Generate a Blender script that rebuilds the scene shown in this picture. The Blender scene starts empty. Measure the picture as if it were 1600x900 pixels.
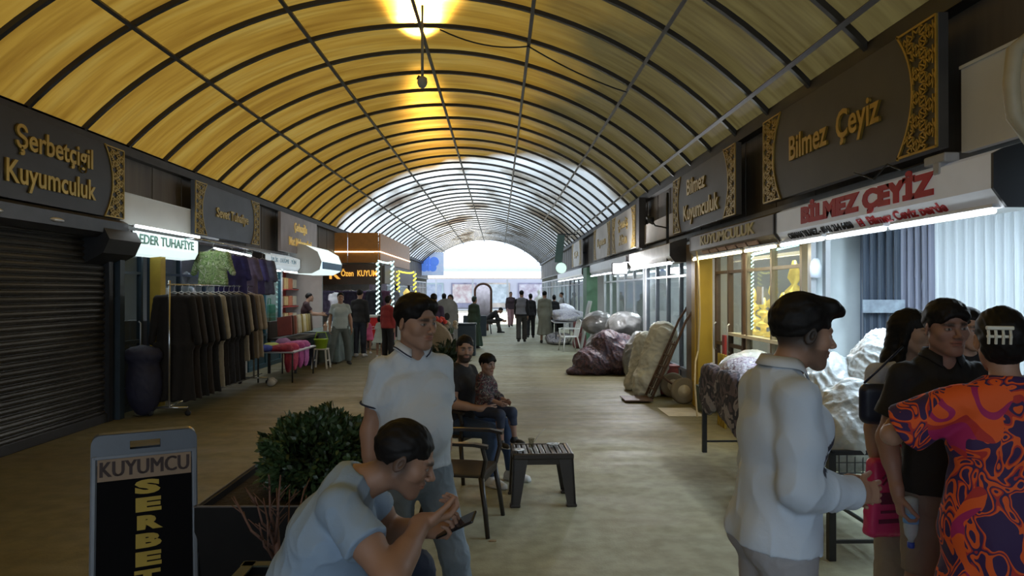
import bpy, bmesh, math, random
import numpy as np
from mathutils import Vector, Matrix, Euler
from math import sin, cos, pi, radians as R

C = bpy.context.scene.collection
scene = bpy.context.scene
random.seed(7)

# ------------------------------------------------------------------ camera, sky, sun, exposure
F_PX, VX, VY, EYE = 1100.0, 780.0, 455.0, 1.75
cam_d = bpy.data.cameras.new('camera'); cam = bpy.data.objects.new('camera', cam_d); C.objects.link(cam)
cam_d.sensor_width = 36.0; cam_d.lens = 36.0*F_PX/1600.0; cam_d.clip_end = 400
cam.location = (0, 0, EYE)
cam.rotation_euler = (R(90)+math.atan((VY-450)/F_PX), 0, -math.atan((800-VX)/F_PX))
scene.camera = cam
scene.view_settings.view_transform = 'Standard'; scene.view_settings.look = 'None'
scene.view_settings.gamma = 1.0; scene.view_settings.use_curve_mapping = False
scene.view_settings.exposure = -0.62

world = bpy.data.worlds.new('sky'); scene.world = world; world.use_nodes = True
wn = world.node_tree.nodes; wl = world.node_tree.links
bg = wn['Background']; tcw = wn.new('ShaderNodeTexCoord'); sepw = wn.new('ShaderNodeSeparateXYZ'); rw = wn.new('ShaderNodeValToRGB')
wl.new(tcw.outputs['Generated'], sepw.inputs[0]); wl.new(sepw.outputs['Z'], rw.inputs['Fac']); wl.new(rw.outputs['Color'], bg.inputs['Color'])
rw.color_ramp.elements[0].position = 0.0; rw.color_ramp.elements[0].color = (0.70, 0.85, 1.0, 1)
rw.color_ramp.elements[1].position = 0.6; rw.color_ramp.elements[1].color = (0.62, 0.78, 1.0, 1)
bg.inputs['Strength'].default_value = 3.3

SUN_AZ, SUN_EL = math.atan2(-125, 1100), math.atan2(395, 1105)
sd = bpy.data.lights.new('sun', 'SUN'); sun = bpy.data.objects.new('sun', sd); C.objects.link(sun)
sd.energy = 8.0; sd.angle = R(1.5); sd.color = (1.0, 0.93, 0.80)
_dir = Vector((sin(SUN_AZ)*cos(SUN_EL), cos(SUN_AZ)*cos(SUN_EL), sin(SUN_EL)))
sun.rotation_euler = (-_dir).to_track_quat('-Z', 'Y').to_euler(); sun.location = (0, 20, 30)

def at(px, py, Y):
    """world X, Z of a pixel of the 1600x900 frame at depth Y"""
    return (px-VX)*Y/F_PX, EYE-(py-VY)*Y/F_PX
# ------------------------------------------------------------------ helpers
def tag(o, label=None, cat=None, group=None, kind=None):
    if label: o['label'] = label
    if cat: o['category'] = cat
    if group: o['group'] = group
    if kind: o['kind'] = kind
    return o

def empty(name, loc=(0,0,0), rotz=0.0, label=None, cat=None, group=None):
    o = bpy.data.objects.new(name, None); C.objects.link(o)
    o.location = loc; o.rotation_euler = (0, 0, rotz); o.empty_display_size = .1
    return tag(o, label, cat, group)

def dup(root, loc=None, rotz=None, label=None, group=None):
    def cp(o, parent):
        c = o.copy(); C.objects.link(c)
        if parent is not None: c.parent = parent; c.matrix_parent_inverse = o.matrix_parent_inverse.copy()
        for ch in [x for x in o.children if x != c]: cp(ch, c)
        return c
    r = cp(root, None)
    if loc is not None: r.location = loc
    if rotz is not None: r.rotation_euler = (0, 0, rotz)
    if label: r['label'] = label
    if group: r['group'] = group
    return r

_M = {}
def mat(name, col, rough=.7, metal=0.0, var=.12, scale=6.0, bump=0.0, bscale=30.0, emit=None, es=0.0, trans=0.0, alpha=1.0, coat=0.0, col2=None, stretch=(1,1,1), attr=False, spec=.5, sheen=0.0, sss=0.0):
    if name in _M: return _M[name]
    m = bpy.data.materials.new(name); m.use_nodes = True; _M[name] = m
    nt = m.node_tree; n = nt.nodes; l = nt.links; b = n['Principled BSDF']
    tc = n.new('ShaderNodeTexCoord'); mp = n.new('ShaderNodeMapping'); l.new(tc.outputs['Object'], mp.inputs[0]); mp.inputs['Scale'].default_value = stretch
    nz = n.new('ShaderNodeTexNoise'); nz.inputs['Scale'].default_value = scale; nz.inputs['Detail'].default_value = 4; l.new(mp.outputs[0], nz.inputs['Vector'])
    rp = n.new('ShaderNodeValToRGB'); l.new(nz.outputs['Fac'], rp.inputs['Fac'])
    c2 = col2 if col2 else tuple(min(1, c*(1+var)) for c in col[:3])
    c1 = tuple(c*(1-var) for c in col[:3]) if not col2 else col[:3]
    rp.color_ramp.elements[0].position = .3; rp.color_ramp.elements[0].color = (*c1, 1)
    rp.color_ramp.elements[1].position = .7; rp.color_ramp.elements[1].color = (*c2[:3], 1)
    out = rp.outputs['Color']
    if attr:
        at_ = n.new('ShaderNodeAttribute'); at_.attribute_name = 'Col'
        mx = n.new('ShaderNodeMix'); mx.data_type = 'RGBA'; mx.blend_type = 'MULTIPLY'; mx.inputs[0].default_value = 1
        l.new(out, mx.inputs[6]); l.new(at_.outputs['Color'], mx.inputs[7]); out = mx.outputs[2]
    l.new(out, b.inputs['Base Color'])
    b.inputs['Roughness'].default_value = rough; b.inputs['Metallic'].default_value = metal
    b.inputs['Specular IOR Level'].default_value = spec
    if coat: b.inputs['Coat Weight'].default_value = coat
    if sheen: b.inputs['Sheen Weight'].default_value = sheen
    if trans: b.inputs['Transmission Weight'].default_value = trans
    if alpha < 1: b.inputs['Alpha'].default_value = alpha
    if emit: b.inputs['Emission Color'].default_value = (*emit, 1); b.inputs['Emission Strength'].default_value = es
    if bump:
        nb = n.new('ShaderNodeTexNoise'); nb.inputs['Scale'].default_value = bscale; nb.inputs['Detail'].default_value = 5; l.new(mp.outputs[0], nb.inputs['Vector'])
        bp = n.new('ShaderNodeBump'); bp.inputs['Strength'].default_value = bump; bp.inputs['Distance'].default_value = .02
        l.new(nb.outputs['Fac'], bp.inputs['Height']); l.new(bp.outputs['Normal'], b.inputs['Normal'])
    return m

def link_mesh(name, me, m=None, parent=None, smooth=False):
    o = bpy.data.objects.new(name, me); C.objects.link(o)
    if m: me.materials.append(m)
    if parent: o.parent = parent
    if smooth:
        me.polygons.foreach_set('use_smooth', np.ones(len(me.polygons), dtype=bool))
    return o

class MB:
    """mesh builder: collects boxes, bars and tubes into one mesh"""
    def __init__(s): s.v = []; s.f = []
    def add(s, vs, fs):
        n = len(s.v); s.v += [tuple(v) for v in vs]; s.f += [tuple(i+n for i in f) for f in fs]; return s
    def box(s, c, d, rot=None, bev=0.0):
        x, y, z = d[0]/2, d[1]/2, d[2]/2
        if bev > 0:
            b = min(bev, x*.9, y*.9, z*.9); vs = []; 
            bm = bmesh.new(); bmesh.ops.create_cube(bm, size=2)
            for v in bm.verts: v.co = Vector((v.co.x*x, v.co.y*y, v.co.z*z))
            bmesh.ops.bevel(bm, geom=bm.edges[:], offset=b, segments=2, affect='EDGES', profile=.5)
            vs = [v.co.copy() for v in bm.verts]; bm.verts.index_update(); fs = [[v.index for v in f.verts] for f in bm.faces]; bm.free()
        else:
            vs = [Vector((sx*x, sy*y, sz*z)) for sx in (-1,1) for sy in (-1,1) for sz in (-1,1)]
            fs = [(0,1,3,2),(4,6,7,5),(0,4,5,1),(2,3,7,6),(0,2,6,4),(1,5,7,3)]
        M = Euler(rot).to_matrix() if rot is not None else None
        c = Vector(c)
        return s.add([(M @ v if M else v)+c for v in vs], fs)
    def tube(s, pts, r, n=8, r2=None, closed=False, caps=True):
        pts = [Vector(p) for p in pts]; N = len(pts)
        rs = r if isinstance(r, (list, tuple)) else [r + ((r2 if r2 is not None else r)-r)*i/max(1, N-1) for i in range(N)]
        vs = []; up = None
        for i, p in enumerate(pts):
            if closed: t = pts[(i+1) % N]-pts[i-1]
            else: t = pts[min(i+1, N-1)]-pts[max(i-1, 0)]
            t = t.normalized() if t.length > 1e-9 else Vector((0,0,1))
            if up is None:
                a = Vector((0,0,1)) if abs(t.z) < .9 else Vector((1,0,0)); u = t.cross(a).normalized()
            else: u = (up - t*up.dot(t)); u = u.normalized() if u.length > 1e-6 else t.orthogonal().normalized()
            up = u; w = t.cross(u)
            for k in range(n):
                a = 2*pi*k/n; vs.append(p + (u*cos(a)+w*sin(a))*rs[i])
        fs = []
        for i in range(N if closed else N-1):
            j = (i+1) % N
            for k in range(n): fs.append((i*n+k, i*n+(k+1) % n, j*n+(k+1) % n, j*n+k))
        if caps and not closed: fs.append(tuple(range(n))[::-1]); fs.append(tuple((N-1)*n+k for k in range(n)))
        return s.add(vs, fs)
    def bar(s, a, b, w, h=None, up=(0,0,1)):
        a, b = Vector(a), Vector(b); h = w if h is None else h; t = (b-a).normalized(); up = Vector(up)
        if abs(t.dot(up)) > .95: up = Vector((0,1,0)) if abs(t.y) < .9 else Vector((1,0,0))
        u = t.cross(up).normalized()*w/2; v = u.cross(t).normalized()*h/2
        vs = [a-u-v, a-u+v, a+u+v, a+u-v, b-u-v, b-u+v, b+u+v, b+u-v]
        return s.add(vs, [(0,1,2,3),(7,6,5,4),(0,4,5,1),(1,5,6,2),(2,6,7,3),(3,7,4,0)])
    def lathe(s, prof, c=(0,0,0), n=20, M=None):
        vs = []; N = len(prof)
        for r, z in prof:
            for k in range(n):
                a = 2*pi*k/n; v = Vector((r*cos(a), r*sin(a), z)); v = M @ v if M else v; vs.append(v+Vector(c))
        fs = [(i*n+k, i*n+(k+1) % n, (i+1)*n+(k+1) % n, (i+1)*n+k) for i in range(N-1) for k in range(n)]
        fs.append(tuple(range(n))[::-1]); fs.append(tuple((N-1)*n+k for k in range(n)))
        return s.add(vs, fs)
    def prism(s, poly, a, b, axis='Y'):
        """polygon (2-D) extruded between a and b along an axis; poly coords are the other two axes in order"""
        def P(p, t): return {'Y': (p[0], t, p[1]), 'X': (t, p[0], p[1]), 'Z': (p[0], p[1], t)}[axis]
        n = len(poly); vs = [P(p, a) for p in poly]+[P(p, b) for p in poly]
        fs = [tuple(range(n))[::-1], tuple(range(n, 2*n))]+[(i, (i+1) % n, n+(i+1) % n, n+i) for i in range(n)]
        return s.add(vs, fs)
    def sphere(s, c, r, n=12, m=8, sc=(1,1,1)):
        vs = [(c[0], c[1], c[2]+r*sc[2])]
        for i in range(1, m):
            t = pi*i/m
            for k in range(n):
                a = 2*pi*k/n; vs.append((c[0]+r*sc[0]*sin(t)*cos(a), c[1]+r*sc[1]*sin(t)*sin(a), c[2]+r*sc[2]*cos(t)))
        vs.append((c[0], c[1], c[2]-r*sc[2])); L = len(vs)-1
        fs = [(0, 1+k, 1+(k+1) % n) for k in range(n)]
        fs += [(1+i*n+k, 1+(i+1)*n+k, 1+(i+1)*n+(k+1) % n, 1+i*n+(k+1) % n) for i in range(m-2) for k in range(n)]
        fs += [(L, 1+(m-2)*n+(k+1) % n, 1+(m-2)*n+k) for k in range(n)]
        return s.add(vs, fs)
    def build(s, name, m=None, parent=None, smooth=False, fix=True, loc=None, rotz=None):
        me = bpy.data.meshes.new(name); me.from_pydata(s.v, [], s.f)
        if fix:
            bm = bmesh.new(); bm.from_mesh(me); bmesh.ops.recalc_face_normals(bm, faces=bm.faces[:]); bm.to_mesh(me); bm.free()
        o = link_mesh(name, me, m, parent, smooth)
        if loc is not None: o.location = loc
        if rotz is not None: o.rotation_euler = (0, 0, rotz)
        return o

def text_obj(name, body, size, m, parent=None, loc=(0,0,0), rot=(0,0,0), ext=.006, bold=0.0, align='CENTER', width=None, shear=0, space=1.0, line=1.0):
    cu = bpy.data.curves.new(name, 'FONT'); cu.body = body; cu.size = size; cu.extrude = ext; cu.offset = bold; cu.shear = shear
    cu.align_x = align; cu.align_y = 'CENTER'; cu.resolution_u = 3; cu.space_character = space; cu.space_line = line
    t = bpy.data.objects.new(name+'_tmp', cu); C.objects.link(t)
    dg = bpy.context.evaluated_depsgraph_get(); me = bpy.data.meshes.new_from_object(t.evaluated_get(dg))
    me.name = name; bpy.data.objects.remove(t); bpy.data.curves.remove(cu); me.materials.clear()
    o = link_mesh(name, me, m, parent)
    if width is not None and len(me.vertices):
        xs = [v.co.x for v in me.vertices]; w = max(xs)-min(xs); k = width/w
        for v in me.vertices: v.co.x *= k
    o.location = loc; o.rotation_euler = rot
    return o

# ------------------------------------------------------------------ implicit surfaces (bodies, clothes, sacks): one continuous mesh each
def vlen(a): return math.sqrt(sum(x*x for x in a))
class Field:
    def __init__(s, lo, hi, step, fine=None):
        """fine: {axis: [(a, b, step), ...]}"""
        s.ax = []
        for a in range(3):
            st = step[a] if isinstance(step, (list, tuple)) else step
            segs = sorted((fine or {}).get(a, [])); x = lo[a]; out = [x]
            while x < hi[a]:
                h = st
                for (u, v, q) in segs:
                    if u-st < x < v: h = q
                x += h; out.append(x)
            s.ax.append(np.array(out, dtype=np.float32))
        s.F = np.full([len(a) for a in s.ax], .5, dtype=np.float32)
    def _sl(s, lo, hi):
        sl = []
        for a in range(3):
            i = max(0, int(np.searchsorted(s.ax[a], lo[a]))-1); j = min(len(s.ax[a]), int(np.searchsorted(s.ax[a], hi[a]))+1)
            if j <= i: return None
            sl.append(slice(i, j))
        return tuple(sl), s.ax[0][sl[0]][:, None, None], s.ax[1][sl[1]][None, :, None], s.ax[2][sl[2]][None, None, :]
    def _op(s, sl, d, k, sub):
        A = s.F[sl]
        if sub:
            if k > 0: h = np.clip(.5-.5*(A+d)/k, 0, 1); s.F[sl] = A*(1-h)+(-d)*h+k*h*(1-h)
            else: s.F[sl] = np.maximum(A, -d)
        else:
            if k > 0: h = np.clip(.5+.5*(A-d)/k, 0, 1); s.F[sl] = A*(1-h)+d*h-k*h*(1-h)
            else: s.F[sl] = np.minimum(A, d)
    def cone(s, a, b, ra, rb, k=.02, side=None, ratio=1.0, cap=False, sub=False):
        a = np.array(a, float); b = np.array(b, float); rm = max(ra, rb)*max(1, ratio)+k+.03
        q = s._sl(np.minimum(a, b)-rm, np.maximum(a, b)+rm)
        if q is None: return s
        sl, X, Y, Z = q; ab = b-a; L2 = float(ab@ab)+1e-12
        dx, dy, dz = X-a[0], Y-a[1], Z-a[2]
        tr = (dx*ab[0]+dy*ab[1]+dz*ab[2])/L2; t = np.clip(tr, 0, 1)
        ox, oy, oz = dx-t*ab[0], dy-t*ab[1], dz-t*ab[2]
        d2 = ox*ox+oy*oy+oz*oz
        if side is not None and ratio != 1:
            e = ox*side[0]+oy*side[1]+oz*side[2]; d2 = d2-e*e*(1-1/ratio**2)
        d = np.sqrt(np.maximum(d2, 0))-(ra+(rb-ra)*t)
        if cap: 
            L = math.sqrt(L2); d = np.maximum(d, (tr-1)*L)
        s._op(sl, d, k, sub); return s
    def ell(s, c, r, k=.02, M=None, sub=False):
        c = np.array(c, float); r = np.array(r, float); rm = r.max()+k+.03
        q = s._sl(c-rm, c+rm)
        if q is None: return s
        sl, X, Y, Z = q; dx, dy, dz = X-c[0], Y-c[1], Z-c[2]
        if M is not None:
            dx, dy, dz = (M[0][0]*dx+M[1][0]*dy+M[2][0]*dz, M[0][1]*dx+M[1][1]*dy+M[2][1]*dz, M[0][2]*dx+M[1][2]*dy+M[2][2]*dz)
        k0 = np.sqrt((dx/r[0])**2+(dy/r[1])**2+(dz/r[2])**2)+1e-6
        k1 = np.sqrt((dx/r[0]**2)**2+(dy/r[1]**2)**2+(dz/r[2]**2)**2)+1e-6
        s._op(sl, k0*(k0-1)/k1, k, sub); return s
    def box(s, c, h, k=.01, M=None, rnd=.01, sub=False):
        c = np.array(c, float); h = np.array(h, float); rm = float(np.linalg.norm(h))+k+.03
        q = s._sl(c-rm, c+rm)
        if q is None: return s
        sl, X, Y, Z = q; dx, dy, dz = X-c[0], Y-c[1], Z-c[2]
        if M is not None:
            dx, dy, dz = (M[0][0]*dx+M[1][0]*dy+M[2][0]*dz, M[0][1]*dx+M[1][1]*dy+M[2][1]*dz, M[0][2]*dx+M[1][2]*dy+M[2][2]*dz)
        qx, qy, qz = np.abs(dx)-h[0]+rnd, np.abs(dy)-h[1]+rnd, np.abs(dz)-h[2]+rnd
        d = np.sqrt(np.maximum(qx, 0)**2+np.maximum(qy, 0)**2+np.maximum(qz, 0)**2)+np.minimum(np.maximum(qx, np.maximum(qy, qz)), 0)-rnd
        s._op(sl, d, k, sub); return s
    def plane(s, p, n, lo=None, hi=None):
        """keep what is behind the plane (opposite n)"""
        n = np.array(n, float); n /= np.linalg.norm(n)
        X, Y, Z = s.ax[0][:, None, None], s.ax[1][None, :, None], s.ax[2][None, None, :]
        s.F = np.maximum(s.F, ((X-p[0])*n[0]+(Y-p[1])*n[1]+(Z-p[2])*n[2]).astype(np.float32)); return s
    def surface(s):
        F = s.F; F[0], F[-1], F[:, 0], F[:, -1], F[:, :, 0], F[:, :, -1] = [np.maximum(q, .01) for q in (F[0], F[-1], F[:, 0], F[:, -1], F[:, :, 0], F[:, :, -1])]
        I = F < 0
        c = sum(I[i:I.shape[0]-1+i, j:I.shape[1]-1+j, k:I.shape[2]-1+k].astype(np.int8) for i in (0,1) for j in (0,1) for k in (0,1))
        act = (c > 0) & (c < 8); idx = np.argwhere(act)
        if len(idx) == 0: return np.zeros((0,3)), np.zeros((0,4), int)
        num = np.full(act.shape, -1, dtype=np.int32); num[act] = np.arange(len(idx))
        corners = {}
        for i in (0,1):
            for j in (0,1):
                for k in (0,1): corners[i,j,k] = F[idx[:,0]+i, idx[:,1]+j, idx[:,2]+k]
        acc = np.zeros((len(idx), 3)); cnt = np.zeros(len(idx))
        for a in range(3):
            for u in (0,1):
                for v in (0,1):
                    p = [0,0,0]; o = [x for x in range(3) if x != a]; p[o[0]] = u; p[o[1]] = v; q = p.copy(); q[a] = 1
                    A, B = corners[tuple(p)], corners[tuple(q)]; m = (A < 0) != (B < 0)
                    t = np.where(m, A/np.where(m, A-B, 1), 0); pos = np.zeros((len(idx), 3)); pos[:, o[0]] = u; pos[:, o[1]] = v; pos[:, a] = t
                    acc += pos*m[:, None]; cnt += m
        acc /= cnt[:, None]; V = np.empty_like(acc)
        for a in range(3):
            x = s.ax[a]; i = idx[:, a]; V[:, a] = x[i]+(x[i+1]-x[i])*acc[:, a]
        Q = []
        for a in range(3):
            o = [(a+1) % 3, (a+2) % 3]; A = np.moveaxis(I, (a, o[0], o[1]), (0,1,2)); N = np.moveaxis(num, (a, o[0], o[1]), (0,1,2))
            e = A[:-1, 1:-1, 1:-1] != A[1:, 1:-1, 1:-1]; w = np.argwhere(e)
            if len(w) == 0: continue
            i, j, k = w[:,0], w[:,1]+1, w[:,2]+1
            q = np.stack([N[i,j-1,k-1], N[i,j,k-1], N[i,j,k], N[i,j-1,k]], 1)
            fl = ~A[i, j, k]; q[fl] = q[fl][:, ::-1]; Q.append(q)
        return V, np.concatenate(Q)

def vnoise(P, f, seed=0, n=7):
    """smooth pseudo-noise at points, about -1..1"""
    rs = np.random.RandomState(seed); out = np.zeros(len(P)); Wp = P.copy()
    for i in range(3):
        d = rs.normal(size=3); Wp = Wp+np.outer(np.sin(P@d*f*.6+rs.rand()*6), rs.normal(size=3))*(.35/f)
    for i in range(n):
        d = rs.normal(size=3); d /= np.linalg.norm(d); out += np.sin(Wp@d*f*(.6+rs.rand()*1.2)+rs.rand()*6.28)
    return out/n*1.8

def mesh_np(name, V, Q, m=None, parent=None, smooth=True, colors=None):
    me = bpy.data.meshes.new(name); n = len(V); k = Q.shape[1]
    me.vertices.add(n); me.vertices.foreach_set('co', V.astype(np.float32).ravel())
    me.loops.add(len(Q)*k); me.loops.foreach_set('vertex_index', Q.astype(np.int32).ravel())
    me.polygons.add(len(Q)); me.polygons.foreach_set('loop_start', np.arange(0, len(Q)*k, k, dtype=np.int32))
    me.update(calc_edges=True); me.validate()
    if colors is not None:
        ca = me.color_attributes.new('Col', 'FLOAT_COLOR', 'POINT'); c4 = np.ones((n, 4), dtype=np.float32); c4[:, :3] = colors; ca.data.foreach_set('color', c4.ravel())
    return link_mesh(name, me, m, parent, smooth)

def normals_of(V, Q):
    n = np.cross(V[Q[:,2]]-V[Q[:,0]], V[Q[:,3]]-V[Q[:,1]]); N = np.zeros_like(V)
    for i in range(4): np.add.at(N, Q[:, i], n)
    return N/(np.linalg.norm(N, axis=1)[:, None]+1e-9)

def relax(V, Q, it=1, lam=.5):
    for _ in range(it):
        A = np.zeros_like(V); c = np.zeros(len(V))
        for i in range(4):
            a, b = Q[:, i], Q[:, (i+1) % 4]; np.add.at(A, a, V[b]); np.add.at(A, b, V[a]); np.add.at(c, a, 1); np.add.at(c, b, 1)
        V = V+(A/np.maximum(c, 1)[:, None]-V)*lam
    return V

def wrinkle(V, Q, amp, f, seed=0, stretch=(1,1,1), ridge=True):
    N = normals_of(V, Q); P = V*np.array(stretch); w = vnoise(P, f*3.5, seed)
    if ridge: w = (1-np.abs(w))**2-.4
    return V+N*(w*amp*.6)[:, None]
# ------------------------------------------------------------------ people (local frame: facing +Y, right hand at +X)
def _n(v): v = np.array(v, float); return v/np.linalg.norm(v)
def _rx(a): c_, s_ = cos(a), sin(a); return np.array([[1,0,0],[0,c_,-s_],[0,s_,c_]])
def _ry(a): c_, s_ = cos(a), sin(a); return np.array([[c_,0,s_],[0,1,0],[-s_,0,c_]])
def _rz(a): c_, s_ = cos(a), sin(a); return np.array([[c_,-s_,0],[s_,c_,0],[0,0,1]])

def skeleton(p):
    S = p.get('H', 1.75)/1.75; J = {'S': S}; fem = p.get('fem', 0); sw = p.get('sw', .178-.02*fem)*S*.92
    J['fat'] = p.get('fat', 1.0); J['fem'] = fem
    pz = p.get('pz', .95*S); J['p0'] = np.array([0, 0, pz])
    Rl = _rz(R(p.get('ptwist', 0)))
    Ru0 = Rl @ _ry(R(p.get('slean', 0))) @ _rx(-R(p.get('lean', 0))*.75); Ru1 = Rl @ _ry(R(p.get('slean', 0))) @ _rx(-R(p.get('lean', 0))-R(p.get('bend', 0))) @ _rz(R(p.get('twist', 0)))
    J['p1'] = J['p0']+Ru0 @ np.array([0, .005, .14])*S; J['p2'] = J['p1']+Ru0 @ np.array([0, 0, .07])*S+Ru1 @ np.array([0, 0, .11])*S
    J['p3'] = J['p2']+Ru1 @ np.array([0, -.02, .20])*S; J['Ru'] = Ru1; J['Rl'] = Rl; J['Ru0'] = Ru0
    nk = _rx(-R(p.get('neck', 8)))
    y, pt, ro = p.get('head', (0, 0, 0)); J['hc'] = J['p3']+Ru1 @ nk @ np.array([0, .015, .165])*S
    hd = _rz(R(y)) @ _rx(-R(pt)) @ _ry(R(ro))
    if not p.get('head_abs', True): hd = Ru1 @ hd
    J['Rh'] = hd
    J['hs'] = S*p.get('hs', 1.0)
    for sd, sx in (('R', 1), ('L', -1)):
        J['sh'+sd] = J['p3']+Ru1 @ np.array([sx*sw, -.005, -.062*S+p.get('shrug', 0)])
        u, f = p.get('arm'+sd, ((sx*.12, .02, -1), (sx*.03, .12, -1)))
        ln = p.get('armlen', 1.0)*S
        J['el'+sd] = J['sh'+sd]+_n(u)*.285*ln; J['wr'+sd] = J['el'+sd]+_n(f)*.25*ln
        J['hd'+sd] = _n(p.get('hand'+sd, f)); J['hn'+sd] = p.get('palm'+sd, (-sx, 0, 0)); J['cu'+sd] = p.get('curl'+sd, .35)
        J['hp'+sd] = J['p0']+Rl @ np.array([sx*.088*S, 0, -.03*S])
        t, q = p.get('leg'+sd, ((sx*.03, .01, -1), (sx*.01, -.03, -1)))
        J['kn'+sd] = J['hp'+sd]+_n(t)*.425*S; J['an'+sd] = J['kn'+sd]+_n(q)*.41*S
        J['ft'+sd] = _n(p.get('foot'+sd, (sx*.15, 1, 0)))
    return J

def torso(F, J, g=0.0, top=True, k=.04):
    S, X = J['S'], J['Ru'][:, 0]; Xl = J['Ru0'][:, 0]; ft = J['fat']; fem = J['fem']; U = J['Ru']
    F.cone(J['p0']-J['Ru0'] @ np.array([0,0,.03])*S, J['p1'], (.108+.008*fem)*S*ft+g, (.098-.012*fem)*S*ft+g, k, Xl, 1.38)
    F.cone(J['p1'], J['p2'], (.098-.012*fem)*S*ft+g, (.112-.010*fem)*S*(.5+.5*ft)+g, k, X, 1.38)
    F.cone(J['p2'], J['p3']-U @ np.array([0,0,.08])*S, (.115-.01*fem)*S*(.5+.5*ft)+g, (.078-.006*fem)*S+g, k, X, 1.42)
    F.cone(J['shR']+U@np.array([-.03*S,0,-.005]), J['shL']+U@np.array([.03*S,0,-.005]), .044*S+g, .044*S+g, k)
    F.ell(J['p3']+U @ np.array([0,-.015,-.02])*S, (.095*S+g, .058*S+g, .05*S+g), k, U)
    for sx in (-1, 1):
        F.ell(J['p0']+J['Ru0'] @ np.array([sx*.07, -.045, -.03])*S, np.array([.085, .085, .095])*S*(.6+.4*ft)+g, k, J['Ru0'])
        if fem: F.ell(J['p2']+U @ np.array([sx*.07, .085, .02])*S, np.array([.06, .06, .06])*S+g, .03, U)
        else: F.ell(J['p2']+U @ np.array([sx*.075, .062, .045])*S, np.array([.075, .045, .06])*S+g, .03, U)
def belly(F, J, b, g=0.0):
    if b > 0: F.ell(J['p1']+J['Ru'] @ np.array([0, .055+b*.45, .06])*J['S'], np.array([.135, .085+b*.5, .135])*J['S']+g, .05, J['Ru'])

def limb_arm(F, J, sd, g=0.0, frm=0, to=2, k=.025, cap=False, mus=1.0):
    S = J['S']; a, b, c = J['sh'+sd], J['el'+sd], J['wr'+sd]; fe = 1-.14*J['fem']
    if frm < 1:
        t = min(1, to); e = a+(b-a)*t; F.cone(a, e, .046*S*fe*mus+g, (.046-.007*t)*S*fe*mus+g, k, cap=cap and to <= 1)
        if to >= .8: F.ell(a+(b-a)*.55+np.array([0,.008,0]), np.array([.044]*3)*S*fe*mus+g, k)
    if to > 1:
        t = min(1, to-1); e = b+(c-b)*t; F.cone(b, e, .040*S*fe*mus+g, (.040-.0135*t)*S*fe*mus+g, k, cap=cap)
        if t > .5: F.cone(b+(c-b)*.1, b+(c-b)*.45, .042*S*fe*mus+g, .037*S*fe*mus+g, k)

def limb_leg(F, J, sd, g=0.0, to=2.0, k=.03, cap=False, wide=0.0):
    S = J['S']; a, b, c = J['hp'+sd], J['kn'+sd], J['an'+sd]; ft = .7+.3*J['fat']
    t = min(1, to); e = a+(b-a)*t; F.cone(a, e, .088*S*ft+g, (.088-.031*t)*S*ft+g+wide*t*.3, k, cap=cap and to <= 1)
    if to > 1:
        t = min(1, to-1); e = b+(c-b)*t; F.cone(b, e, .057*S+g+wide*.3, (.057-.020*t)*S+g+wide, k, cap=cap)
        if t > .6 and g < .02: F.ell(b+(c-b)*.3-J['ft'+sd]*.018*S, np.array([.053, .056, .11])*S+g, k)

def hand(F, J, sd, prec=.004):
    S = J['S']*(1-.08*J['fem']); w, d = J['wr'+sd], J['hd'+sd]; n = np.array(J['hn'+sd], float); n = _n(n-d*(n@d)); cu = J['cu'+sd]
    sx = 1 if sd == 'R' else -1; s = np.cross(d, n)*sx   # towards the thumb
    F.cone(w-d*.02, w+d*.03*S, .026*S, .024*S, .012, s, 1.2)
    F.cone(w+d*.03*S, w+d*.085*S, .0165*S, .0155*S, .01, s, 2.3)
    for i, (o, L) in enumerate(((.030, .072), (.010, .080), (-.010, .074), (-.029, .060))):
        p = w+d*.088*S+s*o*S; dd = _n(d+s*o*1.2); a = .15+cu*(.6+.12*i)
        for q, (fr, r) in enumerate(((.45, .0088), (.30, .0080), (.25, .0070))):
            a2 = a+q*cu*1.15; v = dd*cos(a2)+n*sin(a2); e = p+v*L*fr*S*1.12; F.cone(p, e, r*S*1.05, r*S*.95, .0015); p = e
    p = w+d*.028*S+s*.022*S+n*.004; v = _n(s*.75+d*.75+n*.35*(.5+cu)); e = p+v*.042*S; F.cone(p, e, .0125*S, .0105*S, .006)
    v = _n(s*.25+d*1.0+n*.5*(.3+cu)); e2 = e+v*.030*S; F.cone(e, e2, .0102*S, .0092*S, .002); F.cone(e2, e2+_n(v+n*.3*cu)*.024*S, .0092*S, .0078*S, .002)

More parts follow.
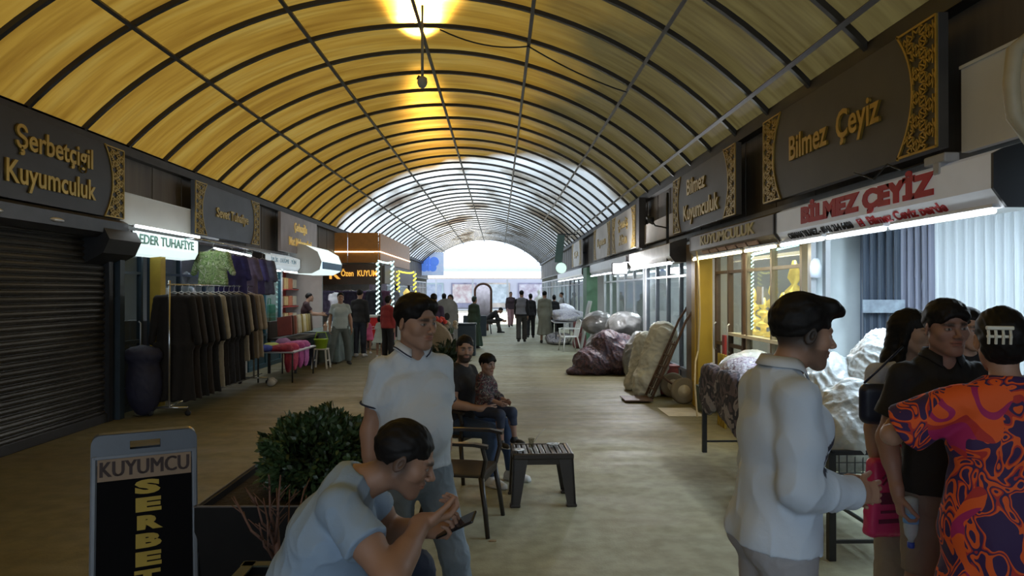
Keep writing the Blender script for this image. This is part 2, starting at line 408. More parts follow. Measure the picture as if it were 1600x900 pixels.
def head(F, J, p):
    c, M, s = J['hc'], J['Rh'], J['hs']; W = p.get('fw', 1.0)
    def T(x, y, z): return c+M @ np.array([x*W, y, z])*s
    def E(x, y, z, r, k, sub=False, MM=None): F.ell(T(x, y, z), np.array(r)*s, k*s, MM if MM is not None else M, sub)
    def Cn(a, b, ra, rb, k, sub=False): F.cone(T(*a), T(*b), ra*s, rb*s, k*s, sub=sub)
    E(0, -.014, .034, (.075*W, .096, .086), .01)
    E(0, .030, -.020, (.060*W, .060, .076), .03)
    for x in (-1, 1):
        Cn((x*.050, -.005, -.052), (x*.018, .062, -.094), .018, .018, .03)
        E(x*.042, .056, -.020, (.022, .022, .022), .022)
        Cn((x*.012, .088, .020), (x*.040, .074, .022), .010, .009, .014)
    E(0, .070, -.096, (.022, .018, .017), .022)
    E(0, .048, -.065, (.038, .040, .030), .02)
    for x in (-1, 1):
        E(x*.031, .094, .003, (.017, .014, .010), .010, True)
        E(x*.031, .0745, .002, (.0145, .0135, .012), .002)
    nl = p.get('nose', 1.0)
    Cn((0, .088, .008), (0, .088+.024*nl, -.026), .0075, .0105, .010)
    for x in (-1, 1): E(x*.0125, .092+.008*nl, -.031, (.0085, .011, .008), .006)
    E(0, .088, -.052, (.025, .012, .0075), .008)
    E(0, .087, -.064, (.021, .013, .0075), .006)
    E(0, .104, -.058, (.024, .008, .0016), .003, True)
    for x in (-1, 1):
        Me = M @ _rx(R(-14)) @ _rz(R(-x*22)); E(x*.0765, -.008, -.004, (.0065, .019, .031), .004, MM=Me)
        E(x*.083, -.002, -.002, (.005, .009, .016), .003, True, MM=Me)
    F.cone(J['p3']-J['Ru'] @ np.array([0,0,.03]), T(0, -.020, -.055), (.062-.010*J['fem'])*J['S'], (.052-.006*J['fem'])*J['S'], .03)

def face_paint(V, J, p, skin):
    """colour of the skin: brows, lips, iris, stubble, plus painted shade at mouth line and nostrils"""
    c, M, s = J['hc'], J['Rh'], J['hs']; L = (V-c) @ M/s; x, y, z = np.abs(L[:,0]), L[:,1], L[:,2]
    col = np.tile(np.array(skin, dtype=np.float32), (len(V), 1))
    inh = (np.linalg.norm(L, axis=1) < .16)
    def put(m, c2, a=1.0):
        w = np.clip(m, 0, 1)[:, None]*a*inh[:, None]; col[:] = col*(1-w)+np.array(c2, dtype=np.float32)*w
    sm = lambda v, e=.003: 1/(1+np.exp(np.clip(v/e, -30, 30)))
    hair = p.get('hairc', (.012, .010, .009)); sk = np.array(skin)
    put(sm(np.abs(z-.0225+.10*(x-.03)**1*.3)-.0048-.003*(x < .035), .0012)*sm(np.abs(x-.031)-.020, .002)*(y > .04), hair, .9)
    put(sm(((x)/.024)**2+((z+.0575)/.0115)**2-1, .12)*(y > .07), sk*np.array([.95, .60, .58]), .8)
    put(sm(((x)/.023)**2+((z+.058)/.0016)**2-1, .4)*(y > .07), sk*.25, .8)  # crease between the lips darkened as painted shade
    e = ((x-.031)/.0125)**2+((z-.0025)/.0050)**2
    put(sm(e-1.55, .15)*(y > .06), sk*.22, .9)
    put(sm(e-1, .12)*(y > .06), (.33, .30, .28), 1)
    put(sm(((x-.031)/.0052)**2+((z-.0025)/.0056)**2-1, .15)*sm(e-1, .12)*(y > .06), (.025, .015, .010), 1)
    put(sm(((x-.006)/.004)**2+((z+.0365)/.0025)**2-1, .3)*(y > .09), sk*.3, .8)  # nostril shade put into the skin colour
    bd = p.get('beard', 0)
    if bd:
        m = sm(z+.036+.55*np.maximum(0, x-.045)-.0*x, .004)*(z > -.125)*(y > -.02)*sm(-(y-(.005)), .01)
        chin = 1-sm(((x)/.026)**2+((z+.0575)/.013)**2-1, .15); must = sm(np.abs(z+.043)-.005, .002)*sm(x-.028, .003)*(y > .08)
        put(np.maximum(m*(z < -.045)*chin, must), hair, bd)
        put(sm(-(L[:,2]+.09), .01)*0, hair, 0)
    fade = p.get('fade', 0)
    if fade: put(sm(y-.028-.2*np.maximum(0, z-.02), .006)*sm(-(z+.055), .010)*(x > .0), hair, fade*1.0)
    return col

def hair_mesh(root, J, p, m, res):
    st = p.get('hair', 'short')
    if st is None: return
    c, M, s = J['hc'], J['Rh'], J['hs']; W = p.get('fw', 1.0)
    lo = c-np.array([.2,.2,.24 if st != 'long' else .5])*s; hi = c+.21*s
    F = Field(lo, hi, res)
    def T(x, y, z): return c+M @ np.array([x*W, y, z])*s
    def E(x, y, z, r, k, sub=False): F.ell(T(x, y, z), np.array(r)*s, k*s, M, sub)
    E(0, -.0155, .0345, (.0800*W, .1005, .0915), .01)
    if st == 'quiff':
        F.cone(T(-.035, .070, .098), T(.035, .070, .098), .022*s, .022*s, .03*s)
        F.cone(T(-.032, .105, .088), T(.030, .108, .088), .014*s, .014*s, .03*s); F.cone(T(0, -.02, .10), T(0, .07, .105), .030*s, .026*s, .04*s, side=M[:,0], ratio=1.8)
        E(0, -.018, .052, (.0785*W, .099, .084), .02)
    elif st == 'mop':
        E(0, .012, .070, (.080*W, .086, .056), .03); F.cone(T(-.040, .080, .050), T(.040, .080, .048), .013*s, .013*s, .03*s)
    elif st == 'bun':
        E(0, -.09, .02, (.055, .045, .06), .03); E(0, -.045, -.03, (.07, .06, .06), .03)
    elif st == 'long':
        F.cone(T(0, -.055, .02), T(0, -.075, -.16), .066*s, .062*s, .03, M[:,0], 1.15); F.cone(T(0, -.075, -.16), T(.01, -.08, -.33), .060*s, .030*s, .03, M[:,0], 1.3)
        for x in (-1, 1): F.cone(T(x*.066, .0, .03), T(x*.072, -.01, -.16), .020*s, .020*s, .02)
    elif st in ('thick', 'side'):
        E(0, .0, .060, (.082*W, .092, .072), .02)
        if st == 'side': F.cone(T(-.04, .066, .080), T(.04, .066, .086), .019*s, .020*s, .03*s)
    low = {'quiff': -.008, 'buzz': -.02, 'short': -.035, 'thick': -.045, 'side': -.04, 'mop': -.02, 'bun': -.2, 'long': -.6}[st]
    hl = p.get('hairline', 0.0)
    # face opening and the ears
    E(0, .115, -.030+hl, (.072 if st != 'long' else .058, .080, .088), .012, True)
    if st in ('side', 'thick', 'short'): E(0, .12, .0+hl, (.060, .062, .078), .01, True)
    if st != 'long':
        for x in (-1, 1): F.cone(T(x*.055, .045, -.01), T(x*.11, .045, -.012), .034*s, .034*s, .006, sub=True); F.cone(T(x*.06, -.002, -.035), T(x*.12, -.002, -.035), .034*s, .030*s, .008, sub=True)
        n = M @ _n((0, .45 if st != 'quiff' else .15, -1)); F.plane(c+M @ np.array([0, 0, low])*s, n)
        # underside hollow so that the skull fills it
    V, Q = F.surface()
    if not len(V): return
    V = relax(V, Q, 1); N = normals_of(V, Q); L = (V-c) @ M/s
    V = V+N*((vnoise(L*np.array([1.6, .7, 1.6]), 130, 3)*.0022+vnoise(L, 45, 5)*.0022)*s)[:, None]*(p.get('rough', 1))
    return mesh_np('hair', V, Q, m, root)

def shoe(root, J, sd, m, res, sole=None):
    S = J['S']; a, d = J['an'+sd], J['ft'+sd]; u = np.array([0, 0, 1.0]); z0 = a[2]-.075*S
    d = d.copy(); s_ = _n(np.cross(d, u)); u2 = np.cross(s_, d)
    F = Field(a-.26*S, a+.26*S, res)
    F.cone(a-d*.035*S-u2*.035*S, a+d*.10*S-u2*.048*S, .040*S, .036*S, .02); F.cone(a+d*.09*S-u2*.050*S, a+d*.155*S-u2*.055*S, .036*S, .030*S, .02, s_, 1.25)
    F.cone(a-u2*.03*S, a+u2*.01*S, .046*S, .048*S, .02)
    F.plane(a-u2*.075*S, -u2); F.plane(a+u2*.035*S, u2)
    V, Q = F.surface(); o = mesh_np('shoe', V, Q, m, root)
    if sole: 
        b = MB(); M3 = Matrix([list(s_), list(d), list(u2)]).transposed(); pts = []
        for t in range(20):
            g = 2*pi*t/20; pts.append((sin(g)*.043*S*(1.08 if cos(g) > 0 else .92), .055*S+cos(g)*.138*S))
        vs = [Vector(a)+M3 @ Vector((x, y, h)) for h in (-.078*S, -.055*S) for x, y in pts]
        n = len(pts); b.add(vs, [tuple(range(n))[::-1], tuple(range(n, 2*n))]+[(i, (i+1) % n, n+(i+1) % n, n+i) for i in range(n)]); b.build('sole', sole, o, True)

def person(label, loc, face, p, cat='person', group=None, res=.006, name='person'):
    """face: compass direction the body looks, degrees counter-clockwise from world +X"""
    J = skeleton(p); root = empty(name, (loc[0], loc[1], loc[2] if len(loc) > 2 else 0), R(face-90), label, cat, group); S = J['S']
    pts = [J[k] for k in J if k[:2] in ('p0','p3','hc','sh','el','wr','kn','an','hp')]
    lo = np.min(pts, 0)-.24*S; hi = np.max(pts, 0)+.24*S; lo[2] = max(lo[2], -.02); hi[2] = J['hc'][2]+.15*S
    near = res < .008; skin = p.get('skin', (.42, .25, .17)); mus = p.get('mus', 1.0)
    fine = {}
    if near:
        hr = .0032; h = J['hc']; fine = {0: [(h[0]-.10*S, h[0]+.10*S, hr)], 1: [(h[1]-.12*S, h[1]+.13*S, hr)], 2: [(h[2]-.12*S, h[2]+.13*S, hr)]}
        for sd in 'RL':
            w = J['wr'+sd]+J['hd'+sd]*.09
            if not p.get('coarse_hands'): 
                for a in range(3): fine[a].append((w[a]-.09*S, w[a]+.09*S, .0042))
    F = Field(lo, hi, res, fine)
    torso(F, J); belly(F, J, p.get('belly', 0))
    for sd in 'RL':
        limb_arm(F, J, sd, mus=mus); limb_leg(F, J, sd); hand(F, J, sd)
        a, d = J['an'+sd], J['ft'+sd]; F.cone(a-np.array([0,0,.03])*S, a+d*.13*S-np.array([0,0,.045])*S, .034*S, .024*S, .02)
    head(F, J, p)
    V, Q = F.surface(); col = face_paint(V, J, p, (1, 1, 1) if False else skin)
    bm_ = mat('skin', (1, 1, 1), rough=.55, var=.05, scale=9, attr=True, bump=.05 if near else 0, bscale=200)
    body = mesh_np('body', V, Q, bm_, root, colors=col)
    if near: mat('hair', (.006, .005, .005), rough=.6, var=.5, scale=60, spec=.25)
    hm = mat(p.get('hairm', 'hair'), p.get('hairc', (.006, .005, .005)), rough=.6, spec=.25, var=.5, scale=60, bump=.6, bscale=160, stretch=(1, .25, 1))
    hair_mesh(root, J, p, hm, .0045 if near else max(.01, res))
    # clothes
    for g in p.get('wear', ()): garment(root, J, p, g, res, near)
    return root, J

def garment(root, J, p, g, res, near):
    S = J['S']; kind = g['kind']; m = g['m']; gr = g.get('g', .014); U, U0 = J['Ru'], J['Ru0']
    pts = [J[k] for k in J if k[:2] in ('p0','p3','sh','el','wr','kn','an','hp')]
    lo = np.min(pts, 0)-.26*S; hi = np.max(pts, 0)+.22*S
    gres = res*1.15 if near else res
    if kind in ('shirt', 'vest'):
        F = Field(lo, hi, gres); sl = g.get('sleeve', .55)
        torso(F, J, gr); belly(F, J, p.get('belly', 0), gr)
        if sl > 0:
            for sd in 'RL': limb_arm(F, J, sd, gr*.9+g.get('loose', .004), to=sl, cap=True, mus=p.get('mus', 1.0)*1.0)
            if sl < 1.05:
                for sd in 'RL':
                    d = J['el'+sd]-J['sh'+sd]; e = J['sh'+sd]+d*sl; F.cone(e-d*.25, e, .046*S+gr+g.get('flare', .006)*.5, .050*S+gr+g.get('flare', .006), .01, cap=True)
        hem = J['p0']+U0 @ np.array([0, 0, g.get('hem', -.06)])*S
        F.cone(hem, J['p1'], (.112)*S*(.6+.4*J['fat'])+gr*g.get('hemw', 1.3), .10*S*(.6+.4*J['fat'])+gr, .03, U0[:,0], 1.38)
        # cut the hem, only near the torso axis
        q = F._sl(hem-np.array([.24,.24,.22])*S, hem+np.array([.24,.24,.1])*S)
        if q:
            slc, X, Y, Z = q; nrm = -U0[:, 2]; d = (X-hem[0])*nrm[0]+(Y-hem[1])*nrm[1]+(Z-hem[2])*nrm[2]; F.F[slc] = np.maximum(F.F[slc], d.astype(np.float32))
        nb = J['p3']+U @ np.array([0, .0, .045])*S; F.ell(nb+U @ np.array([0,.012,.02]), (.070*S, .075*S, .055*S), .006, U, True)
        if g.get('vneck'):
            F.cone(J['p3']+U @ np.array([0, .07, .03])*S, J['p3']+U @ np.array([0, .125, -g['vneck']])*S, .045*S, .006, .006, sub=True)
        V, Q = F.surface()
        if near: V = relax(V, Q, 1)
        V = wrinkle(V, Q, g.get('wr', .004), g.get('wf', 16), g.get('seed', 1), (1, 1, .8)) if near else V
        cols = np.ones((len(V), 3), dtype=np.float32)
        for fn in g.get('paint', ()): fn(V, cols, J)
        o = mesh_np('shirt' if kind == 'shirt' else 'vest', V, Q, m, root, colors=cols)
        if 'name' in g: o.name = g['name']
    elif kind == 'pants':
        F = Field(lo, hi, gres); to = g.get('to', 1.97)
        torso_low = J['p0']-U0 @ np.array([0,0,.03])*S
        F.cone(torso_low, J['p1']-U0@np.array([0,0,.03])*S, .108*S*J['fat']+gr, .098*S*J['fat']+gr, .03, U0[:,0], 1.38)
        for sx in (-1, 1): F.ell(J['p0']+U0 @ np.array([sx*.07, -.045, -.03])*S, np.array([.085, .085, .095])*S+gr, .03, U0)
        for sd in 'RL': limb_leg(F, J, sd, gr, to=to, cap=True, wide=g.get('wide', 0))
        w = J['p1']-U0 @ np.array([0,0,.035])*S
        F.plane(w, U0[:, 2]) if not p.get('pz') else None
        V, Q = F.surface()
        if near: V = relax(V, Q, 1); V = wrinkle(V, Q, g.get('wr', .004), g.get('wf', 18), g.get('seed', 2), (1, 1, .8))
        mesh_np(g.get('name', 'trousers'), V, Q, m, root, colors=np.ones((len(V), 3)))
    elif kind == 'dress':
        lo[2] = -.02; F = Field(lo-np.array([.12,.12,0]), hi+np.array([.12,.12,0]), gres)
        torso(F, J, gr); btm = np.array([J['p0'][0], J['p0'][1], g.get('len', .12)])
        F.cone(J['p0'], btm, .125*S+gr, g.get('hw', .22)*S, .05, U0[:,0], g.get('ratio', 1.25))
        F.cone(J['p1'], J['p0'], .10*S+gr, .12*S+gr, .05, U0[:,0], 1.4)
        F.F[:, :, :int(np.searchsorted(F.ax[2], g.get('len', .12)))] = .5
        sl = g.get('sleeve', .8)
        for sd in 'RL': limb_arm(F, J, sd, gr, to=min(.99, sl) if sl < 1 else sl, cap=True); d = J['el'+sd]-J['sh'+sd]; (F.cone(J['sh'+sd]+d*.2, J['sh'+sd]+d*sl, .055*S+gr, .078*S+gr, .02, cap=True) if sl < 1 else None)
        F.ell(J['p3']+U @ np.array([0, .012, .065])*S, (.070*S, .075*S, .055*S), .006, U, True)
        V, Q = F.surface(); V = relax(V, Q, 1)
        if near: 
            V = wrinkle(V, Q, .004, 14, 4, (1, 1, .7))
        z = np.clip((J['p0'][2]-V[:,2])/.8, 0, 1); ang = np.arctan2(V[:,1]-J['p0'][1], V[:,0]-J['p0'][0]); N = normals_of(V, Q)
        V = V+N*(z*.022*np.sin(ang*g.get('nf', 11)+np.sin(ang*3)*1.2+V[:,2]*2))[:, None]
        mesh_np('dress', V, Q, m, root, colors=np.ones((len(V), 3)))
    elif kind == 'shoes':
        for sd in 'RL': shoe(root, J, sd, m, max(.008, res), g.get('sole'))
    elif kind == 'collar':
        # fold-over collar: a band around the neck, open at the front
        b = MB(); c0 = J['p3']+U @ np.array([0, .0, .035])*S; n = 26; rows = []
        for i in range(n+1):
            a = R(90+g.get('gap', 26))+i/n*R(360-2*g.get('gap', 26)); fr = max(0, sin(a))
            rr = [(.064, .028-.040*fr*fr), (.070, .036-.042*fr*fr), (.088, .002-.055*fr**2), (.086, -.002-.055*fr**2)]
            rows.append([Vector(c0+U @ np.array([cos(a)*r_*1.05, sin(a)*r_*(1.0 if fr == 0 else 1.08), z_])*S) for r_, z_ in rr])
        vs = [v for r_ in rows for v in r_]; fs = [(i*4+k, i*4+(k+1) % 4, (i+1)*4+(k+1) % 4, (i+1)*4+k) for i in range(n) for k in range(4)]+[(0,1,2,3), (n*4+3, n*4+2, n*4+1, n*4)]
        b.add(vs, fs); o = b.build('collar', g.get('cm', m), root, True)
        if g.get('stripe'):
            t = MB(); t.tube([r_[2]+(r_[1]-r_[2])*.1 + Vector(U@np.array([0,0,.003])) for r_ in rows], .0035, 6); t.build('collar_stripe', g['stripe'], o, True)
    elif kind == 'cuff':
        for sd in 'RL':
            d = J['el'+sd]-J['sh'+sd]; dn = _n(d); e = J['sh'+sd]+d*g['at']; r_ = g['r']*S; b = MB(); a_ = Vector(dn).orthogonal().normalized(); b_ = Vector(dn).cross(a_)
            b.tube([Vector(e)+(a_*cos(t*pi/12)+b_*sin(t*pi/12))*r_ for t in range(24)], .0045, 6, closed=True); b.build('cuff_stripe', m, root, True)
# ------------------------------------------------------------------ the hall: floor, walls, barrel roof
XL, XR, SPR, Y0H, Y1H = -5.3, 3.1, 3.79, -7.0, 53.0
CX, CZ, RR = -1.12, 3.79-4.03+.02, 5.83       # circle of the vault
ANG = math.asin(4.22/5.83); CZ = SPR-RR*cos(ANG)
RIB0, RIBS = 7.95, 1.075
ribY = [RIB0+RIBS*k for k in range(-13, 42)]

def floor_mat():
    m = bpy.data.materials.new('floor_concrete'); m.use_nodes = True; n = m.node_tree.nodes; l = m.node_tree.links; b = n['Principled BSDF']
    tc = n.new('ShaderNodeTexCoord')
    def nz(sc, det, st=(1,1,1)):
        mp = n.new('ShaderNodeMapping'); mp.inputs['Scale'].default_value = st; l.new(tc.outputs['Object'], mp.inputs[0])
        q = n.new('ShaderNodeTexNoise'); q.inputs['Scale'].default_value = sc; q.inputs['Detail'].default_value = det; l.new(mp.outputs[0], q.inputs['Vector']); return q.outputs['Fac']
    r = n.new('ShaderNodeValToRGB'); l.new(nz(.45, 5, (1, 1.6, 1)), r.inputs[0])
    r.color_ramp.elements[0].position = .33; r.color_ramp.elements[0].color = (.30, .285, .185, 1); r.color_ramp.elements[1].position = .67; r.color_ramp.elements[1].color = (.36, .365, .275, 1)
    r2 = n.new('ShaderNodeValToRGB'); l.new(nz(7, 6), r2.inputs[0]); r2.color_ramp.elements[0].position = .35; r2.color_ramp.elements[0].color = (.78,.78,.76,1); r2.color_ramp.elements[1].position = .62; r2.color_ramp.elements[1].color = (1.05,1.05,1.05,1)
    mx = n.new('ShaderNodeMix'); mx.data_type = 'RGBA'; mx.blend_type = 'MULTIPLY'; mx.inputs[0].default_value = 1; l.new(r.outputs[0], mx.inputs[6]); l.new(r2.outputs[0], mx.inputs[7])
    # the middle stretch and the left side are tinted darker yellow-brown
    sp = n.new('ShaderNodeSeparateXYZ'); l.new(tc.outputs['Object'], sp.inputs[0])
    def M(op, a, b_, cl=False):
        q = n.new('ShaderNodeMath'); q.operation = op; q.use_clamp = cl
        for i, v in enumerate((a, b_)):
            if isinstance(v, (int, float)): q.inputs[i].default_value = v
            else: l.new(v, q.inputs[i])
        return q.outputs[0]
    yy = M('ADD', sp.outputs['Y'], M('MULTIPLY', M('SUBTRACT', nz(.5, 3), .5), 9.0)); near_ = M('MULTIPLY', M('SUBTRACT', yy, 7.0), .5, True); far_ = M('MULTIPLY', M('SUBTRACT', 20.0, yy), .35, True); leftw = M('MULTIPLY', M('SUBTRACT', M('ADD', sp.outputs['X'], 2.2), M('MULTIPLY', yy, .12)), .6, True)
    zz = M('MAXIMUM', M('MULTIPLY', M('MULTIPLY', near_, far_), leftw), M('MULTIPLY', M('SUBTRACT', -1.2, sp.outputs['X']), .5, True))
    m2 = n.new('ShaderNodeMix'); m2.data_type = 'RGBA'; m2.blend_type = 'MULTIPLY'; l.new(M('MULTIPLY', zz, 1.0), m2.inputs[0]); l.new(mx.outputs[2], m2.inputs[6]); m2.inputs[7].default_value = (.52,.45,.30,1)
    l.new(m2.outputs[2], b.inputs['Base Color'])
    rr = n.new('ShaderNodeMapRange'); l.new(nz(1.3, 4, (.5, 2.5, 1)), rr.inputs[0]); rr.inputs[1].default_value = .35; rr.inputs[2].default_value = .65; rr.inputs[3].default_value = .48; rr.inputs[4].default_value = .70; l.new(rr.outputs[0], b.inputs['Roughness'])
    bp = n.new('ShaderNodeBump'); bp.inputs['Strength'].default_value = .25; bp.inputs['Distance'].default_value = .01; l.new(nz(60, 4), bp.inputs['Height']); l.new(bp.outputs[0], b.inputs['Normal'])
    b.inputs['Specular IOR Level'].default_value = .34
    return m

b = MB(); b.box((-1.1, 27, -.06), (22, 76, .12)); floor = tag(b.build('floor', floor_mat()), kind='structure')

def roof_mat():
    m = bpy.data.materials.new('translucent_sheet'); m.use_nodes = True; n = m.node_tree.nodes; l = m.node_tree.links; n.clear()
    out = n.new('ShaderNodeOutputMaterial'); tc = n.new('ShaderNodeTexCoord'); sp = n.new('ShaderNodeSeparateXYZ'); l.new(tc.outputs['Object'], sp.inputs[0])
    def M(op, a, b_=None, cl=False):
        q = n.new('ShaderNodeMath'); q.operation = op; q.use_clamp = cl
        for i, v in enumerate((a, b_)):
            if v is None: continue
            if isinstance(v, (int, float)): q.inputs[i].default_value = v
            else: l.new(v, q.inputs[i])
        return q.outputs[0]
    def nz(sc, st, det=3, loc=(0,0,0)):
        mp = n.new('ShaderNodeMapping'); mp.inputs['Scale'].default_value = st; mp.inputs['Location'].default_value = loc; l.new(tc.outputs['Object'], mp.inputs[0])
        q = n.new('ShaderNodeTexNoise'); q.inputs['Scale'].default_value = sc; q.inputs['Detail'].default_value = det; l.new(mp.outputs[0], q.inputs['Vector']); return q.outputs['Fac']
    def ramp(f, els, con=False):
        r = n.new('ShaderNodeValToRGB'); l.new(f, r.inputs[0]); cr = r.color_ramp
        if con: cr.interpolation = 'CONSTANT'
        while len(cr.elements) < len(els): cr.elements.new(.5)
        for e, (p_, c_) in zip(cr.elements, els): e.position = p_; e.color = (*c_, 1)
        return r.outputs[0]
    def mix(f, a, b_, bt='MIX'):
        q = n.new('ShaderNodeMix'); q.data_type = 'RGBA'; q.blend_type = bt
        if isinstance(f, (int, float)): q.inputs[0].default_value = f
        else: l.new(f, q.inputs[0])
        l.new(a, q.inputs[6]); l.new(b_, q.inputs[7]); return q.outputs[2]
    bay = M('FLOOR', M('DIVIDE', M('SUBTRACT', sp.outputs['Y'], RIB0), RIBS))
    wn_ = n.new('ShaderNodeTexWhiteNoise'); wn_.noise_dimensions = '1D'; l.new(bay, wn_.inputs['W'])
    yellow = ramp(nz(1.2, (.5, 3.0, .5), 4), [(.30, (.175, .083, .010)), (.52, (.235, .122, .016)), (.72, (.265, .158, .030))])
    stain = ramp(nz(2.0, (.35, 7, .35), 5, (3,0,0)), [(.36, (.82,.79,.74)), (.55, (1,1,1))])
    yellow = mix(1.0, yellow, stain, 'MULTIPLY')
    # older clear sheets, dirty in patches that follow the sheets
    clear = ramp(nz(.7, (.8, .35, .8), 3, (7,2,0)), [(.30, (.14,.10,.075)), (.39, (.42,.39,.34)), (.47, (.95,.97,.97))])
    clear = mix(.75, clear, ramp(wn_.outputs['Value'], [(0, (.55,.50,.42)), (1, (1,1,1))]), 'MULTIPLY')
    lim = M('ADD', sp.outputs['Y'], M('MULTIPLY', sp.outputs['X'], .9))
    w = M('MULTIPLY', M('SUBTRACT', M('ADD', lim, M('MULTIPLY', nz(.6, (1,.2,1), 2), 5)), 21.0), .8, True)
    col = mix(w, yellow, clear)
    # sheets darken towards the right side, in patches
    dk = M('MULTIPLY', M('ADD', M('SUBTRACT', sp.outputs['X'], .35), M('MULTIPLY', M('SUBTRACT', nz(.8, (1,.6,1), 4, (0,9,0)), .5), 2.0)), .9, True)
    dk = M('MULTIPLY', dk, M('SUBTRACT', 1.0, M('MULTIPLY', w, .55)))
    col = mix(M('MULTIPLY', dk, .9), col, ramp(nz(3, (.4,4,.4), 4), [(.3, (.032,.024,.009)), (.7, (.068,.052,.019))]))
    tr = n.new('ShaderNodeBsdfTranslucent'); l.new(col, tr.inputs[0])
    rf = n.new('ShaderNodeBsdfRefraction'); rf.inputs['IOR'].default_value = 1.02; rf.inputs['Roughness'].default_value = .62; l.new(col, rf.inputs[0])
    df = n.new('ShaderNodeBsdfPrincipled'); l.new(col, df.inputs['Base Color']); df.inputs['Roughness'].default_value = .3
    a = n.new('ShaderNodeMixShader'); a.inputs[0].default_value = .42; l.new(tr.outputs[0], a.inputs[1]); l.new(rf.outputs[0], a.inputs[2])
    c_ = n.new('ShaderNodeMixShader'); c_.inputs[0].default_value = .22; l.new(a.outputs[0], c_.inputs[1]); l.new(df.outputs[0], c_.inputs[2])
    l.new(c_.outputs[0], out.inputs[0])
    return m

def arcpt(t, r=RR): return CX+r*sin(t), CZ+r*cos(t)
NS = 56; ths = [-ANG+2*ANG*i/NS for i in range(NS+1)]
vs, fs = [], []
ys = sorted(set([Y0H]+[y for y in ribY if Y0H < y < Y1H]+[Y1H]))
for y in ys:
    for t in ths:
        x, z = arcpt(t); vs.append((x, y, z))
for i in range(len(ys)-1):
    for k in range(NS): q = i*(NS+1)+k; fs.append((q, q+1, q+NS+2, q+NS+1))
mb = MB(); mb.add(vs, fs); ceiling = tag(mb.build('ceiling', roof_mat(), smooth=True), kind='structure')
m_rib = mat('rib_paint', (.022, .018, .015), rough=.5, var=.3, scale=4)
m_dark = mat('dark_steel', (.018, .018, .020), rough=.45, var=.3, scale=5)
for y in ys[:-1]:
    if y <= Y0H+.1: continue
    b = MB(); n = 40; N = n+1; vs = []
    for i in range(N):
        t = -ANG-.01+2*(ANG+.01)*i/n
        for (r, dy) in ((RR-.008, -.028), (RR-.008, .028), (RR-.062, .028), (RR-.062, -.028)):
            x, z = arcpt(t, r); vs.append((x, y+dy, z))
    b.add(vs, [(i*4+k, i*4+(k+1) % 4, (i+1)*4+(k+1) % 4, (i+1)*4+k) for i in range(n) for k in range(4)]+[(0,1,2,3), (n*4+3, n*4+2, n*4+1, n*4)])
    b.build('rib', m_rib, ceiling)
for d in (-31, -15.6, 0, 15.6, 31.3, 43.4):
    x, z = arcpt(R(d), RR-.085); b = MB(); b.box((x, (Y0H+Y1H)/2, z), (.045, Y1H-Y0H, .045), rot=(0, R(d), 0)); b.build('purlin', m_rib, ceiling)

# eave beams, wall panels above the shops
m_panel = mat('brown_sheet', (.105, .088, .072), rough=.55, var=.35, scale=1.5, stretch=(1, 3, .3), bump=.15, bscale=6)
m_white = mat('white_sheet', (.62, .63, .62), rough=.45, var=.08, scale=1.2)
m_soot = mat('sooty_board', (.055, .050, .048), rough=.6, var=.4, scale=2, stretch=(1,1,.3))
def wall(side):
    X = XL if side == 'left' else XR; s = -1 if side == 'left' else 1; b = MB()
    # upper wall of ribbed sheet from lintel to eave
    y = Y0H
    while y < Y1H:
        y2 = min(y+1.0, Y1H)
        if side == 'left' and 23 <= y < 31: y = y2; continue
        b.box((X+s*.10, (y+y2)/2, 3.20), (.06, y2-y-.012, 1.16)); b.box((X+s*.075, y2, 3.20), (.03, .035, 1.16)); y = y2
    for ya, yb in (((Y0H, 23), (31, Y1H)) if side == 'left' else ((Y0H, Y1H),)): b.box((X+s*.16, (ya+yb)/2, 3.2), (.06, yb-ya, 1.2))
    return tag(b.build('wall_'+side, m_panel), kind='structure')
wl_ = wall('left'); wr_ = wall('right')
for side, X, s in (('left', XL, -1), ('right', XR, 1)):
    b = MB(); b.box((X+s*.02, (Y0H+Y1H)/2, 3.74), (.14, Y1H-Y0H, .15)); b.box((X+s*.06, (Y0H+Y1H)/2, 3.80), (.22, Y1H-Y0H, .02))
    tag(b.build('beam_'+side, m_rib), kind='structure')
    b = MB(); b.box((X+s*.08, (Y0H+Y1H)/2, 2.66), (.12, Y1H-Y0H, .07)); tag(b.build('trim_1' if side == 'left' else 'trim_2', mat('grey_trim', (.20,.20,.20), rough=.5)), kind='structure')
    # shop ceilings, backs
    W = 4.2
    b = MB(); b.box((X+s*(W/2+.2), (Y0H+Y1H)/2, 3.0), (W, Y1H-Y0H, .08)); b.box((X+s*(W+.1), (Y0H+Y1H)/2, 1.5), (.1, Y1H-Y0H, 3.0))
    tag(b.build('wall_back_'+side, mat('shop_plaster', (.40,.40,.40), rough=.8)), kind='structure')
b = MB(); b.box((-7.4, Y0H, 2.0), (4.2, .12, 4)); b.box((5.2, Y0H, 2.0), (4.2, .12, 4)); tag(b.build('wall_rear', mat('rear_plaster', (.16,.15,.13), rough=.8)), kind='structure')
# partitions between the shops and the posts that end them
def partition(side, Y, m, depth=4.1, front=.0, t=.10, post=None):
    X = XL if side == 'left' else XR; s = -1 if side == 'left' else 1
    b = MB(); b.box((X+s*(front+.1+depth/2), Y, 1.48), (depth, t, 2.96)); return tag(b.build('partition', m), kind='structure')
m_plast = mat('partition_paint', (.50, .51, .52), rough=.7, var=.05)
for Y in (9.78, 15.15, 17.6, 21.6, 32, 42, 52.5): partition('left', Y, m_plast)
for Y in (3.5, 7.2, 11.15, 15.3, 23.0, 32, 42, 52.5): partition('right', Y, mat('bluish_wall', (.62,.68,.70), rough=.6, var=.04) if Y == 7.2 else m_plast)

